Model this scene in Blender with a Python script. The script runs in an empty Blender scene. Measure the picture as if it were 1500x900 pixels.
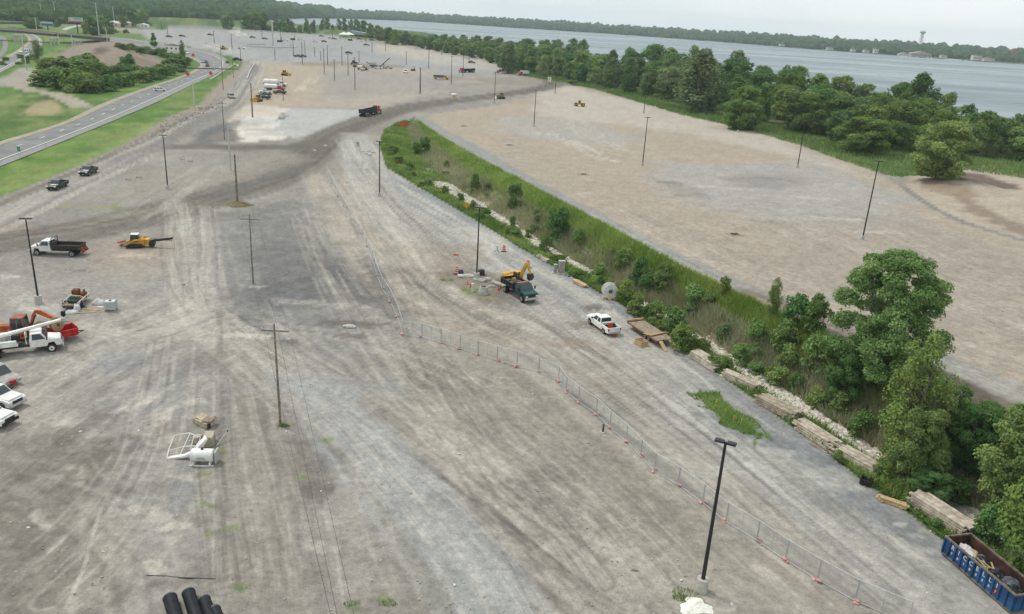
import bpy, bmesh, math, random
import numpy as np
from mathutils import Vector, Matrix
D = bpy.data
scene = bpy.context.scene
COL = scene.collection
random.seed(7)
RNG = np.random.RandomState(11)
H = 38.0; F = 1167.0; HY = 27.0; SL = 0.058
ROLL = math.atan(SL); PITCH = math.atan((450-HY)*math.cos(ROLL)/F)

# ------------------------------------------------------------------ numpy noise
def _hash(ix, iy, seed):
    n = (ix.astype(np.int64)*374761393 + iy.astype(np.int64)*668265263 + seed*1442695041) & 0xffffffff
    n = ((n ^ (n >> 13))*1274126177) & 0xffffffff
    n = n ^ (n >> 16)
    return (n & 0xffff)/65535.0
def vnoise(x, y, seed=0):
    ix = np.floor(x); iy = np.floor(y); fx = x-ix; fy = y-iy
    fx = fx*fx*(3-2*fx); fy = fy*fy*(3-2*fy)
    a = _hash(ix, iy, seed); b = _hash(ix+1, iy, seed); c = _hash(ix, iy+1, seed); d = _hash(ix+1, iy+1, seed)
    return (a*(1-fx)+b*fx)*(1-fy)+(c*(1-fx)+d*fx)*fy
def fbm(x, y, s=1.0, o=4, seed=0):
    v = 0; a = .5; t = 0; x = np.asarray(x, float)/s; y = np.asarray(y, float)/s
    for i in range(o):
        v = v+a*vnoise(x, y, seed+i*17); t += a; a *= .5; x = x*2.03+11.3; y = y*2.03+5.7
    return v/t
def sstep(a, b, x):
    t = np.clip((x-a)/(b-a), 0, 1); return t*t*(3-2*t)
def inpoly(x, y, P):
    r = np.zeros(x.shape, bool); n = len(P)
    for i in range(n):
        x0, y0 = P[i]; x1, y1 = P[(i+1) % n]
        if y0 == y1: continue
        c = ((y0 > y) != (y1 > y)) & (x < (x1-x0)*(y-y0)/(y1-y0)+x0)
        r ^= c
    return r
def pdist(x, y, P, closed=False):
    """distance to polyline, arc length and signed side offset of nearest point"""
    best = np.full(x.shape, 1e18); S = np.zeros(x.shape); T = np.zeros(x.shape); acc = 0
    Q = list(P)+([P[0]] if closed else [])
    for i in range(len(Q)-1):
        ax, ay = Q[i]; bx, by = Q[i+1]; dx = bx-ax; dy = by-ay; L2 = dx*dx+dy*dy+1e-9; L = math.sqrt(L2)
        t = np.clip(((x-ax)*dx+(y-ay)*dy)/L2, 0, 1)
        ex = x-ax-t*dx; ey = y-ay-t*dy; d = ex*ex+ey*ey
        m = d < best
        best = np.where(m, d, best); S = np.where(m, acc+t*L, S)
        T = np.where(m, np.sign((x-ax)*dy-(y-ay)*dx)*np.sqrt(d), T); acc += L
    return np.sqrt(best), S, T

# ------------------------------------------------------------------ photo pixel -> ray
def ray(px, py):
    u = (px-750)/F; v = (450-py)/F; c, s = math.cos(ROLL), math.sin(ROLL)
    r = u*c-v*s; up = u*s+v*c
    return (r, math.cos(PITCH)+up*math.sin(PITCH), -math.sin(PITCH)+up*math.cos(PITCH))
def g(px, py, z=0.0):
    d = ray(px, py); t = (z-H)/d[2]; return (d[0]*t, d[1]*t)
def G(pts, z=0.0): return [g(p[0], p[1], p[2] if len(p) > 2 else z) for p in pts]

# ------------------------------------------------------------------ terrain
def zlot(y): return 4.0*(1-sstep(130, 290, y))
Ledge = G([(606,175),(582,180),(562,191),(555,210),(566,246),(640,290),(700,325),(770,368),(850,412),(930,460),(1000,512),(1060,553),(1130,604),(1200,654),(1262,703),(1330,752),(1392,800),(1480,850),(1560,905),(1680,1000)])
Redge = G([(600,168,0),(650,202,.2),(720,249,.7),(800,297,1.4),(900,352,2.1),(1000,402,2.9),(1100,444,3.5),(1200,487,3.9),(1320,548,4),(1400,586,4),(1500,622,4),(1640,700,4),(1900,860,4)])
DITCH = Ledge+Redge[::-1]
_L = sorted(Ledge, key=lambda p: p[1]); _R = sorted(Redge, key=lambda p: p[1])
_my = np.linspace(20, 330, 63)
_mx = .5*(np.interp(_my, [p[1] for p in _L], [p[0] for p in _L])+np.interp(_my, [p[1] for p in _R], [p[0] for p in _R]))
NEAR_SH = G([(1750,310),(1560,232),(1400,200),(1250,162),(1100,132),(950,106),(800,80),(700,62),(620,51),(560,45),(500,41),(430,38.5),(392,34)], -2)
FAR_SH = G([(392,30),(430,27),(500,27.5),(600,31),(750,41),(900,50.5),(1050,61.5),(1200,73.5),(1350,84.5),(1500,94.5),(1620,104),(1750,114)], -2)
LAKE = NEAR_SH+FAR_SH
MOUND = G([(70,103),(90,80),(110,68),(140,60),(175,64),(230,84),(245,96),(215,100),(160,104),(110,108)])
_mc = (sum(p[0] for p in MOUND)/len(MOUND), sum(p[1] for p in MOUND)/len(MOUND))
GH = g(270, 39); GB = g(470, 44)
def terr(x, y):
    x = np.asarray(x, float); y = np.asarray(y, float)
    xm = np.interp(y, _my, _mx)
    right = (x > xm) & (y < 330)
    zl = zlot(y)
    z = np.where(right, zl, 0.0)
    near = y < 360
    if near.any():
        xi = x[near]; yi = y[near]; zi = z[near]
        ins = inpoly(xi, yi, DITCH)
        if ins.any():
            xx = xi[ins]; yy = yi[ins]
            dl = pdist(xx, yy, Ledge)[0]; dr = pdist(xx, yy, Redge)[0]
            t = dl/(dl+dr+1e-6); sc = np.clip((dl+dr-3)/14, 0, 1)
            pr = np.interp(t, [0, .12, .36, .5, .62, .9, 1], [0, -.12, -.95, -1.2, -.8, .0, 0])
            up = np.interp(t, [0, .5, .62, .95, 1], [0, 0, .12, .97, 1])
            zi[ins] = pr*sc+up*zlot(yy)+(fbm(xx, yy, 3, 3, 5)-.5)*.5*sc*np.clip(dl/3, 0, 1)*np.clip(dr/3, 0, 1)
        z[near] = zi
    r = np.hypot(x, y)
    # far woods and hills
    dsh = None
    far = r > 700
    if far.any():
        xf = x[far]; yf = y[far]; rf = r[far]
        inl = inpoly(xf, yf, LAKE); dn = pdist(xf, yf, LAKE, True)[0]
        dfs = pdist(xf, yf, FAR_SH)[0]; dns = pdist(xf, yf, NEAR_SH)[0]
        beyond = (~inl) & (dfs < dns)
        ang = xf/np.maximum(yf, 1)
        nz = fbm(xf, yf, 700, 3, 9)
        left = 46*sstep(1150, 4200, rf)*(.72+.55*nz)
        zb = (7*sstep(0, 300, dn)+11*sstep(300, 1500, dn))*(.75+.5*nz)+12*sstep(1500, 4000, dn)*sstep(.35, -.2, ang)
        lm = sstep(-.27, -.36, ang)
        zf = np.where(beyond, zb*(1-lm)+np.maximum(zb, left)*lm, left*lm)
        zf = np.where(inl, -6*sstep(0, 12, dn), zf)
        gx = (xf-GH[0])/150; gy = (yf-GH[1]-90)/110
        zf = zf+9*np.exp(-(gx*gx+gy*gy)**1.3)
        zf = zf+6*np.exp(-((xf-GB[0]-10)/190)**4-((yf-GB[1]-110)/70)**2)*(~inl)
        z[far] = np.maximum(zf, z[far]) if False else zf
    n2 = (r <= 700) & (y > 300)
    if n2.any():
        xx = x[n2]; yy = y[n2]
        inl = inpoly(xx, yy, LAKE); dn = pdist(xx, yy, LAKE, True)[0]
        z[n2] = np.where(inl, z[n2]-6*sstep(0, 12, dn)-z[n2]*sstep(0, 12, dn), z[n2])
        m = inpoly(xx, yy, MOUND); dm = pdist(xx, yy, MOUND, True)[0]
        z[n2] = z[n2]+np.where(m, 5.5*sstep(0, 26, dm)+(fbm(xx, yy, 14, 3, 3)-.5)*1.6*sstep(0, 10, dm), 0)
    n3 = right & (y <= 300)
    if n3.any():
        xx = x[n3]; yy = y[n3]; inl = inpoly(xx, yy, LAKE)
        if inl.any():
            dn = pdist(xx, yy, LAKE, True)[0]; z[n3] = np.where(inl, z[n3]*(1-sstep(0, 12, dn))-6*sstep(0, 12, dn), z[n3])
    # small berms, heaps
    for (px, py, w, h, zz) in HEAPS:
        cx, cy = g(px, py, zz); z = z+h*np.exp(-(((x-cx)**2+(y-cy)**2)/(w*w)))
    return z
HEAPS = [(300,172,9,1.6,0),(285,180,9,1.4,0),(315,162,8,1.5,0),(262,188,7,1.0,0),(245,196,6,.8,0),(330,120,7,.7,0),(700,405,4,.25,0),(680,398,3,.2,0),
         (1390,272,9,1.3,2.2),(1415,278,8,1.1,2.5),(1345,262,8,.8,2),(765,146,9,.9,0),(880,448,3,.5,0),(310,305,4,.3,0),(350,296,4,.3,0),
         (438,95,9,1.2,0),(495,95,14,1.2,0),(480,93,10,1.0,0),(460,94,8,.8,0),(1430,280,12,1.2,2.5),(1470,300,8,1,3)]
def zt(x, y): return float(terr(np.array([x]), np.array([y]))[0])
_T = None
def at(px, py, dz=0.0):
    """where the photo's ray through a pixel meets the terrain (raised by dz)"""
    d = ray(px, py)
    zz = np.concatenate([np.linspace(20, -8, 57)]) if py > 60 else np.linspace(60, -8, 80)
    t = (zz-H)/d[2]; t = t[t > 0]
    X = d[0]*t; Y = d[1]*t; Z = H+d[2]*t
    dd = Z-(terr(X, Y)+dz)
    k = np.argmax(dd < 0)
    if not (dd < 0).any(): k = len(dd)-1
    if k == 0: k = 1
    a, b = t[k-1], t[k]
    for _ in range(3):
        tt = np.linspace(a, b, 9); dd = H+d[2]*tt-(terr(d[0]*tt, d[1]*tt)+dz)
        k = max(1, int(np.argmax(dd < 0))) if (dd < 0).any() else 8
        a, b = tt[k-1], tt[k]
    t = (a+b)/2
    return Vector((d[0]*t, d[1]*t, H+d[2]*t))
def ptop(base, px, py):
    """height above base reached by the ray through (px,py) over the base point"""
    d = ray(px, py); t = math.hypot(base[0], base[1])/math.hypot(d[0], d[1]); return H+d[2]*t-base[2]

# ------------------------------------------------------------------ materials
def lin(c): 
    c = np.asarray(c, float)/255; return tuple(np.where(c <= .04045, c/12.92, ((c+.055)/1.055)**2.4))
KALB = 0.70
def P(r, gg, b, k=KALB):
    l = lin((r, gg, b)); return (l[0]*k*1.015, l[1]*k, l[2]*k*.965)
MATS = {}
def mat(name, col=(.5, .5, .5), rough=.7, metal=0, noise=0.12, scale=3.0, spec=.3, alpha=1, vary=0, col2=None, bump=0):
    if name in MATS: return MATS[name]
    m = D.materials.new(name); m.use_nodes = True; nt = m.node_tree; N = nt.nodes; L = nt.links
    b = N['Principled BSDF']; b.inputs['Roughness'].default_value = rough; b.inputs['Metallic'].default_value = metal
    b.inputs['Specular IOR Level'].default_value = spec
    tc = N.new('ShaderNodeTexCoord'); no = N.new('ShaderNodeTexNoise'); no.inputs['Scale'].default_value = scale; no.inputs['Detail'].default_value = 5
    L.new(tc.outputs['Object'], no.inputs['Vector'])
    mx = N.new('ShaderNodeMix'); mx.data_type = 'RGBA'
    c2 = col2 or tuple(c*(1-2*noise) for c in col)
    c1 = col if col2 else tuple(min(1, c*(1+noise)) for c in col)
    mx.inputs[6].default_value = (*c2, 1); mx.inputs[7].default_value = (*c1, 1)
    mr = N.new('ShaderNodeMapRange'); mr.inputs[1].default_value = .35; mr.inputs[2].default_value = .65
    L.new(no.outputs['Fac'], mr.inputs[0]); L.new(mr.outputs[0], mx.inputs[0])
    out = mx.outputs[2]
    if vary:
        oi = N.new('ShaderNodeObjectInfo'); hs = N.new('ShaderNodeHueSaturation')
        m2 = N.new('ShaderNodeMapRange'); m2.inputs[3].default_value = 1-vary; m2.inputs[4].default_value = 1+vary
        L.new(oi.outputs['Random'], m2.inputs[0]); L.new(m2.outputs[0], hs.inputs['Value']); L.new(out, hs.inputs['Color']); out = hs.outputs[0]
    L.new(out, b.inputs['Base Color'])
    if bump:
        bp = N.new('ShaderNodeBump'); bp.inputs['Strength'].default_value = bump; L.new(no.outputs['Fac'], bp.inputs['Height']); L.new(bp.outputs[0], b.inputs['Normal'])
    if alpha < 1: b.inputs['Alpha'].default_value = alpha
    MATS[name] = m; return m

def tagd(o, label=None, cat=None, group=None, kind=None):
    if label: o['label'] = label
    if cat: o['category'] = cat
    if group: o['group'] = group
    if kind: o['kind'] = kind
    return o
def link(name, me, m=None, parent=None):
    o = D.objects.new(name, me); COL.objects.link(o)
    if m is not None and len(me.materials) == 0: me.materials.append(m)
    if parent is not None: o.parent = parent
    return o
def npmesh(name, V, faces4=None, faces3=None, smooth=True):
    me = D.meshes.new(name); V = np.asarray(V, np.float32)
    me.vertices.add(len(V)); me.vertices.foreach_set('co', V.ravel())
    fs = []; st = []; off = 0
    if faces4 is not None and len(faces4):
        f = np.asarray(faces4, np.int32); fs.append(f.ravel()); st.append(np.arange(len(f))*4); off = f.size
    if faces3 is not None and len(faces3):
        f = np.asarray(faces3, np.int32); fs.append(f.ravel()); st.append(off+np.arange(len(f))*3)
    fl = np.concatenate(fs); sl = np.concatenate(st)
    me.loops.add(len(fl)); me.loops.foreach_set('vertex_index', fl)
    me.polygons.add(len(sl)); me.polygons.foreach_set('loop_start', sl.astype(np.int32))
    me.polygons.foreach_set('use_smooth', np.full(len(sl), smooth))
    me.update(calc_edges=True); me.validate()
    return me
def vcol(me, name, rgb):
    a = me.color_attributes.new(name, 'FLOAT_COLOR', 'POINT')
    c = np.ones((len(me.vertices), 4), np.float32); c[:, :3] = rgb; a.data.foreach_set('color', c.ravel())

# ------------------------------------------------------------------ ground colour
def smooth_line(W, n=6):
    out = []
    for i in range(len(W)-1):
        p0 = W[max(i-1, 0)]; p1 = W[i]; p2 = W[i+1]; p3 = W[min(i+2, len(W)-1)]
        for k in range(n):
            t = k/n
            out.append(tuple(.5*((2*p1[j])+(-p0[j]+p2[j])*t+(2*p0[j]-5*p1[j]+4*p2[j]-p3[j])*t*t+(-p0[j]+3*p1[j]-3*p2[j]+p3[j])*t**3) for j in (0, 1)))
    out.append(tuple(W[-1])); return out
class Paint:
    def __init__(s, X, Y):
        s.x = X; s.y = Y; s.c = np.zeros((len(X), 3)); s.bump = np.zeros(len(X)); s.flow = np.zeros((len(X), 3)); s.fa = np.zeros(len(X)); s.r = np.hypot(X, Y)
    def box(s, P, m):
        P = np.array(P); return np.nonzero((s.x > P[:, 0].min()-m) & (s.x < P[:, 0].max()+m) & (s.y > P[:, 1].min()-m) & (s.y < P[:, 1].max()+m))[0]
    def mix(s, idx, a, col):
        a = np.clip(a, 0, 1)[:, None]; s.c[idx] = s.c[idx]*(1-a)+np.asarray(col)*a
    def region(s, pts, col, soft=1.5, edge=2.0, op=1.0, z=None, sc=6.0, seed=1, mott=0.0, msc=4.0):
        W = [tuple(at(*p)[:2]) if z is None else g(*p, z) for p in pts]
        m = soft+edge; i = s.box(W, m)
        if not len(i): return
        x = s.x[i]; y = s.y[i]; ins = inpoly(x, y, W); d = pdist(x, y, W, True)[0]
        sd = np.where(ins, d, -d)+(fbm(x, y, sc, 4, seed)-.5)*2*edge
        a = sstep(-soft, soft, sd)*op
        if mott: a = a*(1-mott+mott*sstep(.35, .62, fbm(x, y, msc, 4, seed+40)))
        s.mix(i, a, col)
    def streak(s, pts, width, col, op=.5, freq=1.2, seed=1, lenf=14.0, thr=.45, soft=.3, solid=0.0, z=None, rut=0.0):
        W = smooth_line([tuple(at(*p)[:2]) if z is None else g(*p, z) for p in pts], 5)
        i = s.box(W, width)
        if not len(i): return
        x = s.x[i]; y = s.y[i]; d, S, T = pdist(x, y, W)
        wob = (fbm(x, y, 9, 2, seed+3)-.5)*1.2
        n = fbm((T+wob)*freq, S/lenf, 1, 3, seed)
        LL = S.max()+1e-6; e = (1-sstep(width*(1-soft)*.5, width*.5, d))*sstep(-.02, .10, S/LL)*sstep(1.02, .90, S/LL)
        a = e*op*(.8 if solid == 0 else 1)*np.clip(solid+(1-solid)*sstep(thr-.08, thr+.12, n), 0, 1)
        s.mix(i, a, col)
        if width > 4:
            mm_ = e > .2; j = i[mm_]; s.flow[j, 0] = (T+wob)[mm_]; s.flow[j, 1] = S[mm_]; s.flow[j, 2] = (seed*3.7) % 50; s.fa[j] = np.minimum(1, (e[mm_]-.2)*2)
    def tyre(s, pts, col, op=.5, gauge=1.9, w=.45, z=None, seed=3, blur=.25, dep=0):
        W = smooth_line([tuple(at(*p)[:2]) if z is None else g(*p, z) for p in pts], 6)
        i = s.box(W, gauge+2)
        if not len(i): return
        x = s.x[i]; y = s.y[i]; d, S, T = pdist(x, y, W)
        ww = w*.5+s.r[i]*.0006
        a = np.exp(-((np.abs(d-gauge*.5))/ww)**2)
        n = fbm(x, y, 5, 3, seed)
        s.mix(i, a*op*.72*sstep(.25, .55, n), col)
    def spot(s, px, py, w, h, col, op=.7, seed=2, z=None, ang=0):
        c = tuple(at(px, py)[:2]) if z is None else g(px, py, z)
        i = s.box([c], max(w, h)*2)
        if not len(i): return
        dx = s.x[i]-c[0]; dy = s.y[i]-c[1]; ca, sa = math.cos(ang), math.sin(ang)
        u = (dx*ca+dy*sa)/w; v = (-dx*sa+dy*ca)/h
        q = np.sqrt(u*u+v*v)+(fbm(s.x[i], s.y[i], max(.6, min(w, h)*.6), 4, seed)-.5)*1.5
        s.mix(i, (1-sstep(.45, 1.0, q))*op, col)
HAZE = 0.00009; SUN = 2.2; EXPO = 0.0
# ------------------------------------------------------------------ ground mesh: fan of rings round the site, finer near, coarse far
NR, NA = 700, 900
NRs = np.linspace(0, 1, NR)
r0, r1 = 20.0, 9000.0
inv = 1/r0+(1/r1-1/r0)*NRs
# warp so that distant rings do not bunch up too much
rad = 1/inv
extra = np.geomspace(1500, 7000, 50); rad = np.unique(np.concatenate([rad[rad < 1500], extra]))
ang = np.concatenate([np.linspace(-75, -43, 40, endpoint=False), np.linspace(-43, 43, NA), np.linspace(43, 75, 41)[1:]])*math.pi/180
RR, AA = np.meshgrid(rad, ang, indexing='ij')
X = (RR*np.sin(AA)).ravel(); Y = (RR*np.cos(AA)).ravel()
Z = np.empty_like(X)
for k in range(0, len(X), 120000): Z[k:k+120000] = terr(X[k:k+120000], Y[k:k+120000])
nr, na = len(rad), len(ang)
ii = (np.arange(nr-1)[:, None]*na+np.arange(na-1)[None, :]).ravel()
F4 = np.stack([ii, ii+1, ii+na+1, ii+na], 1)

pt = Paint(X, Y)
# albedos (what the stuff itself is)
GRAV = P(158,151,142); GRAVL = P(188,181,170); GRAVB = P(158,157,154); DARK = P(112,108,103); DARKR = P(128,119,110)
TAN = P(182,168,150); TANL = P(198,189,176); WHITE = P(222,218,208); BROWN = P(138,118,100); BRD = P(112,92,80)
GRASS = P(96,127,62,.78); GRASSD = P(76,102,54,.78); GRASSY = P(142,152,96,.8); REED = P(150,146,112,.8); BLUE = P(150,156,160); LOTF = P(169,169,168)
n1 = fbm(X, Y, 18, 5, 2); n2 = fbm(X, Y, 5, 4, 8); n3 = fbm(X*.6+Y*.5, Y*.3-X*.2, 60, 3, 21)
pt.c[:] = GRAV
al = np.arange(len(X))
pt.mix(al, sstep(.45, .75, n1)*.5, GRAVL); pt.mix(al, sstep(.5, .3, n1)*.35, P(140,135,128)); pt.mix(al, sstep(.52, .72, n3)*.45, GRAVB)
# far land is green
R = pt.r
landfar = (R > 1180)
pt.mix(al[landfar], np.ones(landfar.sum()), GRASSD)
rg, st, ty, sp = pt.region, pt.streak, pt.tyre, pt.spot
# --- grass and verge on the far left
rg([(-200,330),(0,288),(60,265),(100,251),(120,242),(150,228),(180,211),(215,192),(240,176),(262,168),(285,158),(305,142),(318,128),(335,112),(346,96),(352,90),(345,82),(325,79),(312,72),(280,70),(200,50),(150,42),(-20,30),(-200,30)], GRASS, 1.5, 2, z=0, seed=4)
rg([(-200,300),(0,262),(60,240),(130,214),(200,180),(260,150),(200,170),(100,205),(0,240),(-200,280)], P(104,138,62,.8), 3, 3, .6, z=0, sc=9)
rg([(0,274),(60,254),(120,231),(180,203),(230,172),(235,180),(180,213),(120,243),(60,266),(0,288)], P(126,152,84,.8), 2, 2, .7, z=0, seed=9)
rg([(-150,175),(0,150),(40,136),(90,142),(118,162),(90,178),(0,200),(-150,220)], GRASSD, 3, 4, .5, z=0, sc=12)
rg([(28,168),(50,146),(78,145),(96,158),(80,168)], P(166,152,112,.8), 2, 3, .95, z=0)
rg([(0,150),(25,140),(35,150),(10,170),(-20,172)], P(142,150,96,.8), 3, 5, .6, z=0)
rg([(45,150),(62,140),(95,143),(112,155),(100,160),(80,148),(52,150),(30,165)], P(70,92,48,.8), 1.5, 2, .8, z=0)
# dirt track and mound
st([(58,100),(50,108),(40,114),(18,120),(-30,128)], 22, P(176,168,156), .95, .4, 3, 20, .2, z=0, solid=.8)
st([(18,122),(45,132),(80,138),(100,146),(112,152),(124,160)], 9, P(182,172,156), .95, .6, 4, 20, .2, z=0, solid=.8)
rg([(62,106),(84,82),(108,68),(140,58),(178,62),(232,82),(250,97),(216,103),(160,107),(110,110)], P(158,142,128), 3, 6, .95, z=0, sc=20)
rg([(140,85),(150,80),(162,88),(150,95),(138,94)], BRD, 2, 3, .9, z=0)
rg([(190,92),(240,94),(244,99),(212,102)], P(146,124,108), 2, 3, .8, z=0)
# green verge right of the far highway curve
rg([(322,92),(350,90),(356,96),(345,106),(335,112),(325,104)], GRASS, 1, 1, 1, z=0)
rg([(272,71),(300,74),(326,84),(322,88),(300,80),(276,76)], GRASS, 1, 1, 1, z=0)
# rubble edge between verge and haul road
rg([(228,188),(262,172),(285,158),(305,140),(318,126),(340,110),(352,100),(362,98),(352,118),(338,138),(318,160),(298,178),(262,200),(232,212),(205,222),(215,205)], P(166,152,134), 2, 3, .9, z=0, seed=6)
rg([(228,196),(262,184),(292,170),(300,178),(262,198),(222,214)], P(120,110,102), 2, 4, .7, z=0, sc=5)
rg([(0,288),(60,266),(120,243),(180,212),(215,193),(236,190),(184,220),(122,251),(60,277),(0,304)], P(160,146,124), 2, 2, .8, z=0)
# far lot
rg([(200,45),(250,42),(330,45),(440,48),(480,52),(520,58),(560,66),(640,78),(735,98),(740,108),(640,110),(560,100),(520,98),(430,96),(400,92),(350,85),(300,72),(240,66),(215,56)], LOTF, 3, 4, 1, z=0)
rg([(300,60),(420,62),(520,72),(560,82),(450,84),(380,76)], P(158,162,166), 6, 12, .6, z=0, sc=50)
rg([(545,62),(640,76),(738,98),(745,104),(690,100),(600,88),(545,75)], P(196,186,172), 8, 16, .8, z=0, sc=50)
st([(300,60),(330,72),(370,84),(400,94)], 60, P(182,180,176), .5, .1, 5, 80, .45, z=0)
st([(430,84),(520,76),(640,90),(720,104)], 60, P(176,176,176), .6, .1, 6, 80, .45, z=0)
st([(232,62),(300,66),(345,77)], 14, P(205,203,198), .8, .2, 3, 60, .3, z=0, solid=.5)
st([(340,45),(362,55)], 16, P(215,213,208), .8, .2, 3, 60, .3, z=0, solid=.5)
rg([(380,92),(440,92),(520,96),(600,100),(640,106),(620,140),(560,160),(520,160),(430,158),(370,165),(340,180),(352,150),(372,120),(376,100)], P(184,172,158), 3, 5, .85, z=0, sc=20)
rg([(385,95),(470,98),(480,140),(420,157),(372,150),(390,120)], P(190,172,150), 5, 8, .7, z=0, sc=20)
rg([(470,105),(560,105),(640,115),(660,130),(600,140),(520,140),(470,140)], P(164,160,154), 5, 8, .7, z=0, sc=16)
st([(438,136),(450,124),(461,112)], 8, P(206,196,180), .9, .5, 3, 30, .4, z=0)
st([(470,150),(520,146),(580,142),(660,132)], 14, P(190,178,162), .7, .3, 9, 40, .4, z=0)
st([(360,96),(372,92),(380,97),(372,118),(366,130)], 7, P(206,204,198), .9, .5, 3, 30, .3, z=0)
rg([(425,92),(500,93),(560,95),(620,100),(560,100),(500,97),(430,96)], P(148,138,124), 2, 3, .8, z=0)
# light slab + white heap + dark stockpile
rg([(424,158),(470,159),(522,160),(560,164),(520,172),(480,188),(450,200),(428,202),(400,192),(388,187),(402,176),(418,166)], P(192,192,190), .8, 1.2, .95, z=0, seed=3)
rg([(352,180),(372,166),(400,158),(424,160),(404,172),(418,180),(398,190),(422,194),(418,205),(380,206),(352,208),(344,194)], P(226,223,214), .8, 3.4, .95, z=0, seed=8, sc=6, mott=.45, msc=7)
rg([(372,152),(426,158),(400,170),(372,170),(345,178),(330,182),(342,166)], P(214,204,188), 1, 3, .8, z=0)
rg([(268,210),(300,190),(330,182),(344,192),(352,208),(300,211)], P(118,119,121), 1.5, 2.2, .95, z=0, sc=5)
rg([(308,198),(345,192),(356,206),(312,209)], P(146,136,124), 1.5, 2.2, .7, z=0, sc=5)
st([(402,177),(412,174),(420,170)], 2.5, P(116,124,132), .95, 1, 5, 20, .1, z=0, solid=1)
st([(388,171),(405,171),(412,174)], 1.8, P(92,88,86), .95, 1, 5, 20, .1, z=0, solid=1)
# haul road beside the verge
hr = [(-500,520),(-250,430),(-120,378),(-60,346),(0,315),(60,286),(120,259),(180,231),(240,204),(290,180),(330,158),(352,132),(366,110),(372,98),(360,90)]
st(hr, 13, P(150,147,143), .9, .3, 7, 30, .2, z=0, solid=.85)
st(hr, 11, P(138,134,130), .7, .45, 17, 160, .42, z=0); st(hr, 12, P(196,190,180), .7, .5, 27, 160, .5, z=0)
st([(-60,325),(0,300),(60,274),(118,249),(200,209),(262,182),(300,166)], 2.6, P(118,104,92), .7, .8, 8, 20, .4, z=0)
st([(-40,362),(0,341),(60,309),(110,283),(160,258),(240,222)], 2.2, P(206,198,186), .7, .8, 9, 20, .4, z=0)
# dark roads crossing the site
cr = [(-500,460),(-200,392),(-80,370),(0,356),(120,338),(200,320),(260,304),(330,282),(400,258),(440,236),(466,214),(500,192),(545,174),(600,157),(660,148),(720,141),(780,132),(812,124),(800,116),(770,108),(750,104)]
st(cr, 17, P(122,115,107), .92, .3, 11, 60, .2, z=0, solid=.85, soft=.4)
st(cr, 13, P(106,100,94), .85, .4, 12, 200, .44, z=0); st(cr, 14, P(170,162,150), .4, .5, 19, 200, .56, z=0)
rg([(430,212),(470,200),(545,172),(640,150),(720,140),(800,128),(800,134),(720,146),(640,157),(560,176),(500,196),(470,222),(455,250),(420,262),(425,236)], P(116,110,103), 2, 3, .6, z=0, mott=.4, msc=5)
c2 = [(230,216),(300,216),(360,217),(430,215),(470,208)]
st(c2, 10, P(120,114,107), .9, .4, 5, 40, .2, z=0, solid=.8); st(c2, 9, P(114,108,103), .7, .4, 6, 160, .45, z=0)
st([(120,338),(200,330),(280,315),(350,296),(400,280),(440,262),(470,248)], 2.4, P(120,116,112), .7, 1.2, 16, 40, .3, z=0)
st([(300,288),(360,270),(420,250)], 10, P(110,110,112), .7, .6, 26, 12, .45, z=0)
st([(280,320),(350,315),(420,302),(450,297)], 8, P(120,120,118), .75, .5, 28, 14, .4, z=0)
# right: road alongside the ditch
rg([(505,196),(530,196),(560,247),(640,291),(700,326),(850,412),(1000,512),(1130,604),(1262,703),(1392,800),(1500,870),(1640,960),(1500,1000),(1320,960),(1180,800),(1050,690),(940,600),(860,530),(790,470),(700,400),(620,330),(560,280),(520,240)], P(180,178,173), 2.5, 3, .8, sc=14, seed=2)
rl = [(515,200),(560,262),(640,310),(740,368),(850,432),(960,512),(1060,588),(1160,664),(1260,742),(1370,822),(1500,910),(1620,985)]
st(rl, 16, P(150,153,155), .7, .6, 31, 40, .5); st(rl, 17, P(206,202,194), .7, .8, 32, 40, .55)
st(rl, 15, P(132,130,128), .45, 1.6, 37, 30, .55)
st([(530,215),(560,250),(640,294),(700,330),(850,417),(1000,518),(1130,610),(1262,710),(1392,807)], 3, P(146,151,156), .75, .6, 33, 25, .35, solid=.3)
sp(1120,640,9,2.2,P(140,146,150),.75,4,ang=-.72); sp(1175,668,8,2,P(138,143,147),.7,5,ang=-.72); sp(1290,752,5,2,P(132,138,142),.6,6,ang=-.72); sp(1345,790,5,1.6,P(140,144,148),.6,7,ang=-.72)
sp(1185,690,6,3,P(196,193,186),.6,7,ang=-.7); sp(1340,785,.9,.6,P(196,193,188),.7,17); sp(1318,768,.8,.5,P(196,193,188),.7,18); sp(1358,806,.9,.5,P(196,193,188),.7,19)
# left half: pale ground left of the pavement seam
rg([(-120,420),(60,400),(180,380),(262,365),(300,360),(330,420),(320,560),(316,700),(320,900),(330,1000),(-200,1000)], P(172,167,160), 6, 8, .55, sc=22, seed=12)
rg([(0,620),(120,640),(280,640),(312,700),(250,800),(100,900),(-100,900),(-100,640)], P(158,149,138), 4, 8, .6, sc=14, seed=13)
rg([(150,560),(310,545),(317,700),(316,800),(240,810),(170,740)], P(150,153,154), 2.5, 4.5, .6, sc=7, seed=14, mott=.6, msc=3)
rg([(180,560),(290,560),(240,660),(140,650)], P(196,190,180), 1.5, 3.5, .6, sc=4, seed=15, mott=.8, msc=2)
rg([(60,640),(250,620),(160,720),(20,720)], P(128,119,109), 1.5, 4, .6, sc=4, seed=45, mott=.8, msc=2)
rg([(0,720),(60,740),(100,830),(60,900),(-60,900)], P(128,119,110), 1.5, 3, .6, sc=3, seed=47, mott=.7, msc=1.3)
for q, (a, b) in enumerate([(232,758),(210,748),(255,770),(180,600),(215,590),(240,612),(250,640),(120,700),(60,760),(230,830),(270,700),(90,620),(282,590)]):
    sp(a, b, 1.4+.5*(q % 3), .8, P(204,196,184), .7, 50+q, ang=.3*q)
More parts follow.
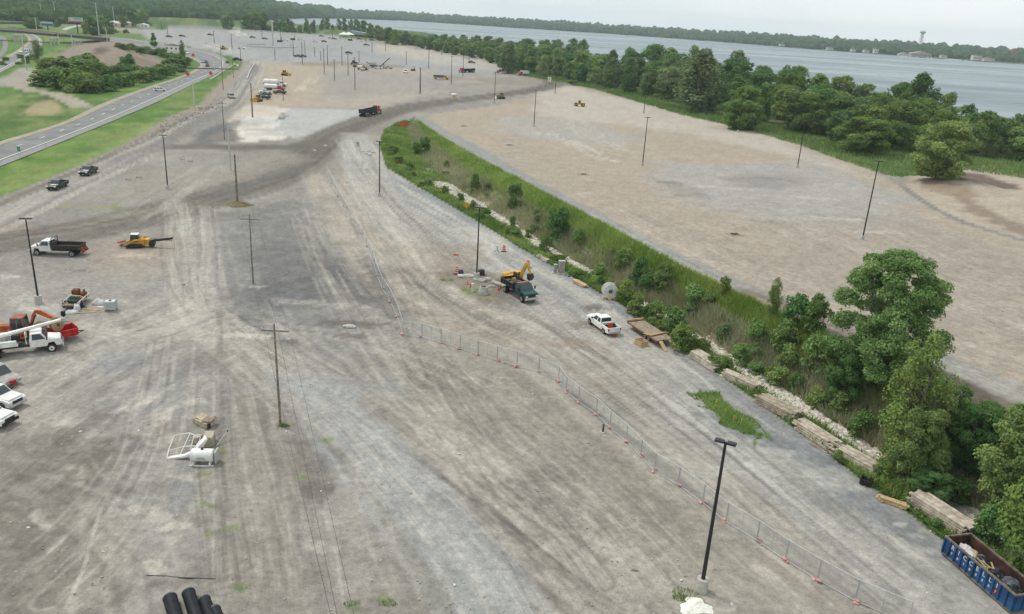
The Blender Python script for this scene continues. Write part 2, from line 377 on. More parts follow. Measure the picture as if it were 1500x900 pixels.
for q, (a, b) in enumerate([(160,610),(200,720),(90,680),(60,880),(40,800),(140,840),(280,760),(290,850),(170,880),(100,560),(190,470),(120,520),(60,560)]):
    sp(a, b, 2.4+.8*(q % 3), 1.1, P(132,126,119), .55, 70+q, ang=.5*q)
# mid field
rg([(322,330),(360,310),(450,300),(500,330),(560,420),(600,500),(560,560),(420,520),(330,480),(318,400)], P(150,149,146), 5, 7, .8, sc=16, seed=16)
rg([(390,360),(470,360),(530,400),(560,440),(470,450),(380,470),(330,450),(380,400)], P(118,118,118), 3, 6, .75, sc=7, seed=17, mott=.65, msc=4)
rg([(480,400),(560,390),(650,395),(700,440),(740,470),(700,500),(620,460),(560,450),(500,440)], P(114,113,112), 4, 6, .7, sc=9, seed=18, mott=.5, msc=5)
rg([(604,392),(640,390),(668,400),(690,424),(720,440),(690,442),(640,420),(612,408)], P(98,97,97), 1.5, 2, .85, sc=4, seed=19)
rg([(560,530),(700,510),(840,580),(960,700),(1040,790),(1000,900),(700,900),(600,740),(520,620)], P(143,138,130), 6, 9, .7, sc=16, seed=20)
rg([(560,540),(640,530),(680,570),(620,590),(560,570)], P(116,112,108), 2.5, 4, .65, sc=4, seed=21, mott=.5, msc=2)
rg([(660,700),(830,700),(860,760),(780,800),(700,780)], P(116,113,109), 2, 3.5, .65, sc=4, seed=22, mott=.55, msc=2)
rg([(410,640),(470,630),(500,650),(490,720),(470,740),(440,720),(430,680)], P(116,113,108), .8, 1.8, .85, sc=3, seed=23, mott=.3)
rg([(318,560),(400,540),(470,600),(420,760),(480,900),(318,900)], P(150,143,132), 4, 5, .6, sc=10, seed=24)
rg([(318,500),(330,500),(345,640),(350,900),(318,900)], P(132,126,119), 2, 2.5, .45, sc=5, seed=25, mott=.5)
rg([(750,470),(880,520),(960,610),(1100,740),(1240,850),(1300,900),(1180,900),(1040,790),(900,660),(800,560),(700,500)], P(160,152,141), 4, 5, .7, sc=12, seed=27)
rg([(700,505),(830,560),(940,680),(1060,800),(1180,900),(1010,900),(930,780),(860,690),(740,590)], P(152,144,132), 5, 5, .5, sc=12, seed=28)
rg([(780,440),(900,470),(980,520),(940,560),(860,520),(760,470)], P(188,182,172), 3, 4, .6, sc=9, seed=29)
rg([(300,250),(420,222),(440,230),(420,250),(340,270),(240,290),(180,300),(120,290),(240,240)], P(166,158,146), 4, 5, .7, sc=14, seed=30)
rg([(60,340),(140,322),(260,296),(240,305),(120,334)], P(176,166,150), 2, 3, .5, seed=34)
rg([(150,355),(260,350),(268,400),(200,410),(130,390)], P(178,160,142), 5, 6, .55, seed=35, sc=12)
# pale tracks: long bundles of tyre tracks
LT = P(202,194,182); DT = P(100,97,93)
st([(310,460),(400,520),(520,600),(640,690),(760,790),(900,900),(980,960)], 15, LT, .6, .75, 41, 30, .46); st([(310,460),(400,520),(520,600),(640,690),(760,790),(900,900)], 11, DT, .45, 1.1, 42, 30, .55)
st([(420,540),(520,640),(620,760),(700,860),(760,960)], 9, P(176,178,178), .7, .5, 43, 30, .42, solid=.3)
st([(560,470),(640,500),(740,590),(860,700),(960,800),(1060,900)], 9, P(176,168,156), .5, .7, 44, 24, .5)
st([(600,400),(680,450),(780,500),(880,570),(960,640)], 14, DT, .55, .8, 45, 30, .52); st([(600,400),(680,450),(780,500),(880,570),(1000,660),(1150,790),(1300,910)], 14, LT, .5, .8, 46, 30, .5)
st([(480,250),(500,290),(545,350),(600,420),(680,470),(800,520)], 15, P(190,178,162), .8, .5, 47, 40, .38, solid=.3); st([(480,250),(520,300),(580,360),(640,420),(720,470)], 15, LT, .65, 1.0, 48, 40, .5)
st([(520,260),(560,300),(620,350),(660,400)], 12, P(152,142,130), .5, 1.1, 49, 40, .5)
st([(520,205),(535,250),(560,300),(620,360)], 12, P(192,188,180), .7, .7, 50, 40, .4, solid=.3)
st([(262,290),(272,330),(275,380),(285,430),(320,480),(380,530),(450,590)], 8, LT, .4, 2.2, 51, 60, .5); st([(258,290),(262,320),(265,380),(275,450),(320,510)], 6, P(202,196,186), .35, 2.4, 52, 60, .52)
st([(298,300),(302,400),(315,460)], 6, LT, .45, 2.0, 53, 50, .5)
st([(0,420),(100,470),(220,490),(262,470),(275,430)], 6, LT, .5, 1, 54, 40, .45)
st([(-40,640),(60,560),(160,500),(240,470),(300,440)], 18, LT, .45, .6, 55, 26, .5); st([(-40,740),(80,640),(200,560),(300,500)], 18, DT, .3, .8, 56, 16, .55)
st([(190,330),(240,290),(290,255),(310,240)], 9, P(192,186,176), .6, .6, 57, 24, .42)
st([(440,300),(470,360),(520,430),(570,500),(640,600),(700,700)], 9, P(184,176,164), .55, 1.0, 58, 40, .48)
st([(1000,900),(900,780),(800,690),(700,620),(600,520)], 16, P(178,168,154), .45, .6, 59, 40, .52)
st([(60,900),(140,840),(230,700),(250,600)], 10, P(184,176,164), .5, .7, 60, 30, .5)
st([(330,560),(350,700),(380,900)], 9, P(172,164,152), .5, .8, 61, 26, .45); st([(380,560),(430,700),(450,900)], 7, P(128,122,114), .4, .8, 62, 26, .5)
st([(700,330),(760,372),(800,400)], 14, P(206,201,192), .7, .5, 63, 12, .42)
# single vehicles' tracks
for k, (pp, c, o) in enumerate([([(500,430),(560,540),(640,650),(700,720)], LT, .6), ([(560,560),(620,600),(700,700),(760,790)], LT, .5), ([(400,440),(470,560),(520,700),(560,860)], LT, .35), ([(880,900),(800,760),(700,640)], DT, .3),
     ([(0,700),(100,760),(180,830),(200,900)], DT, .4), ([(0,560),(90,640),(140,740),(130,900)], LT, .4), ([(300,900),(250,760),(120,700),(0,680)], LT, .4), ([(340,700),(360,800),(350,920)], LT, .4), ([(700,900),(620,760),(500,640),(400,560)], LT, .5),
     ([(900,480),(850,500),(800,560),(860,640)], LT, .3), ([(1040,560),(960,520),(900,450),(800,400)], LT, .5), ([(1330,860),(1200,760),(1060,640),(960,560)], P(210,207,200), .6), ([(1300,880),(1180,790),(1040,670),(930,570)], DT, .35), ([(1400,900),(1260,780),(1120,660)], DT, .35),
     ([(560,300),(600,360),(680,440)], P(214,207,196), .6), ([(540,270),(590,340),(640,400)], LT, .6), ([(470,270),(500,340),(540,430)], LT, .6), ([(450,290),(470,360),(500,430)], LT, .5), ([(330,480),(340,420),(320,340)], LT, .4), ([(30,390),(120,380),(220,330),(260,310)], LT, .3),
     ([(180,340),(230,340),(290,320),(330,305)], LT, .3), ([(70,420),(160,440),(230,500),(240,600)], LT, .35), ([(600,880),(560,800),(540,700),(560,600)], LT, .3), ([(1150,880),(1020,800),(900,740),(840,640)], LT, .3), ([(860,900),(930,820),(1000,800)], LT, .3)]):
    ty(pp, c, o, seed=80+k)
for (poly, c_, op_, sc_, sd_) in [([(340,330),(450,320),(500,350),(560,410),(600,470),(560,500),(470,470),(380,480),(330,440)], P(104,103,102), .55, 7, 217),([(400,360),(470,360),(510,400),(500,430),(420,420)], P(92,92,92), .5, 3.5, 218),
     ([(480,395),(560,388),(650,392),(700,436),(760,480),(720,505),(620,465),(540,450)], P(102,100,98), .55, 6, 219),([(560,545),(640,530),(690,575),(620,600),(556,580)], P(102,98,93), .6, 3, 220),([(650,700),(830,700),(870,760),(780,810),(690,780)], P(100,97,92), .6, 3, 221),
     ([(0,640),(180,620),(250,650),(160,720),(20,720)], P(112,103,94), .45, 3, 222),([(-40,720),(70,740),(120,840),(60,920),(-80,920)], P(110,101,92), .5, 2.5, 223),([(850,640),(980,700),(1080,800),(960,800),(860,720)], P(126,117,106), .45, 5, 224),([(430,280),(500,290),(500,330),(380,330),(330,320)], P(118,118,116), .5, 5, 225),([(1000,560),(1090,610),(1200,690),(1290,760),(1240,760),(1100,660)], P(136,139,141), .4, 5, 226)]:
    rg(poly, c_, 2.5, 4, op_*.62, sc=sc_, seed=sd_, mott=.8, msc=sc_*.35)
sp(872,450,2.6,1.2,P(128,120,110),.7,401); sp(868,452,1.4,.8,P(104,97,90),.6,402)
rt_ = random.Random(12)
BS = [[(310,460),(400,520),(520,600),(640,690),(760,790),(900,900)],[(600,400),(680,450),(780,500),(880,570),(1000,660),(1150,790),(1300,910)],[(480,250),(520,300),(580,360),(640,420),(720,470)],[(270,320),(275,380),(285,430),(320,480),(380,530),(450,590)],[(0,640),(60,560),(160,500),(240,470),(300,440)],[(560,470),(640,500),(740,590),(860,700),(960,800),(1060,900)],[(530,240),(580,300),(660,370),(760,440),(880,530),(1000,620),(1200,780),(1340,900)],[(520,300),(580,420),(640,560),(720,700),(820,860)],[(340,560),(360,700),(400,880)],[(60,860),(160,760),(230,640),(260,500)],[(300,470),(420,480),(560,500),(700,560)],[(440,320),(480,420),(560,540),(700,660),(860,760)]]
for k in range(64):
    B_ = BS[k % len(BS)]; ox, oy = rt_.uniform(-60, 60), rt_.uniform(-26, 26); wv = rt_.uniform(-14, 14)
    pp = [(a+ox*(b-180)/600+wv*math.sin(q*1.3+k), b+oy*(b-180)/600) for q, (a, b) in enumerate(B_)]
    ty(pp, LT if rt_.random() < .6 else DT, rt_.uniform(.25, .6), gauge=1.85, w=rt_.uniform(.16, .3), seed=300+k, z=0)
for k in range(22):
    a, b = rt_.uniform(900, 1400), rt_.uniform(260, 420); ty([(a-260, b-120), (a-100, b-55), (a+60, b-5), (a+260, b+60)], P(196,187,174) if k % 2 else P(146,136,124), rt_.uniform(.2, .4), w=.3, seed=400+k, z=3.2)
# seam and stray marks
W_ = P(206,202,192)
for pp in ([(312,380),(314,460),(316,560),(317,700),(318,1000)],): st(pp, .8, P(196,192,182), .6, .5, 3, 4, .5)
st([(321,440),(322,600),(323,760),(326,1020)], 1.0, P(112,106,100), .45, .9, 4, 5, .48)
st([(152,735),(140,770),(126,820),(110,860),(94,895)], .34, P(206,201,190), .6, .9, 5, 3, .42)
st([(470,740),(490,800),(500,860),(506,900)], .3, P(196,190,180), .5, .5, 5, 6, .2)
for (a, b, w, h, c, o, s_) in [(470,445,8,1.4,P(204,197,187),.4,1),(505,475,6,1.5,P(112,104,96),.7,2),(515,492,3,1.2,P(108,100,92),.6,3),(362,492,4,1,P(216,208,194),.7,4),(425,500,2,1.2,P(108,106,102),.7,5),(540,440,3,2,P(120,118,114),.6,6),
      (372,420,2,1,P(206,200,190),.5,7),(20,405,2.2,1,P(214,210,202),.6,8),(205,375,5,1.5,P(206,192,174),.6,9),(118,397,2,.8,P(120,104,90),.7,10),(30,436,3,1,P(190,186,178),.6,11),(57,452,3,1.2,P(206,202,194),.7,12),(150,304,9,2,P(150,152,104),.7,13),(335,300,6,1.6,P(140,134,98),.7,14),
      (467,800,2,1,P(196,192,182),.6,15),(20,335,5,2,P(162,136,116),.6,16),(930,835,.5,.25,P(60,56,52),.9,17),(860,478,3,1.6,P(132,124,112),.7,18),(835,505,6,2.5,P(150,132,116),.5,19),(60,470,6,2,P(150,146,140),.5,20),(1010,730,3,1,P(180,176,168),.4,21),(470,570,12,4,P(168,170,170),.5,22),(180,530,6,3,P(150,154,158),.5,23),(260,470,6,3,P(196,190,180),.4,24)]:
    sp(a, b, w, h, c, o, s_)
rg([(632,400),(670,392),(735,402),(745,425),(730,445),(700,438),(668,420),(640,412)], P(146,134,120), 1, 1.5, .85, sc=3, seed=66)
rg([(630,365),(700,360),(730,385),(670,396),(632,392)], P(160,146,130), 1.5, 3, .6, sc=4, seed=67)
sp(690,426,2.6,1,P(120,146,78,.8),.8,31); sp(735,412,2.2,.8,P(120,146,78,.8),.7,32); sp(655,410,2,.7,P(130,146,88,.8),.6,33); sp(700,436,3,.7,P(150,152,96,.8),.6,34)
for a, b in ((305,695),(306,740),(310,780),(318,660),(480,645),(520,890),(565,880),(440,700),(335,775),(350,860),(300,620),(415,622)): sp(a, b, .9, .6, P(116,132,76,.8), .6, a)
# --- upper lot
LOTP = [(618,176),(640,166),(700,158),(760,148),(815,130),(835,126),(860,130),(1000,166),(1100,188),(1180,212),(1260,240),(1310,268),(1390,316),(1500,352),(1660,400),(1900,900),(1640,700),(1500,622),(1400,586),(1320,548),(1200,487),(1100,444),(1000,402),(900,352),(800,297),(720,249),(650,202)]
rg(LOTP, TAN, .6, .6, 1, seed=36)
rg([(790,140),(830,126),(1000,166),(1140,200),(1230,240),(1300,270),(1180,235),(1000,196),(880,180),(780,170)], TANL, 5, 7, .85, sc=25, seed=37)
rg([(740,170),(860,180),(940,200),(900,215),(800,205),(720,190)], P(178,176,172), 5, 7, .7, sc=22, seed=38)
rg([(960,236),(1050,240),(1180,235),(1340,290),(1320,330),(1220,340),(1100,320),(980,290)], P(176,174,170), 6, 8, .8, sc=20, seed=39)
rg([(1060,262),(1140,252),(1190,262),(1150,280),(1090,275)], P(152,148,144), 3, 5, .7, sc=10, seed=40)
rg([(960,262),(1000,268),(1030,290),(990,285)], P(152,146,138), 2, 4, .6, sc=8, seed=41)
rg([(700,225),(850,290),(1000,360),(1200,430),(1360,480),(1200,410),(1100,330),(900,260),(760,215)], P(178,166,150), 6, 8, .5, sc=20, seed=42)
rg([(1100,330),(1300,310),(1500,370),(1660,440),(1660,560),(1400,480),(1200,420)], P(168,158,146), 8, 8, .6, sc=20, seed=43)
lr = [(605,166),(630,186),(680,212),(760,262),(850,312),(950,366),(1080,425),(1180,462),(1300,505),(1420,552),(1560,615),(1700,690)]
st(lr, 9, P(160,160,158), .95, .5, 71, 60, .2, solid=.7); st(lr, 8, P(150,152,154), .5, 1.2, 72, 60, .5)
st([(850,300),(1000,372),(1200,448),(1360,500),(1500,556),(1640,610)], 16, P(194,186,175), .4, .5, 73, 70, .45); st([(900,300),(1100,400),(1300,460),(1500,520),(1640,560)], 22, P(160,150,140), .4, .7, 74, 70, .5)
st([(1200,330),(1350,400),(1500,460),(1640,510)], 26, P(194,186,174), .4, .4, 75, 60, .5); st([(1100,300),(1250,320),(1400,380),(1560,440)], 24, P(164,154,144), .4, .6, 76, 50, .5)
st([(620,188),(680,228),(760,280),(850,330),(950,386),(1100,440),(1250,500)], 2.2, P(146,126,110), .85, .8, 77, 12, .3, solid=.3)
st([(1050,420),(1150,452),(1300,518),(1420,575),(1560,640)], 5.5, P(140,122,108), .85, .8, 78, 10, .3, solid=.5)
st([(930,384),(1000,408),(1100,444)], 3, P(172,170,166), .8, .9, 79, 10, .3, solid=.5)
st([(765,155),(830,175),(900,220),(960,230)], 14, TANL, .6, .6, 81, 20, .5); st([(780,190),(830,205),(880,230),(930,240)], 9, P(214,206,194), .6, 1, 82, 12, .5)
for (a, b, w, h, c, o, s_) in [(980,268,5,1.2,P(130,126,122),.7,1),(1005,287,6,1.2,P(136,130,124),.6,2),(1120,262,9,2,P(142,138,134),.6,3),(1120,325,4,2,P(150,142,134),.6,4),(1070,310,4,.8,P(150,140,130),.6,5),(1180,290,8,2,P(206,202,196),.5,6),(1050,275,10,3,P(206,202,196),.5,7),(1230,320,8,2,P(210,204,196),.5,8),(765,146,9,3,P(180,164,146),.8,9),(868,152,6,1.6,P(176,166,154),.6,10),(1290,340,6,2,P(206,200,192),.5,11)]:
    sp(a, b, w, h, c, o, s_)
# beyond the lot
rg([(735,96),(760,106),(820,116),(870,126),(1000,163),(1100,185),(1180,208),(1260,238),(1320,262),(1345,256),(1400,246),(1500,262),(1700,300),(1700,150),(1200,90),(900,80),(735,80)], GRASS, 1.5, 2, 1, z=1.5, seed=44)
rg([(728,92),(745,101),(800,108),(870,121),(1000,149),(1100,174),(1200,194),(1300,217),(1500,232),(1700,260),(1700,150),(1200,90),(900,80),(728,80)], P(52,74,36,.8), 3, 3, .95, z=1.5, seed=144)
rg([(1330,262),(1350,256),(1395,246),(1470,252),(1560,268),(1760,330),(1760,420),(1600,385),(1500,350),(1390,316),(1320,272)], P(190,176,158), 1.5, 2, 1, seed=45)
rg([(1395,250),(1430,254),(1490,272),(1500,278),(1455,272),(1410,262)], P(112,94,84), 1.5, 2.5, .9, seed=46, sc=4)
rg([(1335,264),(1370,262),(1420,275),(1440,290),(1400,290),(1350,276)], P(164,144,122), 1, 2, .9, seed=48, sc=4)
rg([(1395,285),(1430,296),(1500,330),(1560,350),(1560,362),(1500,348),(1420,312)], P(140,122,106), 1.5, 2.5, .75, seed=49, sc=4)
rg([(1310,238),(1338,236),(1345,244),(1315,246)], P(204,196,182), 1, 1, .9)
st([(1320,272),(1390,317),(1500,353),(1640,395)], 2.2, P(128,128,128), .8, .8, 91, 10, .3, solid=.3)
st([(1000,166),(1100,187),(1180,212),(1260,240),(1320,270)], 1.8, P(150,144,138), .8, .8, 92, 10, .3, solid=.3)
rg([(1410,246),(1500,262),(1600,280),(1600,262),(1500,246),(1420,236)], P(156,152,108,.8), 1.5, 2, .8)
# ditch
ins = inpoly(X, Y, DITCH); di = np.nonzero(ins)[0]
xx = X[di]; yy = Y[di]; dl = pdist(xx, yy, Ledge)[0]; dr = pdist(xx, yy, Redge)[0]; tt = dl/(dl+dr+1e-6)
nn = fbm(xx, yy, 3.0, 4, 61); nb = fbm(xx, yy, 11, 3, 62)
pt.mix(di, np.ones(len(di)), GRASSD)
pt.mix(di, sstep(.5, .6, tt)*.9, P(112,132,76,.8)); pt.mix(di, sstep(.4, .46, tt)*sstep(.72, .62, tt)*sstep(.3, .5, nb+.1), P(140,132,104,.8))
pt.mix(di, sstep(.13, .2, tt+.2*(nb-.5))*sstep(.56, .48, tt+.2*(nb-.5))*sstep(232, 205, yy)*sstep(.36, .56, nn+.10)*(.7+.3*nb), P(208,200,188))
pt.mix(di, sstep(.42, .52, nn)*sstep(.8, .86, tt)*.7, GRASS)
# apron of brown soil just outside the top edge
sea = inpoly(X, Y, LAKE); si = np.nonzero(sea)[0]; pt.mix(si, np.ones(len(si)), P(96,100,92))
# farthest ground under the woods
gm_ = (pt.c[:, 1] > pt.c[:, 0]*1.12)
lum = pt.c @ np.array([.3, .59, .11]); ds_ = np.where(gm_, 0, .12)[:, None]; pt.c = pt.c*(1-ds_)+lum[:, None]*np.array([1.03, 1.0, .95])*ds_
gi = np.nonzero(gm_ & (~ins))[0]; q1 = fbm(X[gi], Y[gi], 9, 5, 171); q2 = fbm(X[gi], Y[gi], 2.2, 4, 172)
pt.mix(gi, sstep(.48, .7, q1)*.5, P(140,146,92,.78)); pt.mix(gi, sstep(.5, .3, q1)*.4, P(70,98,46,.78)); pt.c[gi] *= (1+.5*(q2-.5))[:, None]
# fine variation
k1 = (fbm(X, Y, .9, 4, 71)-.5); pt.c *= (1+.42*k1*np.clip(120/R, .25, 1))[:, None]
k2 = (fbm(X, Y, 3.5, 3, 72)-.5); pt.c *= (1+.22*k2)[:, None]
pt.c = np.clip(pt.c, .01, .9)
nz = (fbm(X, Y, .8, 3, 73)-.5)*.10*np.clip(1.5-R/140, 0, 1)+(fbm(X, Y, 4, 3, 74)-.5)*.22*np.clip(1.6-R/300, 0, 1)*(~ins)
Z = Z+nz
gme = npmesh('ground', np.stack([X, Y, Z], 1), F4)
vcol(gme, 'soil', pt.c); vcol(gme, 'flow', pt.flow); vcol(gme, 'flowamt', np.repeat(pt.fa[:, None], 3, 1))
gm = D.materials.new('soil'); gm.use_nodes = True; nt = gm.node_tree; N = nt.nodes; L = nt.links; b = N['Principled BSDF']
b.inputs['Roughness'].default_value = .95; b.inputs['Specular IOR Level'].default_value = .15
at_ = N.new('ShaderNodeAttribute'); at_.attribute_name = 'soil'
geo = N.new('ShaderNodeNewGeometry')
def nnoise(sc, det, lo, hi, a, bb, src=None):
    n = N.new('ShaderNodeTexNoise'); n.inputs['Scale'].default_value = sc; n.inputs['Detail'].default_value = det; n.inputs['Roughness'].default_value = .65
    L.new(src or geo.outputs['Position'], n.inputs['Vector']); m = N.new('ShaderNodeMapRange'); m.inputs[1].default_value = lo; m.inputs[2].default_value = hi; m.inputs[3].default_value = a; m.inputs[4].default_value = bb
    L.new(n.outputs['Fac'], m.inputs[0]); return n, m
nA, mA = nnoise(1.6, 9, .3, .7, .78, 1.22); nB, mB = nnoise(7, 8, .3, .75, .80, 1.20)
nC, mC = nnoise(.33, 5, .3, .7, .92, 1.08)
mm = N.new('ShaderNodeMath'); mm.operation = 'MULTIPLY'; L.new(mA.outputs[0], mm.inputs[0]); L.new(mB.outputs[0], mm.inputs[1])
mm2 = N.new('ShaderNodeMath'); mm2.operation = 'MULTIPLY'; L.new(mm.outputs[0], mm2.inputs[0]); L.new(mC.outputs[0], mm2.inputs[1])
fl_ = N.new('ShaderNodeAttribute'); fl_.attribute_name = 'flow'; fa_ = N.new('ShaderNodeAttribute'); fa_.attribute_name = 'flowamt'
def flown(a, b_, lo, hi, k0, k1):
    mp_ = N.new('ShaderNodeMapping'); mp_.inputs['Scale'].default_value = (a, b_, 1); L.new(fl_.outputs['Vector'], mp_.inputs[0]); return nnoise(1, 4, lo, hi, k0, k1, mp_.outputs[0])
nF, mF = flown(1.3, .035, .32, .68, -.08, .08); nG, mG = flown(4.5, .10, .3, .7, -.11, .10)
ad = N.new('ShaderNodeMath'); ad.operation = 'ADD'; L.new(mF.outputs[0], ad.inputs[0]); L.new(mG.outputs[0], ad.inputs[1])
ma = N.new('ShaderNodeMath'); ma.operation = 'MULTIPLY_ADD'; L.new(ad.outputs[0], ma.inputs[0]); L.new(fa_.outputs['Fac'], ma.inputs[1]); ma.inputs[2].default_value = 1.0
mm3 = N.new('ShaderNodeMath'); mm3.operation = 'MULTIPLY'; L.new(mm2.outputs[0], mm3.inputs[0]); L.new(ma.outputs[0], mm3.inputs[1]); mm2 = mm3
vm = N.new('ShaderNodeVectorMath'); vm.operation = 'SCALE'; L.new(at_.outputs['Color'], vm.inputs[0]); L.new(mm2.outputs[0], vm.inputs['Scale']); L.new(vm.outputs[0], b.inputs['Base Color'])
bp = N.new('ShaderNodeBump'); bp.inputs['Strength'].default_value = .35; bp.inputs['Distance'].default_value = .15; L.new(nB.outputs['Fac'], bp.inputs['Height']); L.new(bp.outputs[0], b.inputs['Normal'])
tagd(link('ground', gme, gm), kind='structure')

# ------------------------------------------------------------------ water
wm = D.materials.new('lake_water'); wm.use_nodes = True; nt = wm.node_tree; N = nt.nodes; L = nt.links; b = N['Principled BSDF']
b.inputs['Base Color'].default_value = (.155, .195, .21, 1); b.inputs['Roughness'].default_value = .34; b.inputs['IOR'].default_value = 1.33; b.inputs['Specular IOR Level'].default_value = .36
geo = N.new('ShaderNodeNewGeometry'); mp = N.new('ShaderNodeMapping'); mp.inputs['Scale'].default_value = (.05, .12, .1); L.new(geo.outputs['Position'], mp.inputs[0])
n = N.new('ShaderNodeTexNoise'); n.inputs['Scale'].default_value = 1.0; n.inputs['Detail'].default_value = 6; L.new(mp.outputs[0], n.inputs['Vector'])
mpw = N.new('ShaderNodeMapping'); mpw.inputs['Scale'].default_value = (.0022, .009, 1); mpw.inputs['Rotation'].default_value = (0, 0, .35); L.new(geo.outputs['Position'], mpw.inputs[0])
nw = N.new('ShaderNodeTexNoise'); nw.inputs['Scale'].default_value = 1; nw.inputs['Detail'].default_value = 7; L.new(mpw.outputs[0], nw.inputs['Vector']); mw = N.new('ShaderNodeMapRange'); mw.inputs[1].default_value = .35; mw.inputs[2].default_value = .65; mw.inputs[3].default_value = .22; mw.inputs[4].default_value = .50; L.new(nw.outputs['Fac'], mw.inputs[0]); L.new(mw.outputs[0], b.inputs['Roughness'])
mn = N.new('ShaderNodeMapping'); mn.inputs['Scale'].default_value = (.03, .12, 1); mn.inputs['Rotation'].default_value = (0, 0, .35); L.new(geo.outputs['Position'], mn.inputs[0]); n3 = N.new('ShaderNodeTexNoise'); n3.inputs['Scale'].default_value = 1; n3.inputs['Detail'].default_value = 8; L.new(mn.outputs[0], n3.inputs['Vector'])
cw = N.new('ShaderNodeMix'); cw.data_type = 'RGBA'; cw.inputs[6].default_value = (.10, .135, .15, 1); cw.inputs[7].default_value = (.20, .24, .255, 1); m4 = N.new('ShaderNodeMapRange'); m4.inputs[1].default_value = .3; m4.inputs[2].default_value = .7; L.new(n3.outputs['Fac'], m4.inputs[0]); L.new(m4.outputs[0], cw.inputs[0]); L.new(cw.outputs[2], b.inputs['Base Color'])
bp = N.new('ShaderNodeBump'); bp.inputs['Strength'].default_value = 1; bp.inputs['Distance'].default_value = 2.2; L.new(n.outputs['Fac'], bp.inputs['Height']); L.new(bp.outputs[0], b.inputs['Normal'])
me = D.meshes.new('lake'); me.from_pydata([(x, y, -2.0) for x, y in [(-1800, 250), (4500, 250), (4500, 6000), (-1800, 6000)]], [], [(0, 1, 2, 3)])
tagd(link('lake', me, wm), kind='structure')
# ------------------------------------------------------------------ foliage
def leafmat(name, c1, c2, vary=.18, trans=.3):
    m = D.materials.new(name); m.use_nodes = True; nt = m.node_tree; N = nt.nodes; L = nt.links; N.clear()
    out = N.new('ShaderNodeOutputMaterial'); df = N.new('ShaderNodeBsdfDiffuse'); tr = N.new('ShaderNodeBsdfTranslucent'); ms = N.new('ShaderNodeMixShader'); ms.inputs[0].default_value = trans
    a = N.new('ShaderNodeAttribute'); a.attribute_name = 'tint'; mx = N.new('ShaderNodeMix'); mx.data_type = 'RGBA'; mx.inputs[6].default_value = (*c1, 1); mx.inputs[7].default_value = (*c2, 1)
    sx = N.new('ShaderNodeSeparateColor'); L.new(a.outputs['Color'], sx.inputs[0]); L.new(sx.outputs[0], mx.inputs[0])
    oi = N.new('ShaderNodeObjectInfo'); hs = N.new('ShaderNodeHueSaturation'); m2 = N.new('ShaderNodeMapRange'); m2.inputs[3].default_value = 1-vary; m2.inputs[4].default_value = 1+vary*1.2
    m3 = N.new('ShaderNodeMapRange'); m3.inputs[3].default_value = .48; m3.inputs[4].default_value = .515
    mu = N.new('ShaderNodeMath'); mu.operation = 'FRACT'; mk = N.new('ShaderNodeMath'); mk.operation = 'MULTIPLY'; mk.inputs[1].default_value = 7.31; L.new(oi.outputs['Random'], mk.inputs[0]); L.new(mk.outputs[0], mu.inputs[0]); L.new(mu.outputs[0], m3.inputs[0]); L.new(m3.outputs[0], hs.inputs['Hue'])
    L.new(oi.outputs['Random'], m2.inputs[0]); L.new(m2.outputs[0], hs.inputs['Value']); L.new(mx.outputs[2], hs.inputs['Color'])
    L.new(hs.outputs[0], df.inputs[0]); L.new(hs.outputs[0], tr.inputs[0]); L.new(df.outputs[0], ms.inputs[1]); L.new(tr.outputs[0], ms.inputs[2]); L.new(ms.outputs[0], out.inputs[0])
    return m
def lm(n, a, b_, k): return leafmat(n, tuple(q*k for q in a), tuple(q*k for q in b_))
LM = {'mid': lm('leaves_mid_green', (.058,.100,.032), (.155,.212,.070), 1.75), 'bright': lm('leaves_fresh_green', (.070,.125,.032), (.185,.25,.070), 1.35), 'dark': lm('leaves_dark_green', (.038,.080,.026), (.105,.168,.055), 1.8),
      'grey': lm('leaves_grey_green', (.075,.115,.05), (.17,.22,.10), 1.45), 'pale': lm('leaves_pale_olive', (.14,.17,.07), (.29,.31,.15), 1.2), 'red': lm('leaves_olive', (.10,.10,.05), (.20,.19,.09), 1.2), 'olive': lm('leaves_yellow_green', (.10,.15,.04), (.27,.33,.10), 1.25)}
BARK = mat('bark', (.16,.14,.115), .95, scale=6, noise=.3, bump=.4); BARKP = mat('pale_bark', (.34,.31,.25), .9, scale=6, noise=.3)
def leaves(C, Nn, S, tint, rng):
    n = len(C)
    a = rng.normal(size=(n, 3)); Nn = Nn/np.linalg.norm(Nn, axis=1, keepdims=True)
    u = np.cross(Nn, a); u /= np.linalg.norm(u, axis=1, keepdims=True)+1e-9; v = np.cross(Nn, u)
    s = S[:, None]; k = rng.uniform(.55, 1.0, (n, 1))
    bend = Nn*s*.25
    V = np.stack([C-u*s, C+v*s*k-bend*0, C+u*s, C-v*s*k], 1); V[:, 1] -= bend; V[:, 3] -= bend
    V = V.reshape(-1, 3); Fq = np.arange(n*4).reshape(n, 4); t = np.repeat(tint, 4)
    return V, Fq, t
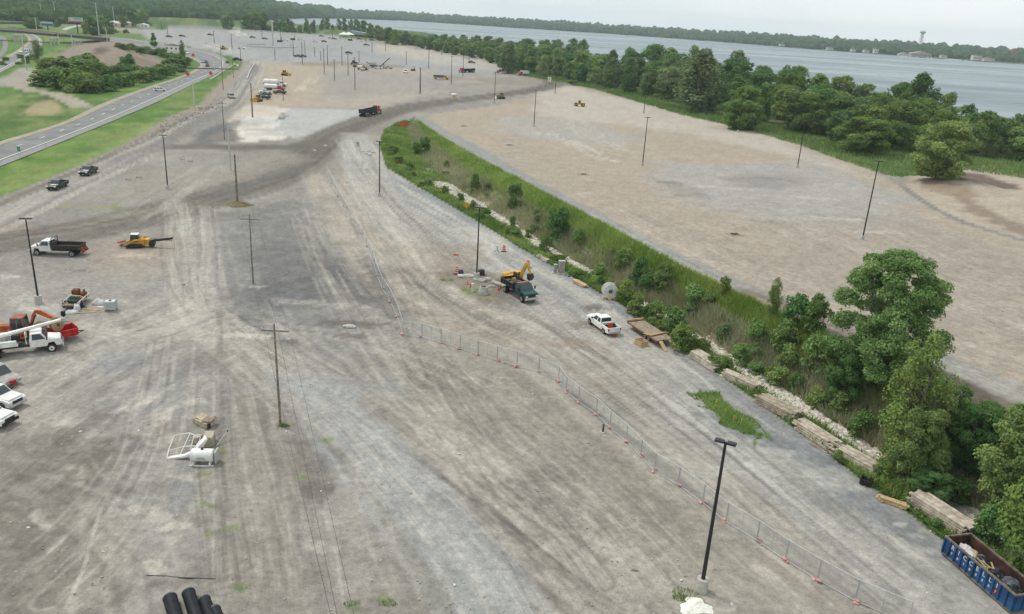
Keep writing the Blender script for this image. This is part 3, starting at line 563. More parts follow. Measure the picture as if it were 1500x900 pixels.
def crown_mesh(name, seed, h, rx, base=.2, lobes=16, n=4000, ls=.35, shape='round', lobr=.42, open_=.0):
    rng = np.random.RandomState(seed); cs = []; rs = []; tt = []
    tries = 0
    while len(cs) < lobes:
        u = rng.uniform(0, 1); zz = base+(1-base)*u; th = rng.uniform(0, 2*math.pi)
        if shape == 'round': env = math.sqrt(max(0, 1-((u-.48)/.56)**2))
        elif shape == 'tall': env = (1-u**2.2)**.55*min(1, .5+u*2.0)
        elif shape == 'cone': env = (1-u)*.95+.06
        elif shape == 'bush': env = math.sqrt(max(0, 1-u*u*.85))
        elif shape == 'dome': env = math.sqrt(max(0, 1-(max(0, u-.3)/.72)**2))
        else: env = 1
        rr = env*rx*math.sqrt(rng.uniform(.05, 1))*.72
        r = rx*lobr*rng.uniform(.65, 1.25)*(.55+.45*env)
        cs.append((rr*math.cos(th), rr*math.sin(th), min(zz*h, h-r*.7))); rs.append(r); tt.append(rng.uniform(0, 1))
    cs = np.array(cs); rs = np.array(rs); tt = np.array(tt)
    w = rs**2; li = rng.choice(lobes, n, p=w/w.sum())
    d = rng.normal(size=(n, 3)); d /= np.linalg.norm(d, axis=1, keepdims=True); d[:, 2] = np.where(d[:, 2] < -.35, -d[:, 2]*.6, d[:, 2])
    # sub clumps: pull directions towards a few twig directions per lobe
    K = 14; tw = rng.normal(size=(lobes, K, 3)); tw /= np.linalg.norm(tw, axis=2, keepdims=True)
    ti = rng.randint(0, K, n); tdir = tw[li, ti]
    dd = d*.62+tdir*.75; dd /= np.linalg.norm(dd, axis=1, keepdims=True)
    rad = rs[li]*(.55+.5*rng.uniform(0, 1, n)**.6)*(1+.16*np.sin(ti*2.4+li))
    sq = np.array([1, 1, .82 if shape != 'tall' else 1.35])
    C = cs[li]+dd*rad[:, None]*sq
    C[:, 2] = np.maximum(C[:, 2], h*.02)
    Nn = dd+rng.normal(size=(n, 3))*.55+np.array([0, 0, .35])
    S = ls*rng.uniform(.6, 1.25, n)
    tint = np.clip(tt[li]*.45+.4*((ti % 5)/4)+rng.uniform(-.12, .25, n), 0, 1)
    V, Fq, t = leaves(C, Nn, S, tint, rng)
    me = npmesh(name, V, Fq, smooth=False); vcol(me, 'tint', np.repeat(t[:, None], 3, 1)); return me, cs
def tube(pts, rad, n=7):
    """tapered tube along points -> V, F"""
    V = []; Fc = []
    for i, p in enumerate(pts):
        p = Vector(p); a = Vector(pts[max(i-1, 0)]); b_ = Vector(pts[min(i+1, len(pts)-1)]); t = (b_-a).normalized()
        ref = Vector((0, 0, 1)) if abs(t.z) < .9 else Vector((1, 0, 0)); u = t.cross(ref).normalized(); v = t.cross(u)
        r = rad[i] if hasattr(rad, '__len__') else rad
        for k in range(n):
            q = 2*math.pi*k/n; V.append(p+u*r*math.cos(q)+v*r*math.sin(q))
    for i in range(len(pts)-1):
        for k in range(n): Fc.append((i*n+k, i*n+(k+1) % n, (i+1)*n+(k+1) % n, (i+1)*n+k))
    Fc.append(tuple(range(n))[::-1]); Fc.append(tuple((len(pts)-1)*n+k for k in range(n)))
    return V, Fc
class MB:
    def __init__(s): s.V = []; s.F = []
    def add(s, V, Fc, M=None):
        o = len(s.V); s.V += [tuple((M @ Vector(v)) if M else v) for v in V]; s.F += [tuple(o+i for i in f) for f in Fc]; return s
    def tube(s, pts, rad, n=8): return s.add(*tube(pts, rad, n))
    def cyl(s, p0, p1, r0, r1=None, n=14): return s.add(*tube([p0, p1], [r0, r0 if r1 is None else r1], n))
    def box(s, c, d, rz=0, ry=0, rx=0, bev=0, top=(1, 1)):
        M = Matrix.Translation(c) @ Matrix.Rotation(rz, 4, 'Z') @ Matrix.Rotation(ry, 4, 'Y') @ Matrix.Rotation(rx, 4, 'X')
        x, y, z = d[0]/2, d[1]/2, d[2]/2
        if bev:
            b_ = bev; V = []
            for (zz, k) in ((-z, b_), (-z+b_, 0), (z-b_, 0), (z, b_)):
                for sx, sy in ((-1, -1), (1, -1), (1, 1), (-1, 1)):
                    fx = top[0] if zz > 0 else 1; fy = top[1] if zz > 0 else 1
                    for e in ((0, b_), (b_, 0)) if sx*sy > 0 else ((b_, 0), (0, b_)):
                        V.append((sx*(x*fx-e[0]-k*.4), sy*(y*fy-e[1]-k*.4), zz))
            Fc = [tuple(range(7, -1, -1)), tuple(range(24, 32))]
            for l in range(3):
                for i in range(8): Fc.append((l*8+i, l*8+(i+1) % 8, (l+1)*8+(i+1) % 8, (l+1)*8+i))
            return s.add(V, Fc, M)
        V = [(-x, -y, -z), (x, -y, -z), (x, y, -z), (-x, y, -z), (-x*top[0], -y*top[1], z), (x*top[0], -y*top[1], z), (x*top[0], y*top[1], z), (-x*top[0], y*top[1], z)]
        return s.add(V, [(0, 3, 2, 1), (4, 5, 6, 7), (0, 1, 5, 4), (1, 2, 6, 5), (2, 3, 7, 6), (3, 0, 4, 7)], M)
    def prof(s, pts, y0, y1, taper=None, M=None):
        """prism: xz outline between y0 and y1; taper: function(x,z)->y scale"""
        n = len(pts); V = []
        for y in (y0, y1):
            for (x, z) in pts: V.append((x, y*(taper(x, z) if taper else 1), z))
        Fc = [tuple(range(n)), tuple(range(2*n-1, n-1, -1))]+[(i, n+i, n+(i+1) % n, (i+1) % n) for i in range(n)]
        return s.add(V, Fc, M)
    def build(s, name, m, parent=None, smooth=False, bevel=0):
        me = D.meshes.new(name); me.from_pydata(s.V, [], s.F); me.update()
        if smooth or bevel:
            bm = bmesh.new(); bm.from_mesh(me); bmesh.ops.recalc_face_normals(bm, faces=bm.faces)
            if bevel: bmesh.ops.bevel(bm, geom=[e for e in bm.edges if len(e.link_faces) == 2 and e.calc_face_angle(0) > .6], offset=bevel, segments=1, affect='EDGES')
            bm.to_mesh(me); bm.free()
            if smooth: me.polygons.foreach_set('use_smooth', [True]*len(me.polygons)); 
        return link(name, me, m, parent)
def trunk_mesh(seed, h, r, cs, limbs=6, base=.2, multi=1):
    rnd = random.Random(seed); mb = MB()
    for q in range(multi):
        ox, oy = (rnd.uniform(-1, 1)*r*1.5*(multi > 1), rnd.uniform(-1, 1)*r*1.5*(multi > 1)); lean = (rnd.uniform(-.1, .1)*h*(1+.6*(multi > 1)), rnd.uniform(-.1, .1)*h*(1+.6*(multi > 1)))
        top = h*.8
        pts = [(ox+lean[0]*(t**1.5)+rnd.uniform(-1, 1)*.02*h*t, oy+lean[1]*(t**1.5)+rnd.uniform(-1, 1)*.02*h*t, t*top-.3*(t == 0)) for t in (0, .15, .35, .6, .8, 1)]
        mb.tube(pts, [r*1.25, r, r*.85, r*.6, r*.35, r*.12], 7)
        for k in range(limbs):
            c = cs[rnd.randrange(len(cs))]; i = rnd.choice((1, 2, 2, 3)); p = Vector(pts[i])
            c = Vector(c); m_ = p.lerp(c, .5)+Vector((0, 0, -.05*h))
            if c.z < p.z: continue
            mb.tube([p, m_, c], [r*.4, r*.26, r*.06], 5)
    me = D.meshes.new('trunk'); me.from_pydata(mb.V, [], mb.F); me.update(); return me
PRO = {}
def proto(key, seeds, **kw):
    tr = {k: kw.pop(k) for k in ('limbs', 'multi', 'tr') if k in kw}
    L_ = []
    for sd in seeds:
        cm, cs = crown_mesh('crown', sd, **kw); tm = trunk_mesh(sd, kw['h'], tr.get('tr', kw['rx']*.05), cs, tr.get('limbs', 6), multi=tr.get('multi', 1))
        L_.append((cm, tm))
    PRO[key] = (L_, kw['h'], kw['rx'])
proto('broad', (1, 2, 3, 4), h=14, rx=6.0, base=.06, lobes=34, n=7000, ls=.36, shape='round', lobr=.40)
proto('tall', (5, 6, 7, 8), h=20, rx=6.2, base=.06, lobes=38, n=7500, ls=.38, shape='tall', lobr=.38, multi=2)
proto('bush', (9, 10, 11, 12), h=3.0, rx=1.7, base=.05, lobes=20, n=2400, ls=.13, shape='bush', lobr=.42, limbs=3)
proto('cone', (13, 14), h=8, rx=2.2, base=.05, lobes=24, n=2200, ls=.30, shape='cone', lobr=.40)
proto('fars', (15, 16, 17), h=16, rx=6.4, base=.04, lobes=22, n=1800, ls=.75, shape='dome', lobr=.44)
proto('fbush', (18, 19, 20), h=5, rx=3.2, base=.05, lobes=18, n=1800, ls=.28, shape='bush', lobr=.44)
proto('big', (21,), h=20, rx=9.6, base=.14, lobes=150, n=60000, ls=.165, shape='dome', lobr=.145, limbs=16, tr=.42)
proto('wisp', (22, 23), h=17, rx=5.6, base=.08, lobes=70, n=10500, ls=.16, shape='tall', lobr=.21, limbs=26, multi=4, tr=.24)
proto('near', (24, 25, 26), h=11, rx=5.6, base=.04, lobes=80, n=25000, ls=.17, shape='round', lobr=.22, limbs=8)
TN = 0
def plant(name, key, loc, h, w, leaf, label, cat, group=None, var=None, bark=None, rz=None):
    """one tree or shrub: Empty > crown, trunk; h height, w crown width in metres"""
    global TN; TN += 1
    L_, ph, pr = PRO[key]; cm, tm = L_[(var if var is not None else TN) % len(L_)]
    k = (id(cm), leaf)
    if k not in MEV:
        c = cm if not cm.materials else cm.copy()
        c.materials.clear(); c.materials.append(LM[leaf]); MEV[k] = c
    if not tm.materials: tm.materials.append(bark or BARK)
    r = D.objects.new(name, None); COL.objects.link(r); r.location = loc; r.rotation_euler = (0, 0, random.uniform(0, 6.28) if rz is None else rz)
    sw = w/2/pr; r.scale = (sw, sw*random.uniform(.92, 1.08), h/ph); r.empty_display_size = .5
    tagd(r, label, cat, group)
    for nm, me in (('crown', MEV[k]), ('trunk', tm)):
        o = D.objects.new(nm, me); COL.objects.link(o); o.parent = r
    return r
MEV = {}
def pxw(base, npx): return npx/F*math.hypot(base[0], base[1], H-base[2])
def plant_px(name, key, bx, by, top, wpx, leaf, label, cat, group=None, **kw):
    b_ = at(bx, by); h = max(.6, ptop(b_, bx+(by-top)*.06*(bx > 750), top)); return plant(name, key, b_, h*1.02, pxw(b_, wpx), leaf, label, cat, group, **kw)

# belt between the upper lot and the lake
FB = [(560,55),(600,66),(640,75),(700,86),(728,95),(745,104),(800,111),(870,124),(940,139),(1000,152),(1060,166),(1110,178),(1150,190),(1200,198),(1240,216),(1300,222),(1350,226),(1420,228),(1500,236),(1600,250)]
TB = [(545,37),(600,49),(640,50),(700,52),(760,56),(830,56),(860,60),(880,75),(905,68),(930,63),(985,68),(1050,72),(1090,76),(1150,72),(1163,82),(1178,110),(1200,112),(1235,108),(1262,116),(1276,134),(1300,120),(1342,116),(1366,130),(1395,148),(1430,164),(1450,146),(1500,146),(1600,150)]
fbx, fby = zip(*FB); tbx, tby = zip(*TB)
rb = random.Random(5)
x = 556.0
GB1 = 'trees of the green belt between the upper lot and the lake'
while x < 1600:
    yf = float(np.interp(x, fbx, fby)); ytop = float(np.interp(x, tbx, tby))
    htgt = float(np.interp(x, [560,720,760,860,905,1155,1180,1260,1300,1350,1400,1600], [13,15,20,21,25,26,21,16,20,18,16,17]))
    yb = yf
    for k in range(80):
        bb = at(x, yb)
        if ptop(bb, x, ytop) <= htgt or yb < ytop+5: break
        yb -= .7
    bf = at(x, yf); dep = math.hypot(bb[0], bb[1])-math.hypot(bf[0], bf[1]); rows = int(min(5, max(3, round(dep/9)+1)))
    for r_ in range(rows):
        f = r_/(rows-1); xb = x+rb.uniform(-5, 5); b_ = at(xb, yf+(yb-yf)*f+rb.uniform(-1, 1))
        if b_[2] < -1.5: continue
        if r_ == rows-1: h = min(htgt*1.35, max(htgt*.6, ptop(b_, xb, float(np.interp(xb, tbx, tby))+rb.choice((0, 0, 1, 2, 5)))))
        else: h = htgt*rb.uniform(.66, .92)*(1 if r_ else .78)
        key = 'tall' if rb.random() < (.6 if 880 < x < 1170 else .25) else 'broad'
        if x < 700: key = 'fars'
        leaf = rb.choice(['mid', 'mid', 'dark', 'grey']) if x < 1040 else (rb.choice(['mid', 'dark', 'grey']) if r_ > 1 and x < 1180 else rb.choice(['bright', 'mid', 'mid', 'bright', 'dark']))
        w = h*(.82 if key == 'tall' else 1.0)*rb.uniform(.85, 1.15)
        plant('tree', key, b_, h, w, leaf, 'green leafy tree in the dense belt between the upper gravel lot and the lake', 'tree', GB1)
    x += htgt*.48/math.hypot(bf[0], bf[1])*F*rb.uniform(.8, 1.2)
# singled out trees
plant_px('tree', 'tall', 1022, 165, 78, 74, 'grey', 'tall grey-green willow-like tree at the lot edge, front of the lakeside belt', 'tree')
plant_px('tree', 'tall', 745, 108, 66, 34, 'grey', 'feathery grey-green tree behind the red truck with the box body', 'tree')
plant_px('tree', 'tall', 795, 113, 84, 20, 'pale', 'pale yellowish tree standing in front of the dark belt beside the haul road bend', 'tree')
plant_px('conifer_bush', 'cone', 839, 125, 104, 18, 'mid', 'small cone shaped dark bush alone on the grass verge of the upper lot', 'bush')
plant_px('tree', 'near', 1372, 262, 178, 92, 'mid', 'rounded green tree alone at the corner of the upper lot beside bare earth', 'tree')
plant_px('tree', 'near', 1262, 226, 174, 92, 'bright', 'low spreading bright green tree on the verge left of the lone corner tree', 'tree')
plant_px('tree', 'tall', 1338, 190, 112, 60, 'dark', 'tall loose tree with sky-thin top rising above the belt before the lake', 'tree')
plant_px('tree', 'near', 1084, 190, 128, 70, 'bright', 'bright green rounded tree at the foot of the tall lakeside poplars', 'tree')
plant_px('tree', 'near', 1185, 196, 140, 66, 'bright', 'bright green rounded tree just above the verge bend of the upper lot', 'tree')
plant_px('shrub', 'red_' if False else 'wisp', 1037, 164, 143, 14, 'red', 'small reddish olive shrub on the verge before the dark belt', 'shrub')
# sparse row at the far end of the lot
for (bx, by, tp, w, key, lf) in [(334,44,20,18,'fars','mid'),(360,44,22,16,'fars','dark'),(374,44,18,22,'fars','mid'),(386,45,21,16,'fars','dark'),(405,46,28,12,'fars','mid'),(414,47,26,14,'fars','dark'),(424,46,27,12,'fars','grey'),(440,49,37,10,'fars','mid'),(449,49,27,8,'fars','dark'),
    (459,49,30,8,'fars','red'),(452,50,38,9,'fars','mid'),(470,45,34,6,'fars','mid'),(473,42,27,6,'fars','grey'),(480,43,26,10,'fars','mid'),(487,43,36,5,'fars','dark'),(497,44,28,8,'fars','mid'),(505,45,27,9,'fars','dark'),(514,46,27,7,'fars','mid'),
    (523,50,29,14,'fars','mid'),(534,52,31,14,'fars','dark'),(545,56,35,18,'fars','mid'),(556,60,38,18,'fars','grey'),(568,64,41,16,'fars','dark'),(580,66,44,16,'fars','mid'),(592,66,46,14,'fars','dark'),(548,56,42,12,'fars','mid'),(430,48,40,14,'fars','mid'),(418,48,40,12,'fars','mid'),(395,46,38,16,'fars','mid')]:
    plant_px('tree', key, bx, by, tp, w, lf, 'small distant green tree in the broken row along the far end of the site', 'tree', 'trees in the row beyond the far parking lot')
for (bx, by, tp, w, lf) in [(128,50,28,14,'mid'),(138,52,26,18,'dark'),(150,50,24,20,'mid'),(160,46,26,14,'dark'),(180,40,22,16,'mid'),(192,39,16,18,'dark'),(205,38,14,20,'mid'),(214,38,20,12,'mid'),(164,50,41,18,'mid'),(185,49,43,8,'mid'),(45,42,25,18,'mid'),(54,42,27,14,'mid'),(8,32,14,22,'dark'),(-6,34,14,20,'mid'),(84,40,30,10,'dark')]:
    plant_px('tree', 'fars', bx, by, tp, w, lf, 'leafy tree beside the far highway ramps at the left end of the site', 'tree', 'trees among the highway ramps')
plant_px('tree', 'wisp', 56, 91, 60, 22, 'mid', 'open roadside tree with a bare lower trunk beside the highway ramp', 'tree')
plant_px('conifer', 'cone', 226, 70, 49, 13, 'dark', 'thin dark conifer on the roadside behind the bare mound', 'tree')
plant_px('tree', 'wisp', 268, 90, 60, 14, 'mid', 'slender roadside tree above the curve of the highway', 'tree')
plant_px('tree', 'fars', 188, 100, 79, 20, 'dark', 'dark upright tree rising in front of the bare mound', 'tree')
# thicket round the mound
rb = random.Random(9)
GTH = 'bushes of the thicket round the bare mound'
TH = [(66,122,14),(66,126,26),(80,126,30),(92,132,34),(104,134,34),(118,135,32),(130,136,30),(142,135,24),(154,134,26),(166,130,22),(178,127,22),(190,125,20),(202,122,20),(214,119,18),(226,117,18),(238,114,16),(250,111,16),(260,106,14),
      (72,112,26),(84,112,30),(96,114,32),(108,112,30),(120,114,34),(132,116,30),(144,116,26),(156,116,24),(168,112,18),(180,112,20),(200,108,16),(216,108,14),(232,106,14),(246,102,14),(258,98,18),(266,96,18),(270,100,12),
      (76,100,18),(90,100,18),(104,100,16),(118,98,18),(128,96,18),(138,102,22)]
for (bx, by, h_) in TH:
    plant_px('bush', rb.choice(['fbush', 'fbush', 'fars']), bx+rb.uniform(-3, 3), by+rb.uniform(-1, 1), by-h_*rb.uniform(.75, 1.1), h_*rb.uniform(.9, 1.25)+4, rb.choice(['mid', 'mid', 'bright', 'grey', 'dark']), 'leafy bush in the green thicket in front of the bare earth mound', 'bush', GTH)
for i in range(26):
    f = i/25; bx = 172+98*f+rb.uniform(-3, 3); by = 70+21*f+rb.uniform(-2.5, 2); h_ = rb.uniform(6, 11)
    plant_px('bush', 'fbush', bx, by, by-h_, h_*1.5, rb.choice(['mid', 'grey', 'bright', 'dark']), 'low bush in the hedge strip between the bare mound and the road behind it', 'bush', 'bushes of the strip behind the mound')
for i in range(8):
    bx = rb.uniform(-10, 60); by = 92-bx*.1+rb.uniform(-3, 6); plant_px('bush', 'fbush', bx, by, by-rb.uniform(4, 8), 10, 'mid', 'low roadside bush beside the highway ramp', 'bush', 'low bushes by the ramp')
# ---------------- ditch shrubs
def sh(bx, by, tp, w, lf, lab, key='bush', name='shrub', **kw): plant_px(name, key, bx, by, tp, w, lf, lab, 'shrub' if name == 'shrub' else name, **kw)
sh(622,226,201,20,'dark','dark shrub on the grass bank just below the upper lot corner'); sh(610,228,208,16,'dark','small dark shrub left of its twin near the head of the ditch')
sh(695,280,255,20,'mid','round shrub alone in the dry reeds above the yellow diamond sign'); sh(754,305,268,28,'dark','round dark green shrub midway along the reed bank, second from the sign')
sh(816,352,304,40,'dark','large round dark shrub on the reed bank, biggest of the upper ditch'); sh(750,332,316,11,'dark','tiny dark shrub on the pale rubble below the reed bank')
sh(846,360,336,24,'mid','mid green shrub on the bank right of the large round dark one'); sh(775,348,335,15,'mid','small low shrub at the foot of the pale rubble')
sh(800,372,345,26,'mid','leafy shrub at the road edge just below the large round dark one'); sh(913,394,364,28,'mid','mid green shrub at the bank edge above the cable reel')
sh(938,422,378,32,'dark','dark upright shrub to the right behind the cable reel'); sh(976,422,383,38,'mid','broad grey-green shrub right of the dark upright pair'); sh(947,430,398,30,'dark','dark shrub leaning against its taller upright neighbour')
sh(880,412,386,30,'mid','low leafy shrub at the road edge left of the cable reel'); sh(915,446,412,38,'bright','bright leafy shrub directly behind the white cable reel'); sh(935,462,430,36,'mid','leafy shrub on the road side of the ditch right of the reel')
sh(960,470,442,30,'mid','low shrub at the ditch edge above the flatbed trailer'); sh(985,490,450,44,'mid','leafy shrub just behind the flatbed trailer deck'); sh(1000,512,478,46,'bright','bright leafy shrub beyond the ramp end of the flatbed trailer')
sh(1012,450,418,42,'mid','olive shrub on the reed bank straight above the flatbed trailer'); sh(1038,448,428,22,'mid','small shrub near the lot rim beside the reed bank'); sh(1060,418+14,405,20,'bright','small bright shrub on the rim of the upper lot')
sh(1084,534,505,34,'mid','dark green shrub between the first and second weathered timber piles'); sh(1142,566,537,38,'mid','leafy shrub behind the second weathered timber pile'); sh(1165,574,547,30,'dark','dark shrub touching the gap behind the third timber pile')
sh(1198,598,568,34,'mid','leafy shrub behind the third weathered timber pile'); sh(1230,610,576,44,'mid','broad leafy shrub just behind the fourth timber pile'); sh(1262,642,602,44,'mid','leafy shrub behind the joint of the fourth and fifth timber piles')
sh(1105,508,468,34,'mid','rounded shrub beneath the dark thicket at the middle of the bank'); sh(1150,512,470,44,'mid','grey-green shrub at the foot of the bank thicket'); sh(1060,500,475,28,'grey','grey dry shrub on the bank slope above the rubble')
sh(1130,440+24,408,34,'bright','leggy light green sapling at the lot rim', key='wisp', name='tree'); sh(1165,478,432,48,'dark','dark shrub mass left of the great rounded tree'); sh(1195,486,430,44,'dark','dark shrub hiding the left foot of the great rounded tree')
sh(1150,545,505,34,'mid','small round shrub above the pale rubble streak'); sh(1195,550,490,56,'mid','leafy shrub mass below and left of the great tree'); sh(1232,592,515,70,'dark','dark leafy tree at the edge of the rubble below the great tree', key='near', name='tree')
sh(1270,560,480,70,'dark','dark green tree filling the shade under the great tree', key='near', name='tree')
sh(1284,560,372,188,'mid','great rounded spreading tree on the bank before the upper lot, largest crown in view', key='big', name='tree')
sh(1318,692,490,118,'olive','loose pale yellow-green tree with visible forked trunks in front of the great tree', key='wisp', name='tree', bark=BARKP)
sh(1335,712,600,84,'mid','low leafy tree round the foot of the loose pale tree', key='near', name='tree'); sh(1372,660,560,80,'dark','dark leafy tree in the hollow right of the loose pale tree', key='near', name='tree')
sh(1415,690,590,80,'dark','dark leafy tree in the hollow, middle of the lower ditch', key='near', name='tree'); sh(1482,770,598,130,'mid','tall leafy tree at the right edge above the blue dumpster', key='near', name='tree')
sh(1530,860,640,150,'bright','leafy tree cut by the right edge beside the blue dumpster', key='near', name='tree'); sh(1440,640,590,60,'dark','dark shrub at the rim of the upper lot at far right', key='near', name='shrub')
sh(1360,732,690,64,'dark','dark leafy shrub behind the fresh lumber and the last timber pile', key='near'); sh(1400,735,700,50,'dark','dark shrub in the shade beyond the last timber pile'); sh(1450,800,745,60,'dark','dark low shrub close behind the blue dumpster')
sh(1290,700,672,30,'bright','bright low shrub beside the black crate at the road edge'); sh(1226,676,660,18,'bright','small bright bush below the gap of the fourth and fifth piles'); sh(1372,776,760,20,'mid','low weedy bush between the last timber pile and the dumpster')

rb = random.Random(77)
GLW = 'leafy weed clumps along the road side of the ditch'; GUW = 'small bushes on the reed bank'
def along(E, f):
    k = f*(len(E)-1); i = min(int(k), len(E)-2); t = k-i; return E[i][0]*(1-t)+E[i+1][0]*t, E[i][1]*(1-t)+E[i+1][1]*t
for q in range(52):
    f = .16+.42*rb.random()**.9; x, y = along(Ledge, f); x2, y2 = along(Redge, (f-.12)*1.1); t = rb.uniform(.03, .2); x += (x2-x)*t; y += (y2-y)*t
    plant('weed_clump', 'bush', Vector((x, y, zt(x, y))), rb.uniform(.9, 2.0), rb.uniform(1.6, 3.6), rb.choice(['bright', 'mid', 'mid', 'dark', 'olive']), 'low leafy weed clump on the road side bank of the ditch', 'weed clump', GLW)
for q in range(34):
    f = rb.uniform(.12, .72); x, y = along(Redge, f); x2, y2 = along(Ledge, min(1, f+.1)); t = rb.uniform(.22, .55); x += (x2-x)*t; y += (y2-y)*t
    plant('small_bush', 'bush', Vector((x, y, zt(x, y))), rb.uniform(.8, 2.2), rb.uniform(1.2, 3.2), rb.choice(['mid', 'grey', 'dark', 'olive', 'grey']), 'small scattered bush among the reeds on the bank below the upper lot', 'bush', GUW)
# ------------------------------------------------------------------ stuff: reeds, weeds, rocks, far woods
def scatter_blades(name, n, region, hgt, wid, col, seed, cond=None, lean=.35):
    rng = np.random.RandomState(seed); A = np.array(region); lo = A.min(0); hi = A.max(0); out = []; tot = 0
    for _ in range(30):
        if cond is not None:
            y = 42*np.exp(rng.uniform(0, 1, 60000)*math.log(300/42)); xl = np.interp(y, [q[1] for q in _L], [q[0] for q in _L]); xr = np.interp(y, [q[1] for q in _R], [q[0] for q in _R])
            p = np.stack([xl+(xr-xl)*rng.uniform(0, 1, 60000), y], 1); p = p[cond(p[:, 0], p[:, 1], rng)]
        else:
            p = rng.uniform(lo, hi, (20000, 2)); p = p[inpoly(p[:, 0], p[:, 1], region)]
        out.append(p); tot += len(p)
        if tot >= n: break
    p = np.concatenate(out)[:n]; n = len(p); z = terr(p[:, 0], p[:, 1]); h = hgt*rng.uniform(.4, 1.15, n)*(.5+fbm(p[:, 0], p[:, 1], 5, 3, seed)); a = rng.uniform(0, 6.28, n)
    b0 = np.stack([p[:, 0], p[:, 1], z-.05], 1); s = np.stack([np.cos(a), np.sin(a), 0*a], 1)*wid*rng.uniform(.6, 1.4, (n, 1))
    tip = b0+np.stack([rng.normal(size=n)*lean*h, rng.normal(size=n)*lean*h, h], 1)
    V = np.stack([b0-s, b0+s, tip+s*.2], 1).reshape(-1, 3); Ft = np.arange(3*n).reshape(n, 3)
    me = npmesh(name, V, None, Ft, smooth=False); t = np.repeat(np.clip(fbm(p[:, 0], p[:, 1], 6, 3, seed+5)*1.6-.4+rng.uniform(-.3, .3, n), 0, 1), 3); vcol(me, 'tint', np.repeat(t[:, None], 3, 1))
    return tagd(link(name, me, leafmat(name+'_blades', *col, vary=0, trans=.25)), kind='stuff')
def tfrac(x, y): dl = pdist(x, y, Ledge)[0]; dr = pdist(x, y, Redge)[0]; return dl/(dl+dr+1e-6)
def c_up(x, y, r): t = tfrac(x, y); return (t > .70+.10*(fbm(x, y, 8, 2, 5)-.5)) & (t < .985) & (r.uniform(size=len(x)) < np.clip(110/y, .25, 1))
def c_mid(x, y, r): t = tfrac(x, y); return (t > .46) & (t < .76) & (r.uniform(size=len(x)) < np.clip(110/y, .25, 1)*np.clip(fbm(x, y, 7, 2, 8)*2.2-.4, .1, 1))
def c_low(x, y, r): t = tfrac(x, y); return (r.uniform(size=len(x)) < .35+1.3*(fbm(x, y, 4, 3, 12)-.3)) & ((y > 92) | (r.uniform(size=len(x)) < .25)) & (t > .02) & (t < np.where(y > 195, .52, .22)+.2*(fbm(x, y, 6, 2, 9)-.5)) & (r.uniform(size=len(x)) < np.clip(90/y, .25, 1))
scatter_blades('tall_grass', 60000, DITCH, 1.0, .07, ((.16,.28,.05), (.33,.44,.13)), 3, c_up)
scatter_blades('dry_reeds', 62000, DITCH, 1.4, .07, ((.26,.30,.15), (.46,.45,.29)), 4, c_mid)
scatter_blades('bank_weeds', 50000, DITCH, .8, .11, ((.13,.22,.055), (.32,.42,.13)), 5, c_low, .6)
LV = G([(735,97),(760,107),(820,117),(870,127),(1000,164),(1100,186),(1180,210),(1260,240),(1320,266),(1345,256),(1400,243),(1500,258),(1600,270),(1600,235),(1400,215),(1240,206),(1150,184),(1000,148),(870,118),(800,105)], 1.5)
scatter_blades('verge_grass', 36000, LV, 1.5, .16, ((.12,.21,.06), (.26,.34,.13)), 6)
IS = G([(1026,578),(1036,580),(1060,596),(1100,628),(1108,638),(1098,642),(1070,626),(1040,600)])
for q_, (w_, n_) in enumerate(((0, 4200), (1, 2200))):
    rr_ = random.Random(3+q_); PI_ = smooth_line([(p_[0]+rr_.uniform(-.9, .9)*(1+w_), p_[1]+rr_.uniform(-.9, .9)*(1+w_)) for p_ in smooth_line(IS+[IS[0]], 3)], 2)
    scatter_blades('island_grass', n_, PI_, .5, .045, ((.16,.26,.06), (.38,.48,.16)), 8+q_)
for q, c in enumerate([(690,426,1.6),(735,412,1.3),(415,624,.6),(1003,868,1.0),(998,876,.7),(568,885,.6),(515,885,.6),(655,411,1.2)]):
    cc = g(*c[:2]); scatter_blades('weed_tuft', 130, [(cc[0]+c[2]*math.cos(a), cc[1]+c[2]*.6*math.sin(a)) for a in np.linspace(0, 6, 8)], .28, .04, ((.10,.18,.03), (.24,.32,.09)), 60+q)
# broken limestone in the ditch bottom
def rocks(name, P_, s0, s1, m, seed, flat=.6):
    rng = np.random.RandomState(seed); bm = bmesh.new(); bmesh.ops.create_icosphere(bm, subdivisions=1, radius=1); v0 = np.array([v.co[:] for v in bm.verts]); f0 = np.array([[v.index for v in f.verts] for f in bm.faces]); bm.free()
    n = len(P_); nv = len(v0); S = rng.uniform(s0, s1, n)*rng.uniform(.5, 1.1, n)
    V = v0[None]*(1+rng.uniform(-.3, .3, (n, nv, 1))); V = V*S[:, None, None]*np.array([1, 1, flat])*rng.uniform(.6, 1.3, (n, 1, 3)); V = V+P_[:, None]
    Ff = (f0[None]+(np.arange(n)*nv)[:, None, None]).reshape(-1, 3); me = npmesh(name, V.reshape(-1, 3), None, Ff, smooth=False); return link(name, me, m)
ROCK = mat('limestone', P(214,206,194,.85), .95, noise=.15, scale=1.5)
rng = np.random.RandomState(33); A = np.array(DITCH); y = 42*np.exp(rng.uniform(0, 1, 40000)*math.log(260/42)); xl = np.interp(y, [q[1] for q in _L], [q[0] for q in _L]); xr = np.interp(y, [q[1] for q in _R], [q[0] for q in _R]); p = np.stack([xl+(xr-xl)*rng.uniform(0, 1, 40000), y], 1); t = tfrac(p[:, 0], p[:, 1])
p = p[(t > .16) & (t < .53) & (p[:, 1] < 208)]; keep = fbm(p[:, 0], p[:, 1], 5, 3, 4) > .44; p = p[keep][:7000]
o = rocks('ditch_rubble', np.stack([p[:, 0], p[:, 1], terr(p[:, 0], p[:, 1])], 1), .12, .42, ROCK, 2); tagd(o, kind='stuff')
p = []
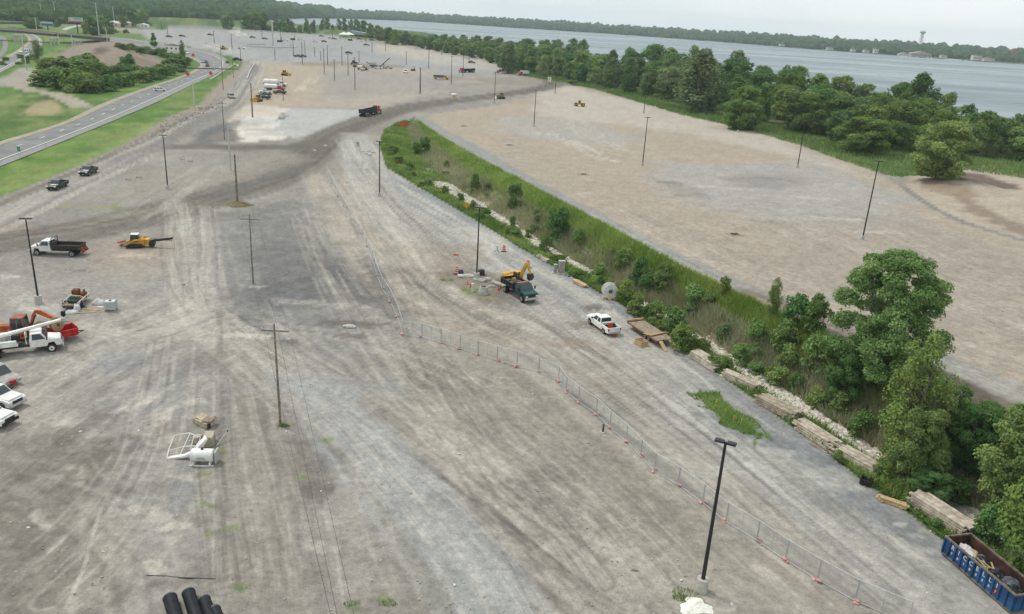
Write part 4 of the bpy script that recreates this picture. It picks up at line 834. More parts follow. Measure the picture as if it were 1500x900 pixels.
for q in range(420):
    a, b_ = random.uniform(235, 325), 0; b_ = 192-(a-225)*.42+random.uniform(-9, 8); w_ = at(a, b_); p.append(w_[:])
o = rocks('verge_rubble', np.array(p), .12, .38, mat('grey_rubble', P(150,140,128), .95, noise=.2), 5); tagd(o, kind='stuff')
p = []
for q in range(2600):
    a, b_ = random.uniform(0, 1500), random.uniform(330, 900); w_ = g(a, b_)
    if inpoly(np.array([w_[0]]), np.array([w_[1]]), DITCH)[0] : continue
    w_ = (w_[0], w_[1], zt(*w_)) ; p.append(w_)
o = rocks('loose_stones', np.array(p), .03, .11, mat('stones', P(196,190,180), .95, noise=.3, scale=.2), 6); tagd(o, kind='stuff')
# woods on the far side of the lake and on the hills behind the highway: one mass each
def woods(name, n, sampler, rad, seed, cols):
    rng = np.random.RandomState(seed); P_, rr = sampler(rng, n); n = len(P_)
    bm = bmesh.new(); bmesh.ops.create_icosphere(bm, subdivisions=2, radius=1); v0 = np.array([v.co[:] for v in bm.verts]); f0 = np.array([[v.index for v in f.verts] for f in bm.faces]); bm.free(); nv = len(v0)
    S = rad*rr*rng.uniform(.7, 1.35, n); V = v0[None]*(1+rng.uniform(-.22, .22, (n, nv, 1)))*S[:, None, None]*np.stack([np.ones(n), np.ones(n), rng.uniform(.8, 1.3, n)], 1)[:, None]
    V = V+P_[:, None]; V[:, :, 2] += (S*.6)[:, None]; Ff = (f0[None]+(np.arange(n)*nv)[:, None, None]).reshape(-1, 3)
    me = npmesh(name, V.reshape(-1, 3), None, Ff, smooth=False); t = np.clip(rng.uniform(0, 1, n)*.7+fbm(P_[:, 0], P_[:, 1], 120, 3, 3)*.6-.15, 0, 1)
    t = np.clip(np.repeat(t, nv)+rng.uniform(-.15, .15, n*nv), 0, 1); vcol(me, 'tint', np.repeat(t[:, None], 3, 1))
    return tagd(link(name, me, leafmat(name+'_leaves', *cols, vary=0, trans=.1)), kind='stuff')
def s_shore(rng, n):
    out = []; sh_ = np.array(FAR_SH); seg = np.hypot(*(sh_[1:]-sh_[:-1]).T); cum = np.r_[0, np.cumsum(seg)]
    s = rng.uniform(0, cum[-1], n); k = np.clip(np.searchsorted(cum, s)-1, 0, len(seg)-1); t = (s-cum[k])/seg[k]; p = sh_[k]*(1-t[:, None])+sh_[k+1]*t[:, None]
    u = p/np.linalg.norm(p, axis=1, keepdims=True); d = 34+rng.uniform(0, 1, n)**2.0*1500; p = p+u*d[:, None]; rr = 1+d/2600
    return np.stack([p[:, 0], p[:, 1], terr(p[:, 0], p[:, 1])], 1), rr
woods('far_shore_woods', 9000, s_shore, 7.5, 51, ((.028,.055,.022), (.075,.115,.042)))
def s_left(rng, n):
    a = np.radians(rng.uniform(-44, -13, n)); r = 1230+rng.uniform(0, 1, n)**1.7*3300; x = r*np.sin(a); y = r*np.cos(a); m = ~inpoly(x, y, LAKE)
    gx = np.hypot((x-GH[0])/190, (y-GH[1]-60)/150) > 1; gb = ((x > GB[0]-200) & (y < GB[1]+330) & (x < GB[0]+260)); m &= gx & ~gb & ~((a > math.radians(-21)) & (r < 1500))
    dn = pdist(x, y, NEAR_SH)[0]; m &= dn > 25
    x, y, r = x[m], y[m], r[m]; return np.stack([x, y, terr(x, y)], 1), 1+(r-1230)/1900
woods('hill_woods', 13000, s_left, 7.0, 52, ((.028,.058,.02), (.09,.135,.045)))
# ------------------------------------------------------------------ paints and helpers for built things
def pm(name, r, g_, b_, rough=.45, **kw): return mat(name, P(r, g_, b_, .9), rough, **kw)
M_WH = pm('white_paint', 234,234,232, .4, noise=.09, scale=1.4); M_GY = pm('grey_paint', 176,178,176, .5, noise=.08); M_BK = pm('black_paint', 42,44,46, .4, noise=.1); M_DK = pm('dark_steel', 58,56,54, .6)
M_BLUE = mat('dumpster_blue', P(42,92,146,.9), .5, noise=.22, scale=.9, col2=P(30,60,96,.8)); M_RED = pm('red_paint', 186,44,40, .4); M_YEL = pm('machine_yellow', 212,164,62, .5, noise=.15, scale=1); M_ORG = pm('machine_orange', 196,98,52, .55, noise=.2, scale=1)
M_GRN = pm('dark_green_paint', 30,74,74, .35); M_GLASS = mat('window_glass', (.03,.045,.05), .08, spec=.7, noise=.05); M_TYRE = mat('tyre_rubber', (.03,.03,.03), .85); M_RIM = pm('rim_metal', 150,150,148, .5); M_CHR = mat('bumper_chrome', (.55,.56,.57), .3, metal=.7, noise=.05)
M_LAMP = mat('lamp_glass', (.7,.7,.66), .2, noise=.03); M_TAIL = mat('tail_lamp', (.4,.03,.02), .3); M_CONC = mat('concrete', P(206,206,200), .9, noise=.1, scale=2.5, bump=.2); M_WOODP = mat('pole_wood', P(156,142,126), .9, noise=.25, scale=3); M_WOODG = mat('weathered_timber', P(184,168,148), .92, col2=P(140,124,108), scale=2.2, bump=.3)
M_WOODN = mat('fresh_lumber', P(214,184,140), .85, noise=.1, scale=2); M_GALV = mat('galvanised_steel', (.52,.54,.54), .45, metal=.5, noise=.08); M_RUST = mat('rusty_steel', P(140,82,56), .85, noise=.3, scale=2); M_ASPH = mat('asphalt', P(142,143,144), .9, noise=.10, scale=.15, bump=.1)
M_LINE = mat('road_line_white', P(226,226,220), .8, noise=.06, scale=.3); M_LINEY = mat('road_line_yellow', P(206,180,110), .8, noise=.06); M_SHLD = mat('shoulder_concrete', P(174,168,156), .9, noise=.08, scale=.2); M_SIGNO = mat('sign_orange', P(238,96,50), .6, noise=.03); M_SIGNY = mat('sign_yellow', P(240,176,34), .6, noise=.03)
M_SIGNG = mat('sign_green', P(70,160,130), .6, noise=.03); M_PIPE = mat('black_corrugated_plastic', (.022,.025,.028), .5, noise=.2, scale=1.5); M_SACK = mat('pink_sandbag', P(228,172,166), .9, noise=.1); M_PLAS = mat('white_plastic', P(228,230,232), .6, noise=.06, scale=1.5); M_BRNP = pm('brown_steel', 104,84,70, .7)
M_TANW = pm('cream_paint', 206,190,160, .6, noise=.1); M_ROOF = pm('roof_grey', 150,150,152, .8)
def thing(name, label, cat, loc, rz=0, group=None, scale=1):
    o = D.objects.new(name, None); COL.objects.link(o); o.location = loc; o.rotation_euler = (0, 0, rz); o.empty_display_size = .5
    if scale != 1: o.scale = (scale,)*3
    return tagd(o, label, cat, group)
def dup(root, loc, rz, label=None, group=None):
    r = root.copy(); COL.objects.link(r); r.location = loc; r.rotation_euler = (0, 0, rz)
    if label: r['label'] = label
    if group: r['group'] = group
    for ch in root.children:
        c = ch.copy(); COL.objects.link(c); c.parent = r
        for gc in ch.children: d = gc.copy(); COL.objects.link(d); d.parent = c
    return r
def head(a, b):
    """location midway and heading from rear pixel a to front pixel b, both on the ground"""
    A = at(*a); B = at(*b); m_ = (A+B)/2; m_.z = zt(m_.x, m_.y); return m_, math.atan2(B.y-A.y, B.x-A.x), (B-A).length
# ------------------------------------------------------------------ roads on the left
def strip(name, Lp, Rp, m, dz, f0=0.0, f1=1.0, kind='structure', n=6, zf=None, dash=None):
    Lw = smooth_line(G(Lp), n); Rw = smooth_line(G(Rp), n); V = []; Fc = []
    acc = 0; on = []
    for i, (a, b_) in enumerate(zip(Lw, Rw)):
        p = (a[0]*(1-f0)+b_[0]*f0, a[1]*(1-f0)+b_[1]*f0); q = (a[0]*(1-f1)+b_[0]*f1, a[1]*(1-f1)+b_[1]*f1)
        z = (zf(i/(len(Lw)-1)) if zf else 0)
        V += [(p[0], p[1], z+dz), (q[0], q[1], z+dz)]
    for i in range(len(Lw)-1): Fc.append((2*i, 2*i+1, 2*i+3, 2*i+2))
    me = D.meshes.new(name); me.from_pydata(V, [], Fc); me.update(); return tagd(link(name, me, m), kind=kind)
def edge_pts(Lp, Rp, f, n=6):
    Lw = smooth_line(G(Lp), n); Rw = smooth_line(G(Rp), n); return [(a[0]*(1-f)+b_[0]*f, a[1]*(1-f)+b_[1]*f) for a, b_ in zip(Lw, Rw)]
def line_marks(name, P_, w, dz, m, dash=None):
    V = []; Fc = []
    segs = []
    if dash:
        on, off = dash; cur = []; acc = 0; P2 = []
        for i in range(len(P_)-1):
            a = Vector(P_[i]); b_ = Vector(P_[i+1]); L_ = (b_-a).length; k = max(1, int(L_/1.0))
            for j in range(k): P2.append(tuple(a.lerp(b_, j/k)))
        acc = 0; cur = [P2[0]]
        for i in range(1, len(P2)):
            acc += math.dist(P2[i], P2[i-1])
            if acc % (on+off) < on: cur.append(P2[i])
            else:
                if len(cur) > 1: segs.append(cur)
                cur = []
    else: segs = [P_]
    for sg in segs:
        o = len(V)
        for i, p in enumerate(sg):
            a = Vector(sg[max(i-1, 0)]); b_ = Vector(sg[min(i+1, len(sg)-1)]); t = (b_-a); t = t.normalized() if t.length > 0 else Vector((1, 0)); nn_ = Vector((-t.y, t.x))*w/2
            V += [(p[0]-nn_.x, p[1]-nn_.y, dz), (p[0]+nn_.x, p[1]+nn_.y, dz)]
        for i in range(len(sg)-1): Fc.append((o+2*i, o+2*i+1, o+2*i+3, o+2*i+2))
    me = D.meshes.new(name); me.from_pydata(V, [], Fc); me.update(); return tagd(link(name, me, m), kind='structure')
HL = [(-90,243),(-40,224),(0,208),(50,193),(95,178),(150,152),(210,130),(262,113),(286,102),(293,94),(276,85),(250,78),(215,70),(180,63.5),(145,58)]
HR = [(-90,284),(-40,262),(0,245),(80,213),(165,178),(230,150),(285,123),(325,104),(336,94),(330,86),(312,78),(280,71.5),(240,65),(200,58.5),(150,53.5)]
for i in range(0): pass
strip('highway_shoulder', HL, HR, M_SHLD, .10); strip('highway', HL, HR, M_ASPH, .16, .14, .80)
line_marks('road_marking', edge_pts(HL, HR, .78), .45, .22, M_LINE); line_marks('road_marking', edge_pts(HL, HR, .165), .4, .22, M_LINEY); line_marks('road_marking', edge_pts(HL, HR, .47), .4, .22, M_LINE, (4.5, 9))
strip('highway_shoulder', HL, HR, mat('asphalt_shoulder', P(158,158,156), .9, noise=.08), .15, .81, 1.0)
RL = [(-60,118),(0,88),(20,77),(36,66),(41,59),(38,53),(28,48)]; RR_ = [(-60,142),(0,107),(32,90),(52,76),(62,65),(60,57),(48,50)]
strip('highway_ramp', RL, RR_, M_SHLD, .10); strip('highway_ramp', RL, RR_, M_ASPH, .16, .16, .86); line_marks('road_marking', edge_pts(RL, RR_, .82), .5, .22, M_LINE); line_marks('road_marking', edge_pts(RL, RR_, .2), .5, .22, M_LINEY)
R2L = [(-60,70),(-10,62),(2,60),(4,68),(-4,80),(-40,92)]; R2R = [(-60,52),(-8,52),(8,56),(12,66),(4,82),(-30,98)]
strip('highway_ramp', R2L, R2R, M_ASPH, .16)
R3L = [(90,44.5),(100,40),(120,37),(128,36.5)]; R3R = [(98,45.5),(108,41.5),(124,38.5),(130,37.5)]
strip('slip_road', R3L, R3R, mat('pale_concrete_road', P(196,198,198), .9), .5)
R4L = [(24,30),(60,29),(95,29),(130,33)]; R4R = [(24,32),(60,31.5),(95,33),(132,35)]
strip('distant_highway', R4L, R4R, mat('far_asphalt', P(176,170,164), .9), 1.0)
# bridges
def bridge(pts, h0, wdt, label, piers):
    W = [Vector((*g(px, py, hz_), hz_)) for px, py, hz_ in pts]; o = thing('road_bridge', label, 'bridge', (W[len(W)//2].x, W[len(W)//2].y, 0)); off = o.location
    dk = MB(); pa = MB(); gr = MB()
    for i in range(len(W)-1):
        a, b_ = W[i]-off, W[i+1]-off; d = (b_-a); L_ = d.length; rz = math.atan2(d.y, d.x); c = (a+b_)/2; ry = -math.atan2(d.z, math.hypot(d.x, d.y))
        nx, ny = -math.sin(rz), math.cos(rz)
        dk.box((c.x, c.y, c.z-.2), (L_+.6, wdt, .4), rz, ry)
        for s_ in (-1, 1): pa.box((c.x+nx*s_*(wdt/2-.2), c.y+ny*s_*(wdt/2-.2), c.z+.45), (L_+.6, .35, .9), rz, ry)
        for q in range(4): gr.box((c.x+nx*(q-1.5)*wdt*.28, c.y+ny*(q-1.5)*wdt*.28, c.z-1.15), (L_+.4, .5, 1.4), rz, ry)
    dk.build('deck', M_ASPH, o); pa.build('parapet', mat('bridge_concrete', P(190,180,166), .9), o); gr.build('girders', mat('bridge_girder', P(112,128,118), .8), o)
    for (px, py, hz_) in piers:
        c = Vector((*g(px, py, hz_), 0))-off; i = 0; d = W[1]-W[0]; rz = math.atan2(d.y, d.x); hgt = hz_-1.9
        mb = MB().box((c.x, c.y, hgt-.5), (1.6, wdt*.9, 1.0), rz)
        for s_ in (-1, 0, 1): mb.cyl((c.x-math.sin(rz)*s_*wdt*.34, c.y+math.cos(rz)*s_*wdt*.34, -.3), (c.x-math.sin(rz)*s_*wdt*.34, c.y+math.cos(rz)*s_*wdt*.34, hgt-.9), .6)
        mb.build('pier', M_CONC, o)
    return o
bridge([(-80,38,8.5),(-20,41.5,8.5),(40,45.5,8),(80,49.5,7),(120,53,5),(150,56,2)], 8, 13, 'long concrete highway bridge on piers crossing over the ramps at the far left', [(25,47,8),(78,51.5,7),(113,55,5.4)])
bridge([(-60,31,7),(-10,32,7),(24,32.5,6)], 7, 13, 'short far concrete overpass behind the long bridge at the left edge', [(19,35,6.2)])

# ------------------------------------------------------------------ light poles and utility poles
def light_pole_mesh(): pass
def lamp_pole(base, top, label, heads=2, hrz=.6, arm=.75, base_h=.85, base_r=.32, r=.1, group=None, wood=False, m=None, dz=0, nobase=False):
    b_ = at(*base); h = ptop(b_, *top); far = math.hypot(b_[0], b_[1]); o = thing('light_pole', label, 'light pole', b_, 0, group)
    k = 1+max(0, far-120)/800; arm = min(arm, .15) if arm < 1 else arm
    mm_ = m or M_BK
    if not nobase: MB().cyl((0, 0, -.2), (0, 0, base_h), base_r*k, n=16).build('concrete_base', M_CONC, o)
    MB().cyl((0, 0, 0 if nobase else base_h), (0, 0, h), r*k*1.25, r*k*.8, n=10).build('pole', mm_, o)
    for s_ in ((-1, 1) if heads == 2 else (1,) if heads == 1 else ()):
        hd = MB(); cx, cy = math.cos(hrz)*s_, math.sin(hrz)*s_
        hd.box((cx*arm*.5, cy*arm*.5, h-.06), (arm, .08, .08), hrz)
        hd.box((cx*(arm+.25)*1, cy*(arm+.25), h-.02), (.62*k, .40*k, .14), hrz)
        hd.build('lamp_head', mm_, o)
    return o
LP = 'black light poles of the gravel lots'
lamp_pole((1027,866), (1055,646), 'nearest tall black light pole with two heads on white base beside the chalk heap', hrz=-.45, arm=.5, base_h=1.1, base_r=.42, r=.12)
lamp_pole((57,445), (40,320), 'black light pole with white base standing above the orange backhoe', hrz=.2, base_r=.42, base_h=1.1)
lamp_pole((698,410), (700,304), 'black light pole on white base rising from the weedy island with cones', hrz=-.3, base_r=.42, base_h=1.1)
lamp_pole((556,288), (554,207), 'black light pole by the ditch edge above the fence corner, its base white', hrz=.2)
lamp_pole((246,277), (239,198), 'black light pole on the left gravel near the two dark pickups', hrz=.1)
lamp_pole((1263,352), (1288,236), 'nearest black light pole with two heads on the upper tan lot', hrz=.0)
lamp_pole((941,243), (948,172), 'slim light pole in the middle of the upper tan lot', hrz=0)
lamp_pole((1168,246), (1181,178), 'slim light pole of the upper lot standing near the right verge', hrz=0)
lamp_pole((782,186), (786,133), 'slim light pole at the near left part of the upper lot', hrz=0)
lamp_pole((1081,194), (1085,140), 'light pole of the upper lot half hidden against the bright trees', hrz=0)
lamp_pole((943,166), (948,112), 'light pole of the upper lot in front of the lakeside poplars', hrz=0)
lamp_pole((813,137), (815,106), 'light pole at the far top corner of the upper lot beside the small cone bush', hrz=0)
lamp_pole((724,151), (726,106), 'light pole beside the bulldozer at the top end of the upper lot', hrz=0)
for (b1, b2, t1, t2) in [(661,124,663,83),(678,112,680,78),(628,101,628,68),(647,81,648,66),(687,90,688,72),(615,138,616,100),(520,132,520,85),(510,111,510,80),(490,119,491,88),(475,109,474,72),(443,95,443,63),(447,83,447,60),(430,84,430,58),(480,96,480,67),(501,95,501,69),
      (461,83,461,70),(545,77,545,62),(526,93,527,76),(487,58,487,46),(403,88,403,72),(340,72,340,50),(314,64,313,46),(353,93,353,72),(375,47,375,36),(384,58,384,46),(411,60,411,44),(237,45,236,31),(246,52,246,40),(470,90,470,76),(595,95,595,76),(536,62,536,50),(565,75,565,60),(450,50,450,38)]:
    lamp_pole((b1, b2), (t1, t2), 'thin dark light pole standing among many on the far gravel lots', hrz=random.uniform(-.3, .3), arm=.6, group='light poles of the far gravel lots', r=.11)
o_ = lamp_pole((400,67), (400,33), 'tall pale mast standing in the circular kerb on the far grey lot', heads=0, r=.35, m=M_GALV)
for (b_, t_, lab) in [((39,103),(31,50),'tall grey street lamp beside the highway ramp at far left'),((146,58),(139,4),'tallest grey high-mast light beside the bridge end and mound'),((285,158),(284,120),'grey street lamp on the grass right of the highway'),((87,68),(86,50),'grey street lamp below the long bridge, left of two'),((107,73),(105,51),'grey street lamp below the long bridge, right of two'),
      ((157,61),(156,40),'grey street lamp just right of the highest mast'),((54,45),(53,26),'grey street lamp in front of the blue and white billboard'),((82,31),(79,3),'thin mast on the distant highway behind the billboards'),((62,31),(60,6),'thin mast on the distant highway at far left'),((168,37),(166,10),'pale mast left of the distant toll sheds'),((35,22),(34,12),'small pale mast before the hill woods at far left')]:
    lamp_pole(b_, t_, lab, heads=2 if 'mast' in lab else 1, m=M_GALV, hrz=.3, arm=1.6, nobase=True, r=.18)
def wood_pole(base, top, label, cross=True, r=.105, rz=0, cw=2.6, m=None, lean=0):
    b_ = at(*base); h = ptop(b_, *top); o = thing('utility_pole', label, 'utility pole', b_, rz)
    k = 1+max(0, math.hypot(b_[0], b_[1])-120)/900
    MB().tube([(0, 0, -.3), (lean*.5, 0, h*.5), (lean, 0, h)], [r*1.2*k, r*k, r*.75*k], 9).build('pole', m or M_WOODP, o)
    if cross:
        MB().box((lean, .12, h-.75), (cw, .1, .12)).build('crossarm', mat('grey_wood', P(140,134,126), .9), o)
        for x_ in (-cw*.46, 0, cw*.46): MB().cyl((lean+x_, .12, h-.69 if x_ else h), (lean+x_, .12, h-.45 if x_ else h+.35), .045).build('insulator', M_PLAS, o)
    return o, h
up1, h1 = wood_pole((411,623), (415,474), 'brown wooden utility pole with crossarm, nearest of the overhead line', lean=-.15)
up2, h2 = wood_pole((371,416), (374,314), 'grey-brown utility pole with crossarm in the middle gravel field')
up3, h3 = wood_pole((348,298), (347,226), 'bare brown wooden pole on a weedy heap beside the dark road', cross=False, r=.2)
wood_pole((338,250), (337,186), 'pale grey pole on tan gravel left of the dark road bend', cross=True, m=M_GALV, r=.18)
wood_pole((329,205), (327,148), 'wooden pole at the dark stockpile left of the white heap', cross=True)
wood_pole((327,132), (325,66), 'thin dark pole on the rubble verge below the highway curve', cross=False)
wood_pole((342,114), (341,84), 'short dark pole on the verge right of the highway curve', cross=False)
wood_pole((370,172), (368,122), 'brown pole at the top of the pale haul track near the parked vehicles', cross=False, r=.2)
wood_pole((415,148), (415,112), 'thin pole with pinkish foot beside the cluster of parked pickups', cross=False)
wood_pole((616,138), (616,99), 'slim brown pole beyond the red and black tractor trailer', cross=False)
wood_pole((331,106), (330,84), 'small pale post at the highway gantry on the right verge', cross=False, m=M_GALV)
# overhead wires
def wire(p, q, sag, name='overhead_wire', lab='', r=.011, grp=None):
    pts = [Vector(p).lerp(Vector(q), t)-Vector((0, 0, sag*4*t*(1-t))) for t in np.linspace(0, 1, 17)]
    o = MB().tube(pts, r, 4).build(name, mat('wire_dark', (.05,.05,.055), .6), None); return tagd(o, lab, 'wire', grp)
def tip(o, h, x_, dz=-.45): return Vector((o.location.x+x_, o.location.y+.12, o.location.z+h+dz))
behind = [Vector((*g(488+dx_, 905, 9.6), 9.6)) for dx_ in (0, 9, 34)]
for k, x_ in enumerate((-1.2, 0, 1.2)):
    a = tip(up1, h1, x_, .35 if x_ == 0 else -.45); b_ = behind[k]; d = (b_-a)
    wire(a, a+d*1.9, .5, lab='overhead wire running from the nearest utility pole towards the bottom edge', grp='overhead wires of the nearest span')
    wire(tip(up2, h2, x_, .35 if x_ == 0 else -.45), a, .8, lab='overhead wire strung between the two poles with crossarms', grp='overhead wires of the middle span')

# ------------------------------------------------------------------ temporary fence
FP = [(1330,915),(1252,882),(1197,851),(1150,822),(1108,793),(1063,766),(1029,738),(993,712),(958,691),(938,670),(917,648),(893,628),(873,608),(847,590),(829,575),(818,559),(789,547),(757,537),(728,529),(700,521),(674,512),(646,503),(618,495),(590,491),(582,465),(572,443),(560,424),(552,404),(546,382),(537,362),(526,342),(514,322),(503,304),(495,288),(486,270),(478,254)]
M_MESH = D.materials.new('chain_link'); M_MESH.use_nodes = True; nt = M_MESH.node_tree; N = nt.nodes; L = nt.links; b = N['Principled BSDF']; b.inputs['Base Color'].default_value = (.5,.52,.52,1); b.inputs['Metallic'].default_value = .3; b.inputs['Roughness'].default_value = .5
tcx = N.new('ShaderNodeTexCoord'); mpx = N.new('ShaderNodeMapping'); mpx.inputs['Rotation'].default_value = (0, math.radians(45), 0); mpx.inputs['Scale'].default_value = (14, 14, 14); L.new(tcx.outputs['Object'], mpx.inputs[0])
sxx = N.new('ShaderNodeSeparateXYZ'); L.new(mpx.outputs[0], sxx.inputs[0])
def frac_lt(sock):
    f_ = N.new('ShaderNodeMath'); f_.operation = 'FRACT'; L.new(sock, f_.inputs[0]); l_ = N.new('ShaderNodeMath'); l_.operation = 'LESS_THAN'; l_.inputs[1].default_value = .11; L.new(f_.outputs[0], l_.inputs[0]); return l_.outputs[0]
mxx = N.new('ShaderNodeMath'); mxx.operation = 'MAXIMUM'; L.new(frac_lt(sxx.outputs[0]), mxx.inputs[0]); L.new(frac_lt(sxx.outputs[2]), mxx.inputs[1]); L.new(mxx.outputs[0], b.inputs['Alpha'])
FW = [at(*p) for p in FP]
for i in range(len(FW)-1):
    a, b_ = FW[i], FW[i+1]; d = b_-a; L_ = d.length; rz = math.atan2(d.y, d.x)
    if i == 0: lab = 'chain-link fence panel cut by the bottom edge of the photo'
    elif i < 15: lab = 'chain-link fence panel on the long run from the bottom edge up to the first corner'
    elif i < 23: lab = 'chain-link fence panel on the short run between the two fence corners'
    else: lab = 'chain-link fence panel on the distant run up the middle of the site'
    gp = None if i == 0 else ('fence panels of the near run' if i < 15 else 'fence panels of the middle run' if i < 23 else 'fence panels of the far run')
    o = thing('fence_panel', lab, 'fence panel', a, rz, gp)
    fr = MB(); hh = 1.9
    for x_ in (.04, L_-.04): fr.cyl((x_, 0, 0), (x_, 0, hh+.03), .038, n=6)
    fr.cyl((0, 0, hh), (L_, 0, hh), .034, n=6); fr.cyl((0, 0, .12), (L_, 0, .12), .03, n=6)
    fr.build('frame', M_GALV, o)
    MB().cyl((L_/2, 0, .1), (L_/2, 0, hh), .02, n=5).build('stiffener', M_GALV, o)
    me = D.meshes.new('mesh_infill'); me.from_pydata([(0, 0, .12), (L_, 0, .12), (L_, 0, hh), (0, 0, hh)], [], [(0, 1, 2, 3)]); link('mesh_infill', me, M_MESH, o)
    if i > 0:
        far_ = i > 23
        s_ = MB(); rnd = random.Random(i)
        for q in range(2): s_.box((rnd.uniform(-.25, .25), rnd.uniform(-.22, .22), .1+.13*q), (.42, .26, .13), rnd.uniform(-.6, .6), bev=.06)
        so_ = s_.build('sandbag', M_SACK, None); so_.location = a; so_.rotation_euler[2] = rz
        tagd(so_, 'pink sandbag weighing down a foot of the chain-link fence', 'sandbag', 'pink sandbags along the fence')
# ------------------------------------------------------------------ vehicles: +X is forward, origin on the ground midway
def wheel(o, x, y, r=.38, w=.26, rim=None, dual=False):
    W_ = w*(2.1 if dual else 1)
    t = MB().cyl((x, y-W_/2, r), (x, y+W_/2, r), r, n=18).build('wheel', M_TYRE, o, bevel=0)
    s_ = 1 if y > 0 else -1
    MB().cyl((x, y+s_*(W_/2-.02), r), (x, y+s_*(W_/2+.02), r), r*.58, n=14).build('rim', rim or M_RIM, t)
    MB().cyl((x, y+s_*(W_/2+.01), r), (x, y+s_*(W_/2+.05), r), r*.2, n=8).build('hub', M_DK, t)
def quadpane(mb, A, B, C, Dd, ins=.08, off=.012):
    A, B, C, Dd = map(Vector, (A, B, C, Dd)); n = (B-A).cross(Dd-A).normalized(); c = (A+B+C+Dd)/4
    q = [p.lerp(c, ins)+n*off for p in (A, B, C, Dd)]; mb.add(q+[p-n*.03 for p in q], [(0, 1, 2, 3), (4, 5, 1, 0), (5, 6, 2, 1), (6, 7, 3, 2), (7, 4, 0, 3), (7, 6, 5, 4)])
def cabin(o, x0, x1, x2, x3, z0, z1, w, paint, tp=.84, split=None, wname='window'):
    """greenhouse: roof from x1 to x2, base from x0 to x3"""
    h0 = w/2; h1 = h0*tp
    b0 = [(x0, -h0, z0), (x3, -h0, z0), (x3, h0, z0), (x0, h0, z0)]; b1 = [(x1, -h1, z1), (x2, -h1, z1), (x2, h1, z1), (x1, h1, z1)]
    zc = z1+.05; b2 = [(x1+.12, -h1+.12, zc), (x2-.12, -h1+.12, zc), (x2-.12, h1-.12, zc), (x1+.12, h1-.12, zc)]
    MB().add(b0+b1+b2, [(0, 3, 2, 1), (0, 1, 5, 4), (1, 2, 6, 5), (2, 3, 7, 6), (3, 0, 4, 7), (4, 5, 9, 8), (5, 6, 10, 9), (6, 7, 11, 10), (7, 4, 8, 11), (8, 9, 10, 11)]).build('cab', paint, o)
    mb = MB(); quadpane(mb, b0[1], b0[2], b1[2], b1[1], .1); mb.build('windshield', M_GLASS, o)
    mb = MB(); quadpane(mb, b0[3], b0[0], b1[0], b1[3], .14); mb.build('rear_window', M_GLASS, o)
    sp_ = split or [(.0, 1.0)]
    for s_ in (0, 1):
        for (f0, f1) in sp_:
            A, B, C, Dd = (b0[0], b0[1], b1[1], b1[0]) if s_ == 0 else (b0[2], b0[3], b1[3], b1[2])
            if s_ == 1: f0, f1 = 1-f1, 1-f0
            L2 = lambda p, q, t: tuple(Vector(p).lerp(Vector(q), t))
            mb = MB(); quadpane(mb, L2(A, B, f0), L2(A, B, f1), L2(Dd, C, f1), L2(Dd, C, f0), .14); mb.build(wname, M_GLASS, o)
def lights(o, xf, xr, w, zf, zr, sz=.3):
    for s_ in (-1, 1):
        MB().box((xf, s_*(w/2-.2), zf), (.06, .34, sz*.75)).build('headlight', M_LAMP, o); MB().box((xr, s_*(w/2-.1), zr), (.06, .16, sz)).build('tail_light', M_TAIL, o)
